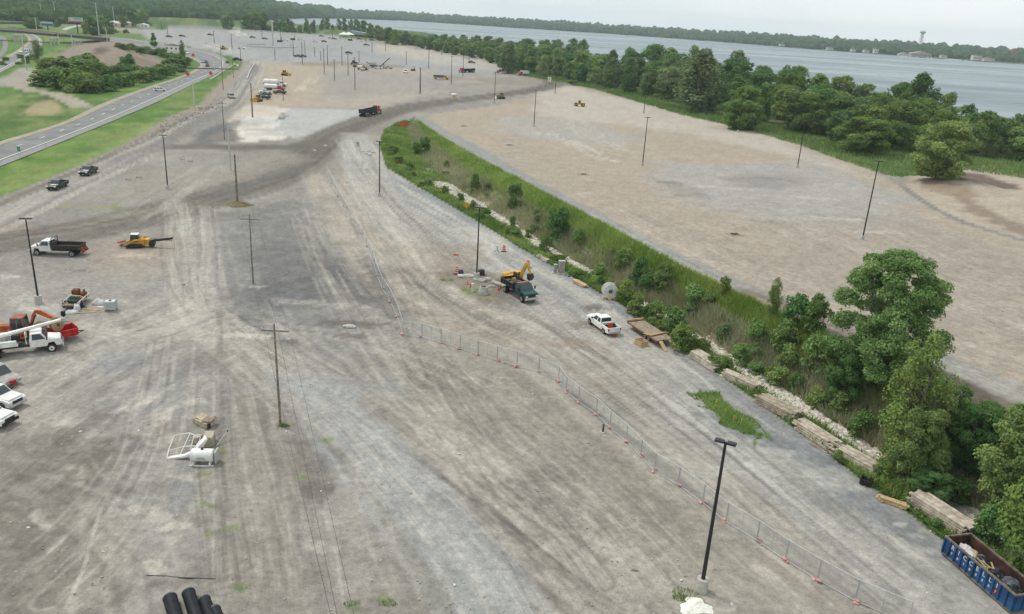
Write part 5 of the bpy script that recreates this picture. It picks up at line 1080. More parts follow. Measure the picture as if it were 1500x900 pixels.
def pickup(label, loc, rz, paint, group=None, L_=5.8, bed=True, cap=False, name='pickup_truck', cat='pickup truck', hood=1.12, front_bk=False, k=1.0):
    o = thing(name, label, cat, loc, rz, group, k); x0 = -L_/2; x3 = L_/2; w = 1.96; cb0 = x0+2.05; cb1 = cb0+2.05
    # lower body with wheel arches
    ax, rx = x3-.95, x0+1.15
    def arch(c, z=.46): return [(c+.5, z), (c+.42, .72), (c+.22, .88), (c-.22, .88), (c-.42, .72), (c-.5, z)]
    if bed:
        pr = [(x3, .46)]+arch(ax)+arch(rx)+[(x0, .5), (x0, .86), (cb0, .86), (cb0, 1.2), (cb1, 1.22), (cb1+.1, hood+.08), (x3-.2, hood-.04), (x3, hood-.16)]
    else:
        pr = [(x3, .46)]+arch(ax)+arch(rx)+[(x0, .5), (x0, 1.12), (x0+.1, 1.2), (cb1, 1.22), (cb1+.1, hood+.08), (x3-.2, hood-.04), (x3, hood-.16)]
    MB().prof(pr, -w/2, w/2).build('body', paint, o, bevel=.04)
    MB().box(((cb1+x3)/2, 0, hood+.02), (x3-cb1-.35, w*.8, .1), bev=.04).build('hood', paint, o)
    if bed:
        bm_ = MB(); xm = (x0+cb0)/2; Lb = cb0-x0
        for s_ in (-1, 1): bm_.box((xm, s_*(w/2-.06), 1.02), (Lb, .12, .40))
        bm_.box((x0+.05, 0, 1.02), (.1, w-.2, .40)); bm_.box((cb0-.05, 0, 1.02), (.1, w-.2, .40)); bm_.build('bed', paint, o)
        MB().box((xm, 0, .88), (Lb-.2, w-.26, .04)).build('bed_floor', M_DK, o)
        cabin(o, cb0, cb0+.25, cb1-.55, cb1+.12, 1.2, 1.82, w*.95, paint, split=[(.03, .42), (.45, .97)])
    else: cabin(o, x0+.05, x0+.35, cb1-.5, cb1+.2, 1.2, 1.84, w*.95, paint, split=[(.03, .32), (.34, .64), (.66, .98)])
    for sx in (ax, rx):
        for s_ in (-1, 1): wheel(o, sx, s_*(w/2-.13))
    MB().box((x3+.06, 0, .58), (.16, w*.96, .26), bev=.04).build('front_bumper', M_BK if front_bk else M_CHR, o); MB().box((x0-.08, 0, .6), (.16, w*.92, .2), bev=.03).build('rear_bumper', M_CHR, o)
    MB().box((x3+.01, 0, .86), (.05, w*.55, .26)).build('grille', M_DK, o); lights(o, x3+.01, x0-.02, w, .88, .98)
    for s_ in (-1, 1): MB().box((cb1-.1, s_*(w/2+.12), 1.34), (.12, .22, .2)).build('mirror', M_BK, o)
    return o
def car(label, loc, rz, paint, group=None, van=False, k=1.0, cat='car', name='car'):
    o = thing(name, label, cat, loc, rz, group, k); w = 1.84; z1 = 1.62 if van else 1.42
    def arch(c, z=.34): return [(c+.42, z), (c+.34, .6), (c+.16, .7), (c-.16, .7), (c-.34, .6), (c-.42, z)]
    MB().prof([(2.3, .34)]+arch(1.4)+arch(-1.4)+[(-2.3, .36), (-2.34, .8), (-2.2, .95), (1.0, .96), (2.1, .82), (2.32, .66)], -w/2, w/2).build('body', paint, o, bevel=.05)
    if van: cabin(o, -2.2, -2.0, .55, 1.3, .94, z1, w*.94, paint, split=[(.02, .3), (.32, .62), (.64, .98)])
    else: cabin(o, -1.75, -1.1, .35, 1.15, .94, z1, w*.92, paint, tp=.8, split=[(.05, .45), (.48, .95)])
    for sx in (1.4, -1.4):
        for s_ in (-1, 1): wheel(o, sx, s_*(w/2-.1), .33, .2)
    lights(o, 2.3, -2.32, w, .68, .78, .18); MB().box((2.33, 0, .46), (.1, w*.9, .16)).build('front_bumper', paint, o)
    return o
def truckcab(o, x0, x3, paint, w=2.3, hoodz=1.55, roof=2.35, cabl=1.7, glassz=1.6):
    """conventional cab: cab box behind a hood, x3 = nose"""
    xc = x0+cabl
    MB().prof([(x0, .75), (x3-1.45, .75), (x3-1.3, 1.15), (x3-.75, 1.2), (x3-.55, .75), (x3, .75), (x3, hoodz-.35), (x3-.12, hoodz-.12), (xc, hoodz+.08), (x0, hoodz+.08)], -w/2*.92, w/2*.92).build('hood', paint, o, bevel=.05)
    cabin(o, x0, x0+.12, xc-.45, xc+.12, glassz, roof, w*.94, paint, tp=.88, split=[(.1, .92)])
    MB().box((x3+.08, 0, .72), (.2, w*.98, .34), bev=.05).build('front_bumper', M_CHR, o); MB().box((x3+.01, 0, 1.12), (.05, w*.5, .5)).build('grille', M_DK, o)
    for s_ in (-1, 1):
        MB().box((x3+.01, s_*w*.36, 1.05), (.06, .34, .22)).build('headlight', M_LAMP, o); MB().box((xc, s_*(w/2+.2), roof-.5), (.12, .2, .45)).build('mirror', M_BK, o)
def openbox(name, o, x0, x1, w, z0, z1, m, mi, th=.08, ribs=0, slope=0, tail=None):
    mb = MB(); L_ = x1-x0; xm = (x0+x1)/2; h = z1-z0
    for s_ in (-1, 1): mb.box((xm, s_*(w/2-th/2), (z0+z1)/2), (L_, th, h))
    mb.box((x1-th/2, 0, (z0+z1)/2+.1), (th, w-2*th, h+.2)); mb.box((x0+th/2, 0, (z0+z1)/2), (th, w-2*th, h)); mb.box((xm, 0, z0+th/2), (L_-2*th, w-2*th, th))
    b_ = mb.build(name, m, o)
    rb_ = MB()
    for i in range(ribs):
        x = x0+L_*(i+.5)/ribs
        for s_ in (-1, 1): rb_.box((x, s_*(w/2+.04), (z0+z1)/2), (.1, .08, h*.96))
    for s_ in (-1, 1): rb_.box((xm, s_*(w/2+.03), z1), (L_+.06, .14, .1))
    rb_.build('side_ribs', m, b_); return b_
def dump_truck(label, loc, rz, paint, bedm, L_=6.6, k=1, load=None, group=None, name='dump_truck', bedz=(1.25, 2.05)):
    o = thing(name, label, 'dump truck', loc, rz, group, k); x0 = -L_/2; x3 = L_/2
    MB().box((-.2, 0, .82), (L_-.9, .9, .25)).build('chassis', M_DK, o); truckcab(o, x3-3.1, x3, paint)
    b_ = openbox('dump_bed', o, x0, x3-3.25, 2.4, *bedz, bedm, M_DK, ribs=5)
    MB().box((x3-3.1, 0, bedz[1]+.22), (.5, 2.2, .08)).build('cab_guard', bedm, o)
    if load: 
        mb = MB(); rnd = random.Random(3)
        for q in range(16): mb.box((x0+.4+rnd.random()*(L_-4.2), rnd.uniform(-.9, .9), bedz[0]+.25+rnd.random()*.25), (.7, .6, .35), rnd.random()*3, bev=.1)
        mb.build('load', load, o)
    for s_ in (-1, 1): wheel(o, x3-1.03, s_*1.0, .48, .28); wheel(o, x0+1.25, s_*.92, .48, .28, dual=True); MB().box((x0-.03, s_*.9, 1.0), (.06, .2, .14)).build('tail_light', M_TAIL, o)
    return o
def wheels_row(o, xs, y=1.05, r=.5, dual=True, rim=None):
    for x in xs:
        for s_ in (-1, 1): wheel(o, x, s_*y, r, .26, dual=dual, rim=rim)
def semi(label, loc, rz, paint, boxm, kind='dump', group=None, k=1.0):
    o = thing('tractor_trailer', label, 'truck', loc, rz, group, k)
    truckcab(o, 4.6, 8.0, paint, 2.4, 1.75, 3.15, 1.9, 1.8); MB().box((3.6, 0, .9), (5.2, .95, .28)).build('chassis', M_DK, o)
    for s_ in (-1, 1):
        MB().cyl((4.45, s_*1.05, .9), (4.45, s_*1.05, 3.0), .09).build('exhaust_stack', M_CHR, o); MB().cyl((4.9, s_*1.02, .62), (6.0, s_*1.02, .62), .3).build('fuel_tank', M_CHR, o)
    for s_ in (-1, 1): wheel(o, 6.9, s_*1.05, .5, .28)
    wheels_row(o, (3.3, 2.0))
    for s_ in (-1, 1): MB().prof([(1.4, .9), (1.5, 1.15), (3.8, 1.15), (3.9, .9), (3.8, 1.1), (1.5, 1.1)], s_*.75, s_*1.3).build('mudguard', M_CHR, o)
    if kind == 'dump':
        b_ = openbox('trailer_tub', o, -7.6, 3.4, 2.5, 1.25, 2.5, boxm, boxm, ribs=11); MB().box((-7.7, 0, 2.05), (.14, 2.5, 1.5)).build('tailgate', boxm, o); MB().box((-2.5, 0, 1.2), (9.5, 1.0, .24)).build('frame', M_DK, o)
        MB().box((-7.72, 0, 2.72), (.4, 2.7, .14)).build('tarp_roller', M_BK, o); wheels_row(o, (-3.1, -4.3, -5.5, -6.7))
    return o
def place(a, b_): m_, rz, L_ = head(a, b_); return m_, rz
# ---- left, near
m_, rz = place((120,374), (52,372)); o = dump_truck('white-cab flat dump truck with dark rusty open bed, left of the yellow skid steer', m_, rz, M_WH, mat('rusted_bed', P(74,70,68), .8, noise=.2), 7.4, bedz=(1.2, 1.75)); MB().tube([(.35, -1.0, 1.2), (.35, -1.0, 2.75), (.35, 1.0, 2.75), (.35, 1.0, 1.2)], .07).build('headache_rack', M_BK, o); MB().box((-3.85, 0, 1.05), (.08, 2.3, .9), 0, .5).build('tailgate', M_RUST, o)
_, rz = place((129,254), (84,273)); m_ = at(85,276); pickup('dark pickup leading on the haul road, nearest of the two dark ones', m_, rz, mat('dark_blue_black_paint', (.03,.04,.045), .3), front_bk=True)
m_ = at(130,255); pickup('dark pickup following behind another dark pickup on the haul road', m_, rz, mat('charcoal_paint', (.05,.055,.06), .3), front_bk=True)
# bucket truck
m_, rz = place((-6,521), (67,512)); o = thing('bucket_truck', 'white boom truck with long white boom lying over its cab, beside the red trailer', 'boom truck', m_, rz)
MB().box((-.8, 0, .85), (7.2, .9, .25)).build('chassis', M_DK, o); truckcab(o, 1.0, 4.1, M_WH, 2.25, 1.6, 2.35)
MB().box((-2.4, 0, 1.25), (4.6, 2.3, .12)).build('flatbed', M_WH, o)
for s_ in (-1, 1): MB().box((-2.4, s_*1.0, 1.55), (4.4, .35, .5), bev=.04).build('tool_box', M_WH, o)
MB().cyl((-1.4, 0, 1.3), (-1.4, 0, 2.5), .35).build('turret', M_GY, o)
MB().tube([(-3.9, -.3, 1.9), (1.0, -.15, 2.75), (4.3, 0, 3.35)], [.26, .22, .17], 8).build('boom', M_WH, o); MB().tube([(-4.4, .45, 1.7), (.2, .4, 2.5)], .14, 8).build('lower_boom', M_WH, o); MB().box((4.5, 0, 3.35), (.35, .35, .4), bev=.05).build('boom_tip', M_GY, o)
MB().box((-.3, .2, 1.75), (.8, 1.1, .7), bev=.05).build('winch', M_BK, o); MB().tube([(.7, -1.0, 1.3), (.7, -1.0, 2.5), (.7, 1.0, 2.5), (.7, 1.0, 1.3)], .06).build('headache_rack', M_WH, o)
for s_ in (-1, 1): wheel(o, 3.05, s_*.98, .48, .28, M_LAMP); wheel(o, -2.2, s_*.9, .48, .28, M_LAMP, dual=True)
# three at the left edge
m_, rz = place((-28,551), (18,567)); o = car('boxy grey off-roader at the left edge with a red winch on its nose', m_, rz, pm('dull_grey_paint', 170,168,162, .5), van=True, k=1.12, cat='off-roader', name='off_roader'); MB().box((2.45, 0, .6), (.25, .5, .3), bev=.04).build('winch', M_RED, o)
m_, rz = place((-34,585), (19,597)); pickup('old white pickup at the left edge between the grey off-roader and another white one', m_, rz, M_WH, k=1.02)
m_, rz = place((-54,612), (10,624)); pickup('white pickup with black grille at the left edge, lowest of the three parked', m_, rz, M_WH, front_bk=True)
# white pickup with tools
m_, rz = place((897,492), (869,472)); o = pickup('white pickup with tools in its open bed beside the cable reel', m_, rz, M_WH)
MB().box((-1.25, 0, 1.27), (.5, 1.75, .3), bev=.04).build('tool_chest', M_GY, o)
a = at(902,494); tagd(MB().cyl((a.x-.15, a.y, a.z), (a.x-.15, a.y, a.z+.34), .2, .17).box((a.x-.15, a.y, a.z+.42), (.2, .06, .1)).build('fuel_can', M_RED), 'small red can on the gravel just behind the white pickup tailgate', 'fuel can')
def bedload(o, items, z0=.9):
    for nm, lab, cat, (x, y), mk in items:
        p = o.matrix_world if False else None
        c, s = math.cos(o.rotation_euler[2]), math.sin(o.rotation_euler[2]); k = o.scale[0]
        q = mk(); q.location = (o.location.x+(x*c-y*s)*k, o.location.y+(x*s+y*c)*k, o.location.z+z0*k); q.rotation_euler[2] = o.rotation_euler[2]; tagd(q, lab, cat)
bedload(o, [('a', 'red and black engine-driven compactor in the bed of the white pickup', 'compactor', (-2.2, .25), lambda: MB().box((0, 0, .25), (.55, .5, .5), bev=.06).box((.1, 0, .62), (.3, .3, .25), bev=.04).build('compactor', M_RED)),
            ('b', 'coil of grey hose in the bed of the white pickup', 'hose', (-1.75, -.45), lambda: MB().tube([(.32*math.cos(q*.6), .32*math.sin(q*.6), .06+q*.008) for q in range(32)], .045, 5).build('hose_coil', M_DK))])
# green dump truck
m_, rz = place((744,424), (777,444)); o = dump_truck('dark green dump truck being loaded beside the yellow backhoe', m_, rz, M_GRN, M_BK, 6.9, load=mat('earth_load', P(120,104,88), .95, noise=.3)); MB().box((1.0, 0, 2.42), (.3, 1.8, .1)).build('light_bar', M_ORG, o)
# yellow excavator arm behind
b_ = at(752,420); rz = math.radians(200)
o = thing('excavator', 'yellow excavator with raised folded arm reaching over the green dump truck', 'excavator', b_, math.radians(-38))
for s_ in (-1, 1): MB().prof([(-1.5, .05), (1.5, .05), (1.75, .35), (1.5, .72), (-1.5, .72), (-1.75, .35)], s_*.8-.22, s_*.8+.22).build('track', M_TYRE, o)
MB().box((-.3, 0, 1.3), (2.7, 2.0, .9), bev=.12).build('house', M_YEL, o); MB().box((-1.3, 0, 1.45), (.9, 1.9, 1.0), bev=.15).build('counterweight', M_YEL, o)
cabin(o, .1, .15, 1.05, 1.15, 1.1, 2.6, 1.0, M_YEL)
bo = MB().prof([(.9, 1.4), (1.3, 2.6), (2.0, 4.2), (2.35, 4.3), (2.45, 4.05), (1.75, 2.5), (1.35, 1.3)], -.16, .16).build('boom', M_YEL, o); MB().tube([(1.2, .25, 1.5), (1.7, .25, 2.6)], .07).build('hydraulic_ram', M_CHR, bo)
MB().prof([(2.1, 4.3), (2.5, 4.2), (3.2, 2.7), (2.98, 2.6)], -.12, .12).build('stick', M_YEL, o); MB().prof([(2.7, 2.75), (3.25, 2.8), (3.5, 2.2), (3.2, 1.75), (2.75, 1.95)], -.4, .4).build('bucket', M_DK, o)
# yellow skid steer with trencher
m_, rz = place((238,362), (178,362)); o = thing('skid_steer', 'yellow and black tracked skid steer with long chain trencher behind it', 'skid steer', m_, rz)
for s_ in (-1, 1): MB().prof([(-.2, .02), (2.0, .02), (2.3, .3), (1.9, .62), (0, .7), (-.45, .35)], s_*.75-.2, s_*.75+.2).build('track', M_TYRE, o)
MB().prof([(-.5, .4), (-.5, 1.3), (-.2, 1.55), (.7, 1.4), (1.9, .8), (2.1, .4)], -.55, .55).build('body', M_YEL, o, bevel=.04); cabin(o, .35, .4, 1.45, 1.6, 1.0, 2.1, 1.25, M_BK); MB().box((.9, 0, 2.18), (1.2, 1.15, .08), bev=.02).build('roof', M_WH, o)
for s_ in (-1, 1): MB().prof([(-.6, 1.3), (-.5, 1.55), (.8, 1.5), (2.5, .6), (2.4, .4), (.7, 1.25)], s_*.95-.07, s_*.95+.07).build('lift_arm', M_YEL, o)
MB().box((2.9, .3, .95), (1.3, .35, .3), 0, .25, bev=.05).build('auger_head', M_ORG, o); MB().box((2.9, -.5, .35), (1.1, .8, .12), 0, .25).build('front_plate', M_DK, o)
MB().box((-.9, 0, .9), (.8, 1.0, .9), bev=.08).build('rear_engine', M_YEL, o); MB().cyl((-1.6, -.4, .6), (-1.6, .5, .6), .5).build('trencher_wheel', M_BK, o)
tb = MB()
for s_ in (-.12, .22): tb.box((-3.1, s_, 1.25), (3.4, .1, .28), 0, .13)
for q in range(12): tb.box((-1.6-q*.27, .05, 1.46-q*.036), (.1, .5, .1))
tb.build('trencher_boom', M_BK, o)
# orange backhoe
m_, rz = place((2,486), (-0,486)); b_ = at(30,495); o = thing('backhoe', 'faded orange backhoe loader with folded digging arm behind the white boom truck', 'backhoe', b_, math.radians(192))
cabin(o, -.9, -.8, .5, .7, 1.2, 2.7, 1.7, mat('faded_orange', P(170,110,90), .6, noise=.2), tp=.9, split=[(.05, .48), (.52, .95)]); MB().box((-.1, 0, 1.0), (2.0, 1.9, .6), bev=.06).build('body', M_ORG, o); MB().box((1.6, 0, 1.25), (1.9, .9, .8), bev=.08).build('hood', M_ORG, o)
for s_ in (-1, 1): wheel(o, -.7, s_*.95, .72, .45, M_ORG); wheel(o, 2.1, s_*.85, .5, .32, M_ORG); MB().prof([(.5, 1.0), (.6, 1.3), (2.7, 1.0), (3.3, .4), (3.1, .3), (2.6, .75)], s_*.62-.06, s_*.62+.06).build('loader_arm', M_ORG, o)
MB().prof([(3.1, .1), (3.9, .08), (3.9, .2), (3.3, .35), (3.25, .95), (3.1, .95)], -1.1, 1.1).build('loader_bucket', M_RUST, o)
MB().prof([(-1.1, 1.0), (-1.4, 1.1), (-2.0, 3.0), (-2.3, 3.4), (-1.95, 3.4), (-1.6, 2.8)], -.16, .16).build('boom', M_ORG, o); MB().prof([(-2.0, 3.4), (-2.15, 3.0), (-4.2, 2.0), (-4.3, 2.2), (-2.6, 3.35)], -.13, .13).build('stick', M_ORG, o); MB().prof([(-4.0, 2.2), (-4.5, 2.2), (-4.6, 1.5), (-4.1, 1.2), (-3.9, 1.6)], -.3, .3).build('bucket', M_RUST, o)
MB().tube([(-1.3, .25, 1.4), (-2.1, .25, 2.9)], .08).build('hydraulic_ram', M_DK, o)
# red trailer with reels
m_, rz = place((58,505), (103,495)); o = thing('utility_trailer', 'small red open trailer parked behind the white boom truck', 'trailer', m_, rz)
openbox('bed', o, -2.3, 2.3, 2.0, .55, 1.35, M_RED, M_RED, ribs=4); MB().tube([(2.3, .5, .6), (3.2, 0, .55), (2.3, -.5, .6)], .06).build('drawbar', M_BK, o)
for s_ in (-1, 1): wheel(o, -.4, s_*1.12, .36, .2); MB().box((-.4, s_*1.12, .8), (1.0, .3, .06)).build('mudguard', M_BK, o)
def reel(name, loc, rz, R_, w, label, fl, core, grp=None, lying=False):
    o = thing(name, label, 'cable reel', loc, rz, grp)
    for s_ in (-1, 1):
        mb = MB(); n = 24; V = []; Fc = []
        for ring, (r_) in enumerate((R_*.2, R_)):
            for q in range(n): V += [(r_*math.cos(6.2832*q/n), s_*w/2-.03, R_+r_*math.sin(6.2832*q/n)), (r_*math.cos(6.2832*q/n), s_*w/2+.03, R_+r_*math.sin(6.2832*q/n))]
        for q in range(n):
            a, b2 = 2*q, 2*((q+1) % n); A, B = 2*n+a, 2*n+b2
            Fc += [(a, b2, B, A), (a+1, A+1, B+1, b2+1), (A, B, B+1, A+1), (a, a+1, b2+1, b2)]
        mb.add(V, Fc).build('flange', fl, o)
    MB().cyl((0, -w/2+.02, R_), (0, w/2-.02, R_), R_*.62, n=20).build('cable_coil', core, o); MB().cyl((0, -w/2-.06, R_), (0, w/2+.06, R_), R_*.26, n=14).build('hub', M_BRNP, o)
    for s_ in (-1, 1):
        mb = MB()
        for q in range(6): a = q*math.pi/6; mb.box((0, s_*(w/2+.045), R_), (R_*1.8, .03, .05), 0, a)
        mb.build('flange_ribs', M_GALV if fl is M_WH else fl, o)
    return o
M_REELW = mat('plywood_reel', P(196,176,140), .85, noise=.1)
reel('cable_reel', Vector((*at(62,500)[:2], 1.0)), rz+.3, .72, .5, 'tan plywood cable reel standing on the red trailer, left one', M_REELW, M_BRNP); reel('cable_reel', Vector((*at(86,496)[:2], 1.0)), rz+.3, .78, .5, 'tan plywood cable reel standing on the red trailer, right one near the black motor', M_REELW, M_BRNP)
b_ = at(94,470); o = thing('trailer_jack', 'small dark outboard-like motor on a stand above the red trailer', 'motor', b_, .3); MB().cyl((0, 0, 0), (0, 0, .7), .08).build('stand', M_DK, o); MB().box((0, 0, .95), (.5, .4, .65), bev=.1).build('cowl', M_BK, o)
# trailer heaped with junk
b_ = at(112,446); o = thing('junk_trailer', 'old flat trailer with rust brown scrap and dark green tarp aboard', 'trailer', b_, math.radians(98)); 
MB().box((0, 0, .55), (4.2, 1.9, .12)).build('deck', M_WOODG, o); fr = MB()
for s_ in (-1, 1):
    fr.box((0, s_*.95, .9), (4.2, .06, .06)); 
    for q in range(7): fr.box((-2.0+q*.66, s_*.95, .74), (.06, .06, .4))
fr.build('rails', M_WH, o)
for s_ in (-1, 1): wheel(o, -.9, s_*1.15, .42, .3)
MB().tube([(-2.1, .5, .5), (-2.9, 0, .5), (-2.1, -.5, .5)], .05).build('drawbar', M_DK, o)
def put(nm, o, x, y, z, mb, m, lab, cat, rz=0):
    c, s = math.cos(o.rotation_euler[2]), math.sin(o.rotation_euler[2]); q = mb.build(nm, m); q.location = (o.location.x+x*c-y*s, o.location.y+x*s+y*c, o.location.z+z); q.rotation_euler[2] = o.rotation_euler[2]+rz; return tagd(q, lab, cat)
put('tarp_bundle', o, -.7, 0, .62, MB().box((0, 0, .35), (1.5, 1.35, .7), .1, .1, .1, bev=.25, top=(.7, .8)), mat('green_tarp', P(58,84,70), .8, noise=.25), 'dark green tarp bundle on the near end of the junk trailer', 'tarp')
put('rusty_bin', o, 1.5, .45, .62, MB().box((0, 0, .45), (.9, .8, .9)).box((0, 0, .92), (.7, .6, .08)), M_RUST, 'upright rust brown bin on the far end of the junk trailer', 'bin'); put('rusty_engine', o, 1.3, -.5, .62, MB().box((0, 0, .3), (.9, .7, .55), bev=.1).cyl((0, 0, .3), (.4, 0, .85), .13), M_RUST, 'lumpy rusty machine part on the far right of the junk trailer', 'machine part')
put('scrap_boards', o, .4, .05, .62, MB().box((0, 0, .15), (.5, 1.5, .12), .4).box((.2, .1, .32), (.3, 1.4, .1), -.3).box((-.2, 0, .42), (.25, 1.2, .1), .15), M_WOODN, 'pale scrap boards across the middle of the junk trailer', 'boards')
b_ = at(163,455); o = thing('liquid_tote', 'white caged plastic tote standing alone right of the junk trailer', 'liquid tote', b_, .15); MB().box((0, 0, .78), (1.25, 1.05, 1.1), bev=.1).build('tank', M_PLAS, o); cg = MB()
for q in range(7):
    for s_ in (-1, 1): cg.cyl((-.6+q*.2, s_*.56, .15), (-.6+q*.2, s_*.56, 1.35), .014, n=5); cg.cyl((s_*.66, -.54+q*.18, .15), (s_*.66, -.54+q*.18, 1.35), .014, n=5)
for z_ in (.3, .7, 1.05, 1.35):
    for s_ in (-1, 1): cg.box((0, s_*.56, z_), (1.3, .02, .03)); cg.box((s_*.66, 0, z_), (.02, 1.1, .03))
cg.build('cage', M_GALV, o); MB().box((0, 0, .08), (1.25, 1.1, .14)).build('pallet', M_WOODG, o); MB().cyl((0, 0, 1.3), (0, 0, 1.42), .16).build('lid', M_DK, o)
def sack(px, py, sx, sy, h, lab, m=M_PLAS, rz=0, seed=1, name='white_sack', cat='sack'):
    b_ = at(px, py); bm = bmesh.new(); bmesh.ops.create_icosphere(bm, subdivisions=3, radius=1); rnd = random.Random(seed)
    for v in bm.verts:
        c_ = v.co.copy(); k = 1+.22*math.sin(c_.x*5+seed)*math.cos(c_.y*4)+rnd.uniform(-.03, .03); v.co = Vector((c_.x*sx*k, c_.y*sy*k, max(-.02, c_.z*h*k*(1 if c_.z > 0 else .1))))
    me = D.meshes.new(name); bm.to_mesh(me); bm.free(); me.polygons.foreach_set('use_smooth', [True]*len(me.polygons)); q = link(name, me, m); q.location = b_; q.rotation_euler[2] = rz; return tagd(q, lab, cat)
sack(145, 446, .8, .5, .75, 'white sack lying between the junk trailer and the caged tote', seed=2); sack(104, 459, .75, .5, .4, 'white sack slumped at the lower left of the junk trailer', seed=3, rz=.5); sack(113, 455, .35, .6, .85, 'pointed white sack leaning on the end of the junk trailer', seed=4); sack(149, 451, .7, .25, .2, 'flat white wrap strip on the ground beside the caged tote', seed=5)
for k, (px, py, L2, r2) in enumerate([(128,456,2.6,.1),(126,459,2.4,.2),(134,455,2.2,-.1)]):
    b_ = at(px, py); q = MB().box((0, 0, .06+.03*k), (L2, .18, .06), bev=.01).build('plank', M_WOODN); q.location = b_; q.rotation_euler[2] = r2+.1; tagd(q, 'loose pale plank on the ground below the junk trailer', 'plank', 'loose planks below the junk trailer')

# ---- middle and far
m_, rz = place((527,175), (557,163)); rz -= .16; semi('red tractor pulling a long black dump trailer on the dark cross road', m_, rz, M_RED, M_BK)
m_, rz = place((703,106), (664,107)); semi('red tractor with a dark dump trailer driving left on the far gravel', m_, rz, M_RED, M_BK)
m_, rz = place((746,108), (728,107)); dump_truck('short red truck with a dark drum-like load bed next to the trees', m_, rz, M_RED, M_DK, 8.5, k=1.15, bedz=(1.2, 2.6))
m_, rz = place((774,111), (757,111)); dump_truck('white-bodied truck with red cab parked where the haul road meets the trees', m_, rz, pm('red_white_cab', 200,90,80), M_WH, 8.5, k=1.15, bedz=(1.2, 2.9))
m_, rz = place((634,116), (658,117)); dump_truck('yellow articulated hauler with brown open body at the right of the far lot', m_, rz, M_YEL, M_BRNP, 9, k=1.05, bedz=(1.3, 2.2))
m_, rz = place((228,134), (240,134)); car('white car on the highway, alone at the middle of the curve', m_, rz, M_WH, van=True, k=1.1)
m_, rz = place((332,150), (344,139)); car('pinkish grey car on the haul road below the highway curve', at(339,144), math.radians(-60), pm('dusty_pink_paint', 176,156,154), van=True, k=1.25)
car('white van on the highway ramp at far left under the bridge', at(37,78), math.radians(-110), M_WH, van=True, k=1.5)
for (px, py, lab, m_) in [(297,92,'small silver car on the highway curve, leftmost of the queue', M_GY), (302,93,'dark blue car on the highway curve, middle of the queue', mat('dark_blue_paint', (.03,.05,.09), .3)), (304,98,'dark red-black car on the highway curve, lowest of the queue', mat('maroon_paint', (.07,.02,.02), .3)), (275,79,'white vehicle in the trees at the top of the highway curve', M_WH), (333,93,'black car on the side road right of the highway curve', M_BK)]:
    car(lab, at(px, py), math.radians(-70), m_, k=1.25)
def smallp(px, py, ang, m_, lab, k=1.0, f=pickup): return f(lab, at(px, py), math.radians(ang), m_, k=k)
smallp(410,138,178,mat('slate_paint', P(70,78,86), .35),'dark slate pickup parked right of the others beside the tankers'); smallp(389,137,205,M_WH,'white pickup, top one of three parked close together by the yellow dozer'); smallp(388,141,205,mat('teal_grey_paint', P(90,110,118), .35),'blue-grey pickup in the middle of three parked by the yellow dozer'); smallp(386,146,205,mat('dark_teal_paint', P(60,78,86), .35),'dark teal pickup, lowest of three parked by the yellow dozer')
def tanker(px, py, ang, lab, capm, tankm, k=1.0):
    o = thing('tank_truck', lab, 'tank truck', at(px, py), math.radians(ang), None, k); MB().box((-.8, 0, .9), (8.2, .9, .25)).build('chassis', M_DK, o); truckcab(o, 1.9, 5.0, capm); MB().tube([(-4.7, 0, 2.0), (-4.4, 0, 2.0), (1.2, 0, 2.0), (1.5, 0, 2.0)], [.7, 1.05, 1.05, .7], 16).build('tank', tankm, o); wheels_row(o, (-2.0, -3.3)); [wheel(o, 3.9, s_*1.0, .48, .28) for s_ in (-1, 1)]
tanker(403, 127, 5, 'long white tank truck at the back of the parked cluster', M_WH, M_WH, 1.15); tanker(402, 133, 0, 'white tank truck with red nose in front of a longer white tanker', M_RED, M_WH, 1.0)
def dozer(px, py, ang, lab, k=1.0, m_=None, blade=True, ripper=False):
    m_ = m_ or M_YEL; o = thing('bulldozer', lab, 'bulldozer', at(px, py), math.radians(ang), None, k)
    for s_ in (-1, 1): MB().prof([(-1.8, .05), (1.6, .05), (2.0, .5), (1.5, .95), (-1.5, .95), (-2.0, .5)], s_*1.0-.28, s_*1.0+.28).build('track', M_DK, o)
    MB().box((.9, 0, 1.35), (1.7, 1.1, .9), bev=.08).build('engine_hood', m_, o); MB().box((-.9, 0, 1.2), (1.9, 1.5, .7), bev=.06).build('body', m_, o); cabin(o, -1.3, -1.2, .1, .2, 1.5, 2.75, 1.4, m_)
    MB().prof([(2.4, .1), (2.55, .1), (2.45, .6), (2.6, 1.25), (2.42, 1.25), (2.28, .6)], -1.7, 1.7).build('blade', M_DK if not blade else M_WH if ripper else m_, o)
    for s_ in (-1, 1): MB().box((1.6, s_*1.38, .55), (1.7, .14, .2)).build('push_arm', m_, o)
    MB().cyl((1.2, .3, 1.8), (1.2, .3, 2.5), .07).build('exhaust', M_BK, o); return o
dozer(377,149,250,'yellow dozer seen from behind beside three parked pickups'); dozer(418,111,-10,'yellow machine alone on the tan patch above the tank trucks', 1.1); dozer(733,145,200,'olive yellow bulldozer with pale blade at the top of the upper lot', 1.1, mat('dusty_yellow', P(170,156,110), .7), ripper=True); dozer(328,73,0,'small yellow machine beside the kerb line of the far entrance', 1.2); dozer(534,103,10,'dusty yellow loader at the right end of the white machine cluster', 1.1, mat('dull_yellow', P(170,150,80), .7))
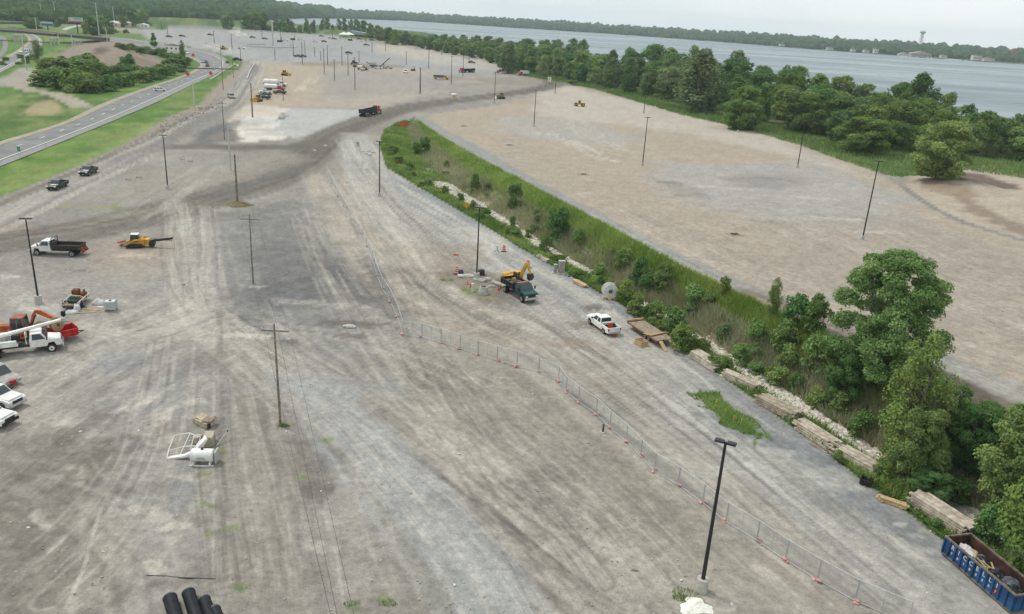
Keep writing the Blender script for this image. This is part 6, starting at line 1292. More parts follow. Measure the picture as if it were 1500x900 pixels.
def roller(px, py, ang, lab, k=1.0):
    o = thing('road_roller', lab, 'road roller', at(px, py), math.radians(ang), None, k); MB().cyl((1.6, -1.0, .75), (1.6, 1.0, .75), .75, n=20).build('drum', M_DK, o); fr = MB()
    for s_ in (-1, 1): fr.box((1.3, s_*1.1, .8), (2.0, .12, .3))
    fr.build('drum_frame', M_YEL, o); MB().box((-1.2, 0, 1.15), (2.2, 1.5, .8), bev=.1).build('engine_hood', M_YEL, o); cabin(o, -.4, -.3, .6, .7, 1.1, 2.5, 1.4, M_YEL); [wheel(o, -1.4, s_*.85, .72, .45, M_YEL) for s_ in (-1, 1)]; MB().box((.1, 0, 2.6), (1.3, 1.5, .08)).build('canopy', M_YEL, o); return o
roller(849,156,188,'yellow single-drum roller alone on the far part of the upper lot', 1.1)
# machine cluster
dump_truck('white truck at the left of the machine cluster on the far gravel', at(524,99), math.radians(-20), M_WH, M_GY, 7, k=1.1); tanker(529, 103, -60, 'white truck with round tank in the middle of the machine cluster', M_WH, M_TANW, .95); dozer(519,95,40,'brown excavator-like machine just behind the white truck cluster', 1.1, M_BRNP, blade=False)
o = thing('screening_plant', 'grey mobile screening plant with steep conveyor on the far gravel lot', 'screening plant', at(556,100), .0, None, 1.35); MB().box((-2.5, 0, 1.0), (5, 2.2, .5)).build('chassis', M_DK, o); MB().box((-3.4, 0, 2.0), (2.6, 2.4, 1.4), top=(1.15, 1.1)).build('hopper', M_GY, o); MB().box((2.6, 0, 2.9), (7.2, 1.0, .35), 0, -.75).build('conveyor', M_DK, o); MB().box((2.2, 0, 1.3), (.2, .9, 2.6)).build('conveyor_leg', M_DK, o); wheels_row(o, (-3.5, -2.3)); MB().box((-6.0, 0, 2.2), (2.2, .9, .25), 0, .5).build('side_conveyor', M_DK, o)
smallp(554,101,175,M_WH,'white pickup in front of the screening plant hopper', 1.0); smallp(569,101,178,M_GY,'silver pickup right of the screening plant conveyor', 1.0); car('white van parked alone right of the screening plant', at(594,107), math.radians(-80), M_WH, van=True, k=1.35)
# far parked things
for (px, py, ang, m_, lab) in [(354,72,0,M_WH,'white pickup beside the circular kerb on the far grey lot'),(308,52,0,mat('dark_green_paint2',(.05,.07,.06),.4),'dark vehicle at the upper left of the far lot'),(370,56,0,M_BK,'tiny dark vehicle near the light kerb of the far lot'),(388,58,0,M_BRNP,'brown machine left of the far heap on the grey lot'),(418,60,10,M_WH,'white trailer-like vehicle on the far lot near the trees'),(440,59,0,M_WH,'white car at the right of the debris row on the far lot'),(471,54,0,M_BK,'dark vehicle in front of the far grass bank'),(484,57,0,M_GY,'grey parked vehicle below the far grass bank'),(490,58,0,M_BK,'black parked vehicle below the far grass bank'),(475,62,0,M_BK,'dark vehicle alone on the pale far gravel'),(526,58,0,M_BK,'black vehicle beside the far grandstand'),(545,60,0,M_DK,'dark vehicle just left of the far tree line'),(537,67,0,M_BRNP,'brown machine on the far gravel near the tree line'),(462,62,0,M_WH,'white vehicle on the far gravel left of the dark ones'),(511,79,0,M_DK,'dark low vehicle behind the machine cluster'),(248,55,0,M_DK,'dark loader at the left part of the far lot'),(267,54,0,M_BK,'tiny black car left on the far lot'),(348,89,0,M_BK,'black car on the side street near the far gantry'),(691,93,0,M_DK,'dark low heap-like vehicle near the small belt trees')]:
    car(lab, at(px, py), math.radians(ang), m_, k=1.45)
smallp(437,84,0,M_BRNP,'brown pickup, left of two parked on the far lot',1.15); smallp(443,84,0,M_BRNP,'brown pickup, right of two parked on the far lot',1.15)
for (px, py, lab) in [(410,62,'grey folded frame machine on the far debris row'),(429,59,'dark machine with upright arm on the far debris row'),(513,60,'grey tracked machine beside the far white tent'),(605,104,'small black machine on a pale heap beyond the white van')]:
    o = thing('construction_machine', lab, 'machine', at(px, py), .2, None, 1.6 if px < 600 else .9); MB().box((0, 0, .9), (3.4, 1.8, .8), bev=.1).build('body', M_DK, o); MB().box((1.2, 0, 2.2), (.4, .5, 2.6), 0, .3).build('arm', M_BRNP, o); [MB().prof([(-1.6, .02), (1.6, .02), (1.8, .3), (1.5, .6), (-1.5, .6), (-1.8, .3)], s_*.8-.2, s_*.8+.2).build('track', M_TYRE, o) for s_ in (-1, 1)]
# ------------------------------------------------------------------ dumpster
A = at(1378,812); B = at(1470,893); d = B-A; rz = math.atan2(d.y, d.x); Ld = 6.9; o = thing('dumpster', 'long blue roll-off dumpster full of rubbish bags, white letters on its side', 'dumpster', (0, 0, 0), rz)
dn = d.normalized(); nv = Vector((-dn.y, dn.x, 0)); wd = 2.35; c = A+dn*Ld/2+nv*wd/2; o.location = (c.x, c.y, max(.02, zt(A.x, A.y)))
zz0, zz1 = .28, 1.62; th = .07
w_ = MB()
for s_ in (-1, 1): w_.box((0, s_*(wd/2-th/2), (zz0+zz1)/2), (Ld, th, zz1-zz0))
w_.box((Ld/2-th/2, 0, (zz0+zz1)/2), (th, wd-2*th, zz1-zz0)); w_.box((-Ld/2+th/2, 0, (zz0+zz1)/2), (th, wd-2*th, zz1-zz0)); wl = w_.build('walls', M_BLUE, o)
MB().box((0, 0, zz0+.04), (Ld-2*th, wd-2*th, .08)).build('floor_plate', M_RUST, o)
il = MB()
for s_ in (-1, 1): il.box((0, s_*(wd/2-th-.012), (zz0+zz1)/2+.04), (Ld-2*th-.02, .02, zz1-zz0-.12)); il.box((s_*(Ld/2-th-.012), 0, (zz0+zz1)/2+.04), (.02, wd-2*th-.05, zz1-zz0-.12))
il.build('inner_lining', mat('rust_brown_inside', P(96,66,56), .9, noise=.3, scale=1.5), o)
rm = MB()
for s_ in (-1, 1): rm.box((0, s_*(wd/2-.02), zz1+.04), (Ld+.1, .14, .12)); rm.box((s_*(Ld/2-.02), 0, zz1+.04), (.14, wd-.2, .12)); rm.box((0, s_*(wd/2-.04), zz0-.07), (Ld, .16, .16))
rm.build('top_rail', mat('worn_rail', P(140,128,116), .8, noise=.25), o)
rb_ = MB(); NB = 11
for q in range(NB+1):
    x = -Ld/2+Ld*q/NB
    for s_ in (-1, 1): rb_.box((max(-Ld/2+.06, min(Ld/2-.06, x)), s_*(wd/2+.05), (zz0+zz1)/2), (.11, .1, zz1-zz0-.04))
for q in range(4): rb_.box((Ld/2+.05, -wd/2+.15+q*(wd-.3)/3, (zz0+zz1)/2), (.1, .1, zz1-zz0-.1))
rb_.build('side_ribs', M_BLUE, o)
for sx in (-1, 1):
    for s_ in (-1, 1): MB().cyl((sx*(Ld/2-.35), s_*.9-.1, .14), (sx*(Ld/2-.35), s_*.9+.1, .14), .14).build('roller', M_RUST, o)
MB().tube([(-Ld/2, .3, .4), (-Ld/2-.2, .3, .5), (-Ld/2-.2, -.3, .5), (-Ld/2, -.3, .4)], .04).build('hook', M_RUST, o)
def letters(txt, size, parent, x0, dx, z, m, yoff, skip=0):
    for i, ch in enumerate(txt):
        if ch == ' ': continue
        cu = D.curves.new('letter', 'FONT'); cu.body = ch; cu.size = size; cu.extrude = .006; cu.offset = .012; cu.align_x = 'CENTER'
        tmp = D.objects.new('letter', cu); COL.objects.link(tmp); bpy.context.view_layer.update(); me = D.meshes.new_from_object(tmp); D.objects.remove(tmp)
        me.materials.clear(); q = link('letter', me, m, parent); q.location = (x0+i*dx, yoff, z); q.rotation_euler = (math.pi/2, 0, 0)
bw = Ld/NB; M_LET = mat('white_lettering', P(226,226,222), .7, noise=.08, scale=6)
letters('RICCELLI', .5, o, -Ld/2+bw*1.5, bw, 1.08, M_LET, -wd/2-.012); letters('70180007', .3, o, -Ld/2+bw*1.5, bw, .62, M_LET, -wd/2-.012)
MB().box((-Ld/2+bw*8.5, -wd/2-.008, .75), (.4, .012, .5)).build('red_mark', mat('red_smear', P(150,50,66), .8, noise=.4, scale=8), o)
def inb(mb, nm, x, y, z, m, lab, cat, rz2=0, grp=None):
    c_, s_ = math.cos(rz), math.sin(rz); q = mb.build(nm, m, smooth=False); q.location = (o.location.x+x*c_-y*s_, o.location.y+x*s_+y*c_, o.location.z+z); q.rotation_euler[2] = rz+rz2; return tagd(q, lab, cat, grp)
M_BAG = mat('black_bag', (.02,.022,.025), .35, noise=.2); M_BAGW = M_PLAS; M_BAGG = mat('grey_bag', (.10,.11,.12), .4, noise=.2)
def blob(sx, sy, sz, seed):
    bm = bmesh.new(); bmesh.ops.create_icosphere(bm, subdivisions=3, radius=1); rnd = random.Random(seed)
    ph = [rnd.uniform(0, 6) for _ in range(6)]
    for v in bm.verts: c_ = v.co; k = 1+.13*math.sin(7*c_.x+ph[0])*math.sin(6*c_.y+ph[1])+.1*math.sin(9*c_.z+ph[2]+5*c_.x)+rnd.uniform(-.02, .02); v.co = Vector((c_.x*sx*k, c_.y*sy*k, c_.z*sz*k))
    mb = MB(); mb.V = [tuple(v.co) for v in bm.verts]; mb.F = [tuple(q.index for q in f.verts) for f in bm.faces]; bm.free(); return mb
inb(blob(2.9, .9, .35, 1), 'loose_rubbish', .1, 0, .62, mat('mixed_rubbish', P(120,104,90), .9, noise=.5, scale=3), 'brown mixed rubbish filling the bottom of the blue dumpster', 'rubbish')
for (x, y, z, s1, m, lab) in [(-2.6,.1,.95,.42,M_BAGW,'white bag at the upper left end inside the dumpster'),(-2.0,.3,1.0,.30,mat('yellow_cream', P(206,190,130), .7),'small yellowish bag inside the dumpster beside the white one'),(-1.75,-.25,1.05,.38,M_BAGW,'crumpled white bag inside the dumpster left of the black bag'),(-1.0,.35,1.0,.42,M_BAG,'round black bag near the middle inside the dumpster'),(-1.35,.55,.98,.3,mat('blue_grey_bag', (.10,.13,.2), .5),'blue-grey bag along the far wall inside the dumpster'),
    (.7,.1,1.0,.5,M_BAG,'big black bag behind the wooden offcuts in the dumpster'),(1.6,.3,1.0,.55,M_BAGG,'large grey shiny bag in the right half of the dumpster'),(2.5,.0,.98,.55,M_BAG,'black bag at the right end of the dumpster'),(.2,.5,.98,.32,mat('navy_bag', (.03,.04,.09), .4),'navy bag at the far wall of the dumpster'),(1.1,-.5,.95,.36,M_BAG,'small black bag against the lettered wall inside the dumpster')]:
    inb(blob(s1*1.25, s1, s1*.8, int(x*10)+50), 'rubbish_bag', x, y, z, m, lab, 'rubbish bag')
for k, (x, y, a) in enumerate([(-.35,.1,.5),(-.15,-.2,1.6),(.05,.2,-.4),(-.5,-.3,.1)]): inb(MB().box((0, 0, 0), (1.1, .12, .06), 0, .25), 'wood_offcut', x, y, 1.12+.04*k, M_WOODN, 'pale wooden offcut lying across the rubbish in the dumpster', 'wood offcut', a, 'wood offcuts in the dumpster')

# ------------------------------------------------------------------ weathered timber piles along the ditch
def timber(p0, p1, wdt, hgt, label, seed, m=None, ragged=.5, name='timber_pile'):
    A = at(*p0); B = at(*p1); d = B-A; L_ = math.hypot(d.x, d.y); rz_ = math.atan2(d.y, d.x); rnd = random.Random(seed)
    o = thing(name, label, 'timber pile', ((A.x+B.x)/2-.45, (A.y+B.y)/2-.45, .02), rz_); wdt *= 1.15; hgt *= 1.15
    rows = max(2, int(hgt/.2)); n = 0
    for r_ in range(rows):
        y = -wdt/2+r_*.05
        mb = MB()
        while y < wdt/2-r_*.08:
            w2 = rnd.uniform(.22, .42); l2 = L_*rnd.uniform(.86, 1.0); x_ = rnd.uniform(-.5, .5)*ragged*(L_-l2+.5)
            mb.box((x_, y+w2/2, .12+r_*.2), (l2, w2*.93, .15), rnd.uniform(-.02, .02), rnd.uniform(-.006, .006), rnd.uniform(-.05, .05)); y += w2
        mb.build('timber_layer', m or mat('timber_%d' % (r_ % 2+1), P(234-10*(r_ % 2),222-10*(r_ % 2),206-10*(r_ % 2)), .92, col2=P(176,162,146), scale=1.6, bump=.3), o)
    for s_ in (-.3, .3): MB().box((s_*L_, 0, .03), (.22, wdt+.3, .14)).build('bearer', M_WOODG, o)
    return o
timber((1019,519), (1057,543), 1.5, .85, 'grey weathered timber pile furthest up the road, next to the trailer ramps', 1)
timber((1064,549), (1116,574), 1.3, .7, 'weathered timber pile, second along the ditch, with a beam end poking out', 2)
timber((1115,584), (1173,615), 1.8, .75, 'low flat pale timber pile, third along the ditch', 3, m=mat('pale_boards', P(200,188,170), .92, col2=P(160,146,130), scale=1.6))
timber((1174,623), (1232,660), 1.6, .7, 'weathered timber pile, fourth along the ditch, planks splayed along its front', 4, ragged=1.0)
timber((1233,662), (1289,695), 1.5, .85, 'smooth weathered timber pile beside the black crate, fifth along the ditch', 5)
timber((1342,732), (1424,788), 1.9, .9, 'largest weathered timber pile, next to the blue dumpster', 6)
timber((1288,727), (1334,743), .6, .45, 'small stack of fresh yellow lumber between the last two weathered piles', 7, m=M_WOODN, name='lumber_stack')
for k, (p, q) in enumerate([((1140,606),(1170,620)),((1180,640),(1222,668)),((1186,650),(1212,666))]):
    A = at(*p); B = at(*q); tagd(MB().box((0, 0, .08), ((B-A).length, .2, .13)).build('loose_beam', M_WOODG), 'loose weathered beam on the ground beside the timber piles', 'beam', 'loose beams beside the piles'); o2 = D.objects[[x for x in D.objects.keys() if x.startswith('loose_beam')][-1]]; o2.location = (A+B)/2; o2.rotation_euler[2] = math.atan2((B-A).y, (B-A).x)
b_ = at(1268,709); o = thing('plastic_crate', 'black open crate at the road edge beside the fifth timber pile', 'crate', b_, -.6); openbox('crate_shell', o, -.5, .5, .7, .02, .5, M_BK, M_BK, th=.05, ribs=4)
b_ = at(1305,716); tagd(sack(1305, 718, .7, .25, .35, 'crumpled bright orange safety mesh on the fresh lumber stack', mat('orange_mesh', P(222,90,50), .7, noise=.2), seed=8, name='safety_mesh', cat='safety mesh'))
# old planks further up
b_ = at(856,414); tagd(timber((845,412),(862,421),.7,.25,'few pale boards lying at the ditch edge above the cable reel',9,m=M_WOODN,name='board_pile'))
timber((790,375),(806,384),.5,.3,'short old boards at the ditch edge below the large round shrub',10,name='board_pile')
# ------------------------------------------------------------------ flatbed trailer, crate
A = at(928,478); B = at(980,512); d = B-A; L_ = d.length; rz_ = math.atan2(d.y, d.x); o = thing('flatbed_trailer', 'long wooden-decked flatbed trailer with fold-down ramps beside the ditch', 'trailer', ((A.x+B.x)/2, (A.y+B.y)/2, 0), rz_); k_ = L_/2-.7
dk = MB(); rnd = random.Random(2)
for q in range(8): dk.box((-.3, -1.05+q*.3, .86), (L_-1.6, .28, .07))
dk.build('deck', M_WOODG, o); fr = MB()
for s_ in (-1, 1): fr.box((-.3, s_*1.22, .78), (L_-1.5, .1, .22))
fr.box((-k_-.4, 0, .85), (.14, 2.5, .5)); fr.build('frame', mat('faded_rust_frame', P(150,112,84), .8, noise=.2), o); MB().box((-k_-.35, 0, 1.1), (.16, 2.5, .22)).build('bulkhead', M_WOODN, o)
MB().tube([(-k_-.4, .7, .7), (-k_-1.7, 0, .6), (-k_-.4, -.7, .7)], .07).build('drawbar', M_DK, o)
for x_ in (.2, 1.0):
    for s_ in (-1, 1): wheel(o, x_, s_*.95, .36, .24)
for s_ in (-.75, .75): MB().box((L_/2-.25, s_, .42), (1.6, .5, .1), 0, .52).build('ramp', M_WOODN, o)
for s_ in (-1, 1): MB().box((L_/2-.95, s_*1.1, .7), (.05, .2, .12)).build('tail_light', M_TAIL, o)
for k in range(5):
    q = MB().box((0, 0, 0), (3.4-.2*k, .14, .06)).build('plank', M_WOODN); q.location = (o.location.x+math.cos(rz_)*(1.0+.12*k), o.location.y+math.sin(rz_)*(1.0+.12*k), .95+.05*(k % 2)+.03*k); q.rotation_euler[2] = rz_+1.35+.09*k; tagd(q, 'fresh plank laid across the deck of the flatbed trailer', 'plank', 'planks across the flatbed deck')
b_ = at(939,506); o = thing('wooden_crate', 'square fresh-wood open crate on the gravel beside the flatbed trailer', 'crate', b_, rz_+.1); sl_ = MB()
for z_ in (.1, .36, .62):
    for s_ in (-1, 1): sl_.box((0, s_*.6, z_), (1.3, .04, .2)); sl_.box((s_*.63, 0, z_), (.04, 1.15, .2))
sl_.build('slats', M_WOODN, o); cp = MB(); [cp.box((a*.6, b2*.56, .38), (.09, .09, .76)) for a in (-1, 1) for b2 in (-1, 1)]; cp.build('corner_posts', M_WOODN, o); MB().box((0, 0, .05), (1.2, 1.1, .06)).build('base', M_WOODN, o); MB().box((0, 0, .3), (.9, .8, .35), bev=.08).build('liner', mat('brown_card', P(170,120,80), .9), o)
# cable reel and cradle
b_ = at(892,438); o = reel('cable_reel', b_+Vector((0, 0, .18)), .15, 1.12, 1.0, 'big white steel cable reel on timber chocks at the ditch edge', M_WH, M_GALV)
for k, (dx, dy) in enumerate([(-.75,-.4),(.75,-.4),(.0,-.75)]): q = MB().box((0, 0, .22), (.5, .9, .42), .1*k, .3 if k == 0 else -.3, bev=.03).build('timber_chock', M_WOODN); q.location = (b_.x+dx, b_.y+dy, b_.z); tagd(q, 'pale timber chock under the big white cable reel', 'chock', 'chocks under the white reel')
# electrical cabinets
b_ = at(822,401); o = thing('electrical_cabinet', 'tall grey electrical cabinet on a slab at the road edge', 'cabinet', b_, .2); M_CAB = pm('cabinet_grey', 158,156,148, .6); MB().box((0, 0, .1), (1.5, 1.1, .2)).build('slab', M_CONC, o); MB().box((0, 0, 1.15), (.95, .7, 1.9), bev=.03).build('housing', M_CAB, o); MB().box((0, 0, 2.13), (1.05, .8, .07)).build('lid', M_GY, o); MB().box((0, -.365, 1.15), (.8, .03, 1.6)).build('door', M_CAB, o)
b_ = at(813,400); o = thing('electrical_cabinet', 'short grey post cabinet just left of the tall grey cabinet', 'cabinet', b_, .2); MB().box((0, 0, .7), (.5, .45, 1.4), bev=.03).build('housing', M_CAB, o); MB().box((0, 0, 1.42), (.56, .5, .06)).build('lid', M_GY, o); MB().box((0, 0, .06), (.8, .7, .12)).build('slab', M_CONC, o)
for k, (px, py, s1) in enumerate([(829,402,.3),(833,404,.42),(837,408,.3),(841,411,.34),(826,403,.25)]): sack(px, py, s1, s1*.8, s1*.8, 'lump of broken pale concrete at the foot of the tall grey cabinet', M_CONC, seed=20+k, name='concrete_lump', cat='concrete lump'); 
for o_ in D.objects:
    if o_.name.startswith('concrete_lump'): o_['group'] = 'concrete lumps by the cabinet'
# ------------------------------------------------------------------ barrels, cones, signs
M_DRUM = mat('drum_orange', P(232,86,60), .6, noise=.05)
def barrel(px, py, lab, k=1.0):
    o = thing('traffic_barrel', lab, 'traffic barrel', at(px, py), 0, None, k); MB().cyl((0, 0, .02), (0, 0, .09), .44, .42, 18).build('base', M_TYRE, o); MB().cyl((0, 0, .09), (0, 0, 1.0), .30, .23, 18).build('body', M_DRUM, o); MB().cyl((0, 0, 1.0), (0, 0, 1.06), .12, .1).build('handle', M_DRUM, o)
    for z_ in (.26, .58, .82): r_ = .30-.07*(z_-.09)/.91; MB().cyl((0, 0, z_), (0, 0, z_+.12), r_+.008, r_-.001, 18).build('white_band', M_PLAS, o)
barrel(773,392,'orange and white traffic barrel in the road above the green dump truck', 1.15); barrel(738,369,'orange and white traffic barrel furthest up the gravel road', 1.1); barrel(669,402,'orange and white traffic barrel at the left of the weedy island', 1.15)
def cone(px, py, lab, grp=None): o = thing('traffic_cone', lab, 'traffic cone', at(px, py), .3, grp); MB().box((0, 0, .02), (.4, .4, .04)).build('base', M_BK, o); c_ = MB().cyl((0, 0, .04), (0, 0, .8), .15, .035, 14).build('body', M_SIGNO, o); MB().cyl((0, 0, .45), (0, 0, .58), .088, .068, 14).build('band', M_PLAS, c_)
cone(685,418,'orange cone left of the white pole base on the weedy island, uppermost'); cone(689,422,'orange cone touching a white post on the weedy island'); cone(730,426,'orange cone alone beside the rear of the green dump truck'); cone(733,424,'orange cone partly behind another near the grey pipe')
q = MB().cyl((0, 0, .1), (.9, .1, .1), .13, .1).build('fallen_cone', M_SIGNO); q.location = at(664,374); tagd(q, 'orange cone lying on its side above the weedy island', 'traffic cone')
o = thing('marker_post', 'short thick white post beside the cones on the weedy island', 'post', at(692,428), 0); MB().cyl((0, 0, 0), (0, 0, 1.25), .17, .15, 14).build('shaft', M_PLAS, o); MB().cyl((0, 0, 1.25), (0, 0, 1.33), .2, .16, 14).build('cap', M_PLAS, o)
o = thing('manhole_rings', 'stack of two grey concrete manhole rings on the weedy island', 'manhole rings', at(708,431), 0); MB().cyl((0, 0, 0), (0, 0, .55), .68, .68, 22).build('lower_ring', M_CONC, o); MB().cyl((0, 0, .56), (0, 0, 1.15), .62, .56, 22).build('upper_ring', M_CONC, o); MB().cyl((0, 0, 1.15), (0, 0, 1.2), .4, .4, 18).build('lid', M_DK, o)
q = MB().cyl((-1.6, 0, .3), (1.6, 0, .3), .3, .3, 16).cyl((-1.65, 0, .3), (-1.3, 0, .3), .35, .35, 16).build('concrete_pipe', M_CONC); q.location = at(733,420); q.rotation_euler[2] = -.75; tagd(q, 'grey concrete pipe lying behind the rear wheel of the green dump truck', 'pipe')
for k, (px, py, dd, rzz, lab, m_) in enumerate([(682,405,(2.4,1.2,.2),.2,'flat pale concrete slab beside the left barrel',M_CONC),(674,401,(.9,.7,.5),.4,'dark blue folded sheet between barrel and slab',mat('navy_sheet', (.05,.06,.12), .7)),(705,403,(1.0,.8,.8),.1,'grey box beside the black pole on the weedy island',M_DK),(711,411,(1.5,.8,.3),.5,'pale low block right of the black pole on the weedy island',M_CONC),(702,412,(1.8,1.0,.35),-.3,'grey precast piece just right of the white pole base',M_CONC),(720,421,(1.0,.5,.25),.2,'small pale block near the manhole rings',M_CONC)]):
    q = MB().box((0, 0, dd[2]/2), dd, bev=.06).box((dd[0]*.1, 0, dd[2]+.05), (dd[0]*.5, dd[1]*.5, .1), .3).build('site_block', m_); q.location = at(px, py); q.rotation_euler[2] = rzz; tagd(q, lab, 'block')
o = thing('work_stand', 'small dark stand with white top near the furthest barrel', 'stand', at(728,369), 0); MB().tube([(-.3, 0, 0), (0, 0, .8), (.3, 0, 0)], .04).tube([(0, .3, 0), (0, 0, .8)], .04).build('tripod', M_BK, o); MB().box((0, 0, .95), (.35, .35, .3), bev=.04).build('instrument', M_PLAS, o)
# yellow diamond
def diamond(px, py, tpx, tpy, s1, m_, lab, rzf=0, name='diamond_sign', cat='road sign'):
    b_ = at(px, py); h = ptop(b_, tpx, tpy); o = thing(name, lab, cat, b_, math.atan2(b_.x, b_.y)*-1+rzf); MB().cyl((0, .05, 0), (0, .05, h), .05).build('post', M_GALV, o); MB().box((0, 0, h), (s1, .03, s1), 0, math.pi/4).build('sign_plate', m_, o); MB().box((0, -.02, h), (s1*.9, .012, s1*.9), 0, math.pi/4).build('sign_face', m_, o)
diamond(683,309,682,301,1.0,M_SIGNY,'yellow diamond warning sign standing in the grass at the ditch edge')
for (a, b2, c_, e, s1, lab) in [(309,111,309,107.5,1.7,'orange diamond road-work sign on the right shoulder of the highway curve'),(275,112,274,108.5,1.8,'orange diamond road-work sign on the grass left of the highway')]: diamond(a, b2, c_, e, s1, M_SIGNO, lab)
b_ = at(283,84); o = thing('round_sign', 'orange-red rounded board beside the highway under the roadside trees', 'sign board', b_, -.3); MB().box((0, 0, 1.5), (2.2, .2, 1.9), bev=.09).build('board', M_SIGNO, o); [MB().cyl((s_*1.1, .2, 0), (s_*1.1, .2, 2.0), .1).build('leg', M_DK, o) for s_ in (-1, 1)]
b_ = at(29,230); o = thing('highway_sign', 'small green highway sign on the grass verge at far left', 'road sign', b_, -.5); [MB().cyl((s_*.35, .06, 0), (s_*.35, .06, 2.2), .05).build('post', M_GALV, o) for s_ in (-1, 1)]; MB().box((0, 0, 1.9), (1.3, .04, 1.1)).build('panel', M_SIGNG, o)
for (px, py, tp, lab) in [(67,217,209,'thin delineator post on the verge right of the green sign'),(3,246,233,'thin delineator post at the left edge on the verge')]:
    b_ = at(px, py); o = thing('delineator_post', lab, 'post', b_, 0); MB().cyl((0, 0, 0), (0, 0, 1.5), .05).build('post', M_GALV, o); MB().box((0, -.05, 1.5), (.2, .04, .3)).build('reflector', M_PLAS, o)
b_ = at(29,483)
# small orange and white barricades on the left gravel
for (px, py, lab) in [(204,262,'fallen orange and white barricade on the left gravel, left one'),(188,265,'small white-topped stake left of the fallen barricade'),(267,235,'orange and white barricade pieces by the tan gravel, left one'),(279,238,'orange and white barricade pieces by the tan gravel, right one')]:
    b_ = at(px, py); o = thing('barricade', lab, 'barricade', b_, random.uniform(-.5, .5), None, .7); mb = MB(); mb.box((0, 0, .75), (1.7, .05, .35)); mb.build('upper_board', M_PLAS, o); MB().box((0, 0, .35), (1.5, .05, .16), 0, .12).build('lower_board', M_DRUM, o); [MB().tube([(s_*.75, -.35, 0), (s_*.75, 0, 1.0), (s_*.75, .35, 0)], .03).build('leg', M_DRUM, o) for s_ in (-1, 1)]
# lone bollard in front of fence
b_ = at(883,634); o = thing('bollard', 'short rusty capped stub post just left of the fence', 'bollard', b_, 0); MB().cyl((0, 0, 0), (0, 0, .12), .3, .26).build('footing', M_CONC, o); MB().cyl((0, 0, .12), (0, 0, .85), .11, .09).build('shaft', mat('olive_rust', P(110,96,70), .8, noise=.2), o); MB().cyl((0, 0, .85), (0, 0, .92), .13, .08).build('cap', M_DK, o)
# yellow flower spikes in grass island
for k, (px, py) in enumerate([(1048,597),(1061,610),(1073,621),(1084,626),(1052,602),(1077,617)]):
    b_ = at(px, py); o = thing('yellow_marker', 'thin yellow stake with ribbon in the small grass island', 'stake', b_, 0, 'yellow stakes in the grass island'); MB().cyl((0, 0, 0), (.05, 0, .95 if k < 4 else .5), .035).build('stake', mat('yellow_stake', P(226,206,70), .7), o); MB().box((.05, 0, .85 if k < 4 else .42), (.12, .05, .2)).build('ribbon', mat('yellow_stake', (0, 0, 0)), o)
# ------------------------------------------------------------------ chalk heap, pipes, tank, junk
def heap(px, py, R_, h, m, lab, name, cat, seed=1, kind=None):
    b_ = at(px, py); n = 36; V = []; rnd = random.Random(seed); Fc = []
    for i in range(13):
        r_ = R_*i/12
        for q in range(n):
            a = 6.2832*q/n; k = 1+.18*math.sin(3*a+seed)+.1*math.sin(7*a); z = h*max(0, 1-(i/12)**1.3)+rnd.uniform(-.07, .07)*h*(i < 12); V.append((r_*k*math.cos(a), r_*k*.8*math.sin(a), z-.03))
    for i in range(12):
        for q in range(n): Fc.append((i*n+q, i*n+(q+1) % n, (i+1)*n+(q+1) % n, (i+1)*n+q))
    mb = MB(); mb.add(V, Fc); q = mb.build(name, m); q.location = b_; return tagd(q, lab, cat)
heap(1020,889,1.15,.38,mat('chalk', P(232,230,222,.9), .95, noise=.06, scale=5, bump=.5),'small heap of white chalky rubble below the nearest light pole','chalk_heap','heap',3)
heap(347,300,2.8,.7,mat('weedy_soil', P(136,124,92), .95, noise=.2, scale=4, bump=.5),'low weedy earth heap at the foot of the bare brown pole','earth_heap','heap',6)
for k, (p0, p1) in enumerate([((249,877),(272,955)),((276,869),(304,955)),((299,879),(328,958)),((314,893),(344,960))]):
    A = g(*p0, .4); B = g(*p1, .4); dd = Vector((B[0]-A[0], B[1]-A[1])); dd.normalize(); L_ = 6.2; o = thing('drainage_pipe', 'black corrugated drainage pipe at the bottom edge, ' + ['leftmost of the four', 'second from the left, reaching furthest up', 'third from the left', 'rightmost of the four, mostly hidden'][k], 'pipe', (A[0], A[1], 0), math.atan2(dd.y, dd.x)); R_ = .45-.02*k
    pts = []; rad_ = []; x = 0
    while x < L_:
        for e, r_ in ((0, R_), (.07, R_), (.085, R_-.035), (.14, R_-.035)): pts.append((x+e, 0, R_)); rad_.append(r_)
        x += .155
    mb = MB().tube(pts, rad_, 28); mb.F = mb.F[:-2]; mb.build('shell', M_PIPE, o); mb = MB().tube([(-.02, 0, R_), (L_-.3, 0, R_)], R_-.07, 28); mb.F = [f[::-1] for f in mb.F[:-2]]; mb.build('inner_wall', M_PIPE, o)
    rg_ = MB(); n = 28; V = []; Fc = []
    for q in range(n): a = 6.2832*q/n; V += [(-.02, (R_+.02)*math.cos(a), R_+(R_+.02)*math.sin(a)), (-.02, (R_-.08)*math.cos(a), R_+(R_-.08)*math.sin(a)), (.12, (R_+.02)*math.cos(a), R_+(R_+.02)*math.sin(a))]
    for q in range(n): a, b2 = 3*q, 3*((q+1) % n); Fc += [(a, a+1, b2+1, b2), (a, b2, b2+2, a+2)]
    rg_.add(V, Fc).build('collar', mat('grey_collar', (.09,.10,.105), .5), o)
b_ = at(298,679); o = thing('fuel_tank', 'white cylindrical tank on skids among junk at the pavement seam', 'tank', b_, .06); MB().tube([(-.98, 0, .85), (-.9, 0, .85), (.9, 0, .85), (.98, 0, .85)], [.42, .56, .56, .42], 24).build('tank', M_WH, o)
for s_ in (-.7, .7): MB().box((s_, 0, .18), (.12, 1.1, .36)).build('saddle', M_WH, o)
for s_ in (-1, 1): MB().box((0, s_*.5, .05), (2.0, .1, .1)).build('skid', M_WH, o)
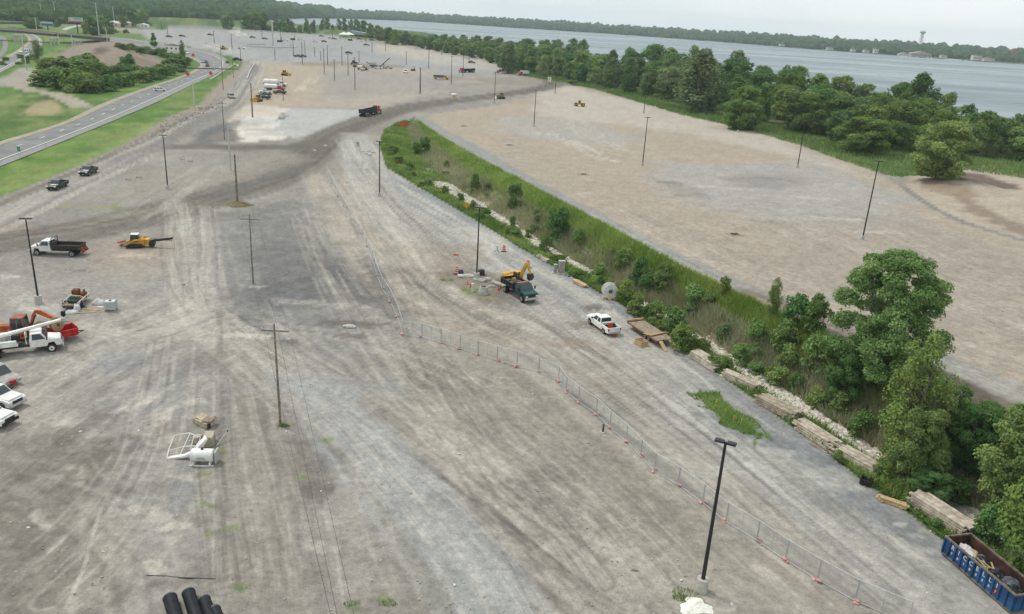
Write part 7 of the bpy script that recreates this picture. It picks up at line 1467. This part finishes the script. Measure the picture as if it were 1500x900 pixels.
MB().box((1.15, .1, .75), (.12, .9, 1.1)).build('end_guard', M_GY, o); MB().cyl((0, 0, 1.4), (0, 0, 1.55), .12).build('filler_cap', M_DK, o); MB().box((0, -.57, .8), (.7, .03, .2), 0).build('faded_plate', M_GY, o)
b_ = at(268,667); o = thing('dish_frame', 'bent white tubular frame left of the white tank', 'frame', b_, .1); fr = MB()
fr.tube([(-1.2, -.6, .05), (-1.25, .2, .4), (-1.0, 1.2, 1.3), (.2, 1.5, 1.4), (1.3, 1.1, 1.2), (1.1, .2, .5), (.6, -.4, .1)], .045).tube([(-1.2, .1, .4), (0, .5, .6), (1.2, .4, .7)], .035).tube([(-.2, -.3, .1), (0, .5, .6), (.3, 1.5, 1.4)], .035).tube([(.7, 1.3, 1.3), (.6, .2, .4)], .03); fr.build('tubing', M_WH, o)
MB().prof([(-1.2, 0), (-.9, .12), (.2, .3), (1.1, .75), (1.2, .6), (.3, .12), (-.8, -.0)], -.7, -.3).build('curved_panel', M_WH, o)
o = thing('sheet_panel', 'folded white sheet standing up between the frame and the tank', 'panel', at(292,664), .5); MB().prof([(-.6, .1), (.0, .9), (.65, 1.5), (.75, 1.35), (.2, .6), (-.3, .0)], -.35, .35).build('sheet', M_WH, o); MB().box((0, .2, .15), (.8, .4, .3)).build('foot', M_GY, o)
for (px, py, dd, r_, lab) in [(307,650,(.9,1.4,.9),.2,'beige metal box behind the white tank'),(290,648,(.6,.8,.6),-.3,'small beige block above the white tank')]:
    o = thing('metal_box', lab, 'box', at(px, py), r_); MB().box((0, 0, dd[2]/2), dd, bev=.04).build('shell', pm('beige_paint', 176,168,150, .7), o); MB().box((0, 0, dd[2]+.03), (dd[0]*.9, dd[1]*.9, .06)).build('lid', pm('beige_paint', 0,0,0), o)
o = thing('pipe_bundle', 'thin pale tube leaning on the right of the white tank', 'tube', at(317,655), 1.2); MB().cyl((0, 0, .05), (1.5, 0, .9), .05).build('tube', M_GY, o); MB().cyl((1.45, 0, .87), (1.55, 0, .93), .08).build('end_cap', M_DK, o)
o = thing('wooden_box', 'broken pale wooden box with tilted lid above the white tank', 'box', at(300,622), -.55); MB().box((-.1, 0, .3), (1.9, 1.1, .5)).build('shell', mat('pale_plywood', P(204,190,166), .9, noise=.12), o); MB().box((-.5, .1, .62), (.9, 1.0, .06), .1, .15).build('lid', mat('pale_plywood', (0, 0, 0)), o); MB().box((.45, .15, .66), (1.0, 1.1, .05), .5, -.12).build('loose_panel', M_WOODG, o); MB().box((.9, -.2, .2), (.12, .3, .5)).build('corner_post', M_DK, o)
q = MB().tube([(-2.4, 0, .05), (-1, .05, .04), (0, -.03, .05), (2.4, .05, .05)], .05).build('cable', M_BK); q.location = at(265,847); tagd(q, 'thin dark cable lying on the ground above the black pipes', 'cable')
# drain covers in the upper lot
for (px, py, lab) in [(679,185,'dark drain grate at the top left of the upper lot'),(746,213,'dark drain grate, second down the left side of the upper lot'),(855,256,'dark drain grate, third down the left side of the upper lot'),(1076,344,'open dark drain nearest on the upper lot')]:
    o = thing('storm_drain', lab, 'drain', at(px, py), .3); MB().box((0, 0, .06), (2.6, 2.2, .12)).build('collar', mat('drain_collar', P(176,160,142), .9), o); MB().box((0, 0, .1), (1.5, 1.2, .1)).build('grate', mat('drain_dark', (.03,.022,.018), .9), o)
for (px, py, lab) in [(62,780//1,'small white litter on the rough ground at lower left')]: pass
for k, (px, py) in enumerate([(42,773),(118,632),(203,631),(97,549),(998,850),(666,857),(736,531),(792,527),(628,610),(672,665),(870,405),(716,380),(420,632),(855,478),(1072,885)]):
    sack(px, py, .16, .10, .05, 'scrap of white litter lying on the gravel', M_PLAS, seed=k, name='litter', cat='litter', rz=k); 
for o_ in D.objects:
    if o_.name.startswith('litter'): o_['group'] = 'scraps of white litter on the gravel'
b_ = at(513,479); sack(513, 479, .9, .45, .3, 'pale lump of old concrete alone in the middle field', M_CONC, seed=31, name='concrete_lump', cat='concrete lump')
b_ = at(524,214); o = thing('concrete_cylinder', 'small white cylinder with dark top at the road beside the ditch head', 'cylinder', b_, 0); MB().cyl((0, 0, 0), (0, 0, .9), .5, .5, 16).build('shell', M_CONC, o); MB().cyl((0, 0, .9), (0, 0, 1.0), .55, .5, 16).build('lid', M_BK, o)
for k, (px, py) in enumerate([(531,223),(536,226),(542,228),(547,224),(540,222),(558,208),(552,212),(461,222),(477,215)]): sack(px, py, .6, .45, .5, 'pale boulder at the head of the ditch', M_CONC, seed=60+k, name='boulder', cat='boulder')
for o_ in D.objects:
    if o_.name.startswith('boulder'): o_['group'] = 'boulders at the ditch head'
for k, (px, py) in enumerate([(591,183),(595,186),(588,187)]):
    q = MB().box((0, 0, .5), (2.6, .06, 1.0), .2*k).box((.3, .1, .3), (2.0, .06, .6), .5).build('orange_net', M_DRUM); q.location = at(px, py); tagd(q, 'orange safety netting slumped on the grass at the ditch head', 'safety netting', 'orange netting at the ditch head')
b_ = at(665,146); o = thing('water_tank', 'squat cream cylinder with white lid beside the dark haul road', 'tank', b_, 0); MB().cyl((0, 0, 0), (0, 0, 2.4), 1.25, 1.25, 20).build('shell', M_TANW, o); MB().cyl((0, 0, 2.4), (0, 0, 2.75), 1.4, 1.0, 20).build('lid', M_WH, o)
b_ = at(805,121); o = thing('portable_toilet', 'pale portable toilet at the edge of the haul road bend near the pale tree', 'portable toilet', b_, .3); MB().box((0, 0, 1.5), (2.0, 1.8, 3.0), bev=.08).build('booth', M_TANW, o); MB().box((0, 0, 3.1), (2.1, 1.9, .2), bev=.05).build('roof', M_WH, o); MB().box((0, -.92, 1.4), (1.2, .06, 2.3)).build('door', M_WH, o)
# ------------------------------------------------------------------ far structures
def billboard(b1, t1, w, h, m1, m2, lab, rz, split=.5, k=1):
    b_ = at(*b1); H2 = ptop(b_, *t1); o = thing('billboard', lab, 'billboard', b_, rz); MB().cyl((0, .6, 0), (0, .6, H2-h), .6, .5).build('column', M_DK, o); MB().box((0, .6, H2-h/2), (w*.98, .8, h*.9)).build('frame', M_GY, o)
    MB().box((0, .12, H2-h*split/2), (w, .15, h*split)).build('upper_panel', m1, o); MB().box((0, .12, H2-h*split-h*(1-split)/2), (w, .15, h*(1-split))).build('lower_panel', m2, o); MB().box((0, -.3, H2-h-.2), (w, 1.2, .12)).build('catwalk', M_DK, o)
    MB().box((-w/2-.6, 3.4, H2-h/2), (1.0, 7, h*.9), -.1).build('back_panel', M_GY, o); return o
billboard((70,44), (70,32), 11.5, 3.9, mat('bb_white', P(216,226,232), .6), mat('bb_blue', P(60,124,186), .6), 'white and blue billboard on a short post beyond the bridge', .05)
o = billboard((114,49), (113,26), 13, 5, mat('bb_white', (0,0,0)), mat('bb_red', P(196,80,92), .6), 'white billboard with a red lower band, taller of the two', .05, .72)
MB().box((1.0, .03, ptop(at(114,49), 113, 26)-1.3), (6.5, .05, 1.1)).build('teal_writing_panel', mat('bb_teal', P(120,180,190), .6), o)
def house(px, py, w, d, h, wall, roofm, lab, rz=0, name='house', cat='house', dz=0):
    b_ = at(px, py); o = thing(name, lab, cat, b_, rz); MB().box((0, 0, h/2), (w, d, h)).build('walls', wall, o); MB().prof([(-w/2-.4, h), (w/2+.4, h), (w/2-.2, h+.4), (0, h+d*.32), (-w/2+.2, h+.4)], -d/2-.3, d/2+.3).build('roof', roofm, o); n = max(2, int(w/4))
    for q in range(n): MB().box((-w/2+(q+.5)*w/n, -d/2-.04, h*.55), (w/n*.4, .08, h*.3)).build('window', M_GLASS, o)
    return o
WL = mat('white_siding', P(226,226,222), .7); RF = mat('dark_shingle', P(110,104,104), .9); RR2 = mat('red_roof', P(170,104,92), .9)
rw = random.Random(4)
for k, (px, w_, m_, lab) in enumerate([(1207,12,WL,'leftmost pair of white houses on the far lake shore, left one'),(1215,16,WL,'white lakeside house right of its twin at the left of the far shore'),(1249,10,WL,'small white house on the far shore, half way to the water tower, left'),(1256,12,WL,'small white house on the far shore, half way to the water tower, right'),(1268,14,WL,'white lake house, first of three in a row left of the marina'),(1275,15,WL,'white lake house, second of three in a row left of the marina'),(1282,10,WL,'narrow tall white house, third of three left of the marina'),(1296,10,RF,'dim grey roofed house above the shore left of the marina'),(1381,14,WL,'white house on the shore right of the marina'),(1412,12,WL,'pale house half hidden in trees right of the marina'),(1429,20,WL,'large white house on the far shore before the red roofed one'),(1447,26,WL,'wide house with a reddish roof on the far shore'),(1105,14,WL,'lone white house on the far shore, left part'),(1146,18,WL,'low white building at the water, left part of the far shore'),(1140,9,WL,'tiny white house just above the low white shore building')]):
    py = float(np.interp(px, [900,1050,1200,1350,1500], [50.2,61,73,84,94]))-.6-(1.6 if k in (0, 9, 12, 14) else .8 if k in (3, 5, 7) else 0)
    house(px, py, w_*1.15, 12, 7 if k not in (6, 10) else 12, m_, RR2 if k == 11 else RF, lab, .1)
house(1347, 83.6, 58, 16, 9, mat('marina_wall', P(190,176,168), .8), mat('marina_roof', P(206,196,190), .8), 'long low marina hall on the far shore below the water tower', .07, 'marina_hall', 'hall'); house(1323, 82.2, 30, 12, 5, WL, mat('marina_roof', (0,0,0)), 'white low boathouse left of the long marina hall', .07, 'boathouse', 'boathouse')
house(1484, 84, 22, 14, 22, mat('brick_pink', P(170,110,104), .8), RR2, 'reddish tall building rising from the far trees near the right edge', 0, 'tower_building', 'building')
for k in range(26):
    px = rw.choice([rw.uniform(1318,1345), rw.uniform(1352,1380), rw.uniform(1384,1415), rw.uniform(1392,1416)]); py = float(np.interp(px, [1200,1350,1500], [73.6,84.6,94.6]))+.5; b_ = g(px, py, -2); o = thing('moored_boat', 'small white boat moored at the far marina shore', 'boat', (b_[0], b_[1], -2.05), rw.uniform(0, 3), 'boats moored at the far marina')
    MB().prof([(-4, .1), (3, .1), (5, 1.3), (-4, 1.2)], -1.3, 1.3).build('hull', M_WH, o); MB().box((-.5, 0, 1.9), (3, 1.8, 1.3), bev=.2).build('cabin', M_WH, o)
# water tower
b_ = at(1347, 76); bb = g(1347, 71, 8); o = thing('water_tower', 'white water tower rising above the far wooded shore', 'water tower', (bb[0]*.9, bb[1]*.9, 12), 0); hh = ptop(o.location, 1348, 44.5)
lg = MB()
for q in range(6): a = q*math.pi/3; lg.cyl((9*math.cos(a), 9*math.sin(a), -6), (7*math.cos(a), 7*math.sin(a), hh-12), .9, n=6)
lg.build('legs', M_WH, o); MB().cyl((0, 0, -6), (0, 0, hh-10), 4.5).build('riser', M_WH, o); MB().tube([(0, 0, hh-15), (0, 0, hh-12.5), (0, 0, hh-9), (0, 0, hh-5), (0, 0, hh-1.8), (0, 0, hh)], [3, 9, 13, 13, 9, 2], 24).build('tank', mat('tower_paint', P(216,222,226), .6), o, smooth=True)
# site buildings at far end
house(258, 76, 16, 5, 4.2, M_WH, M_ROOF, 'white box trailer beside the roadside trees above the highway curve', -.25, 'site_trailer', 'trailer'); house(210, 41, 14, 6, 3.6, M_WH, M_WH, 'white trailer at the foot of the far grass hill', 0, 'site_trailer', 'trailer')
for (px, py, w_, lab) in [(180,39,20,'low white canopy shed at the far toll area, middle one'),(167,40,14,'low pale shed at the far toll area, left one'),(187,35,12,'reddish pale building at the far toll area, right one')]: house(px, py, w_, 8, 5, pm('shed_wall', 200,176,164), M_WH, lab, 0, 'shed', 'shed')
for (px, py, w_, lab) in [(24,6,20,'white house roof among the trees of the far left hill, upper'),(12,14,14,'small white house among the trees of the far left hill, lower'),(88,3,22,'pale building half hidden on top of the left wooded hill'),(224,3,20,'white speck of a house on the distant hill')]: house(px, py, w_, 10, 14, WL, RF, lab, 0)
for (px, w_, lab) in [(504,15,'white peaked tent beside the grandstand, left one'),(511,15,'white peaked tent beside the grandstand, right one')]:
    b_ = at(px, 54); o = thing('event_tent', lab, 'tent', b_, 0); mb = MB(); mb.add([(-w_/2, -5, 3), (w_/2, -5, 3), (w_/2, 5, 3), (-w_/2, 5, 3), (0, 0, 6.5)], [(0, 1, 4), (1, 2, 4), (2, 3, 4), (3, 0, 4), (3, 2, 1, 0)]); mb.build('canopy', M_WH, o); [MB().cyl((a*w_*.48, b2*4.8, 0), (a*w_*.48, b2*4.8, 3), .12).build('pole', M_GALV, o) for a in (-1, 1) for b2 in (-1, 1)]
b_ = at(528, 54); o = thing('grandstand', 'grey sloping grandstand roof at the far end of the lot by the trees', 'grandstand', b_, -.25); MB().prof([(-15, 3), (15, 2), (14, 5.5), (-14, 8)], -5, 5).build('roof', mat('stand_roof', P(176,184,190), .6), o); MB().box((0, 0, 1.3), (28, 9, 2.6)).build('base', M_DK, o)
b_ = at(512, 45); o = thing('white_pavilion', 'white lakeside pavilion glimpsed between the far trees', 'pavilion', b_, 0); MB().box((0, 0, 3), (24, 8, 6)).build('walls', WL, o); MB().prof([(-13, 6), (13, 6), (9, 9), (-9, 9)], -5, 5).build('roof', M_ROOF, o)
# circular kerb
b_ = at(397, 68); kb = MB(); n = 40
for q in range(n):
    if 6 < q < 15: continue
    a = 6.2832*q/n; kb.box((b_.x+22*math.cos(a), b_.y+34*math.sin(a), .35), (1.3, 5.4, .7), a)
tagd(kb.build('circular_kerb', M_CONC), 'broken ring of pale kerb around the tall mast on the far lot', 'kerb')
for k, (pp, lab) in enumerate([([(362,117),(366,106),(370,99),(374,94)],'pale concrete barrier line along the far haul road'),([(300,64),(318,69),(333,74)],'pale barrier line along the far entrance road'),([(340,46),(352,51),(361,55)],'pale barrier line at the top of the far lot'),([(308,118),(318,112),(330,104),(345,96),(350,99),(343,95)],'thin pale guide rail on the right verge of the highway')]):
    W2 = smooth_line([at(*p)[:2] for p in pp], 4); mb = MB()
    for i in range(len(W2)-1): a = Vector((*W2[i], .4)); b2 = Vector((*W2[i+1], .4)); c_ = (a+b2)/2; mb.box((c_.x, c_.y, zt(c_.x, c_.y)+.4), ((b2-a).length, .6, .8), math.atan2((b2-a).y, (b2-a).x))
    tagd(mb.build('concrete_barrier', M_CONC), lab, 'barrier')
# gantry across the highway curve
A = at(263,103); B = at(350,104.5); o = thing('sign_gantry', 'thin cable gantry spanning the highway at the curve', 'gantry', A, math.atan2((B-A).y, (B-A).x)); L_ = (B-A).length; MB().box((L_/2, 0, 1.1), (L_, .12, .5)).build('beam', M_DK, o); [MB().cyl((x_, 0, 0), (x_, 0, 1.4), .25).build('post', M_GALV, o) for x_ in (0, L_)]
# ------------------------------------------------------------------ air
hz = D.materials.new('haze_air'); hz.use_nodes = True; nt = hz.node_tree; nt.nodes.clear()
o = nt.nodes.new('ShaderNodeOutputMaterial'); v = nt.nodes.new('ShaderNodeVolumePrincipled')
v.inputs['Color'].default_value = (.84, .95, 1.0, 1); v.inputs['Density'].default_value = HAZE; v.inputs['Anisotropy'].default_value = .0
nt.links.new(v.outputs[0], o.inputs['Volume'])
bm = bmesh.new(); bmesh.ops.create_cube(bm, size=1.0, matrix=Matrix.Translation((0, 3200, 62)) @ Matrix.Diagonal((15000, 8800, 150, 1)))
me = D.meshes.new('haze'); bm.to_mesh(me); bm.free(); me.materials.append(hz)
tagd(link('haze', me), kind='stuff')
# ------------------------------------------------------------------ sky, sun, camera
SUN_EL, SUN_AZ = 58, -60      # azimuth from +Y towards +X
w = D.worlds.new('World'); scene.world = w; w.use_nodes = True; nt = w.node_tree; N = nt.nodes; L = nt.links
bg = N['Background']; bg.inputs['Strength'].default_value = .10
sky = N.new('ShaderNodeTexSky'); sky.sky_type = 'NISHITA'; sky.sun_disc = False; sky.sun_elevation = math.radians(SUN_EL); sky.sun_rotation = math.radians(SUN_AZ)
sky.air_density = 1.5; sky.dust_density = 2.5
tc = N.new('ShaderNodeTexCoord'); mp = N.new('ShaderNodeMapping'); mp.inputs['Scale'].default_value = (2.2, 2.2, 11); L.new(tc.outputs['Generated'], mp.inputs[0])
no = N.new('ShaderNodeTexNoise'); no.inputs['Scale'].default_value = 1.6; no.inputs['Detail'].default_value = 6; L.new(mp.outputs[0], no.inputs['Vector'])
cr = N.new('ShaderNodeValToRGB'); cr.color_ramp.elements[0].position = .36; cr.color_ramp.elements[0].color = (8.6, 9.7, 10.1, 1); cr.color_ramp.elements[1].position = .66; cr.color_ramp.elements[1].color = (10.6, 11.0, 11.05, 1)
L.new(no.outputs['Fac'], cr.inputs[0])
mx = N.new('ShaderNodeMix'); mx.data_type = 'RGBA'; mx.inputs[0].default_value = .9; L.new(sky.outputs[0], mx.inputs[6]); L.new(cr.outputs[0], mx.inputs[7]); L.new(mx.outputs[2], bg.inputs['Color'])
sl = D.lights.new('sun', 'SUN'); sl.energy = SUN; sl.angle = math.radians(10); sl.color = (1, .97, .92)
so = D.objects.new('sun', sl); COL.objects.link(so)
el, az = math.radians(SUN_EL), math.radians(SUN_AZ)
dv = Vector((math.sin(az)*math.cos(el), math.cos(az)*math.cos(el), math.sin(el)))
so.rotation_euler = dv.to_track_quat('Z', 'Y').to_euler(); so.location = (0, 0, 200)
cd = D.cameras.new('camera'); cam = D.objects.new('camera', cd); COL.objects.link(cam); scene.camera = cam
cd.sensor_width = 36; cd.sensor_fit = 'HORIZONTAL'; cd.lens = 36*F/1500; cd.clip_start = .5; cd.clip_end = 30000
fw = Vector((0, math.cos(PITCH), -math.sin(PITCH))); up0 = Vector((0, math.sin(PITCH), math.cos(PITCH))); rt0 = Vector((1, 0, 0))
c, s = math.cos(ROLL), math.sin(ROLL)
rt = rt0*c+up0*s; up = -rt0*s+up0*c
M = Matrix((rt, up, -fw)).transposed().to_4x4(); M.translation = (0, 0, H); cam.matrix_world = M
vs = scene.view_settings; vs.view_transform = 'Standard'; vs.look = 'None'; vs.gamma = 1; vs.use_curve_mapping = False; vs.exposure = EXPO
scene.cycles.max_bounces = 6; scene.cycles.transparent_max_bounces = 24; scene.cycles.volume_bounces = 0; scene.cycles.use_denoising = True
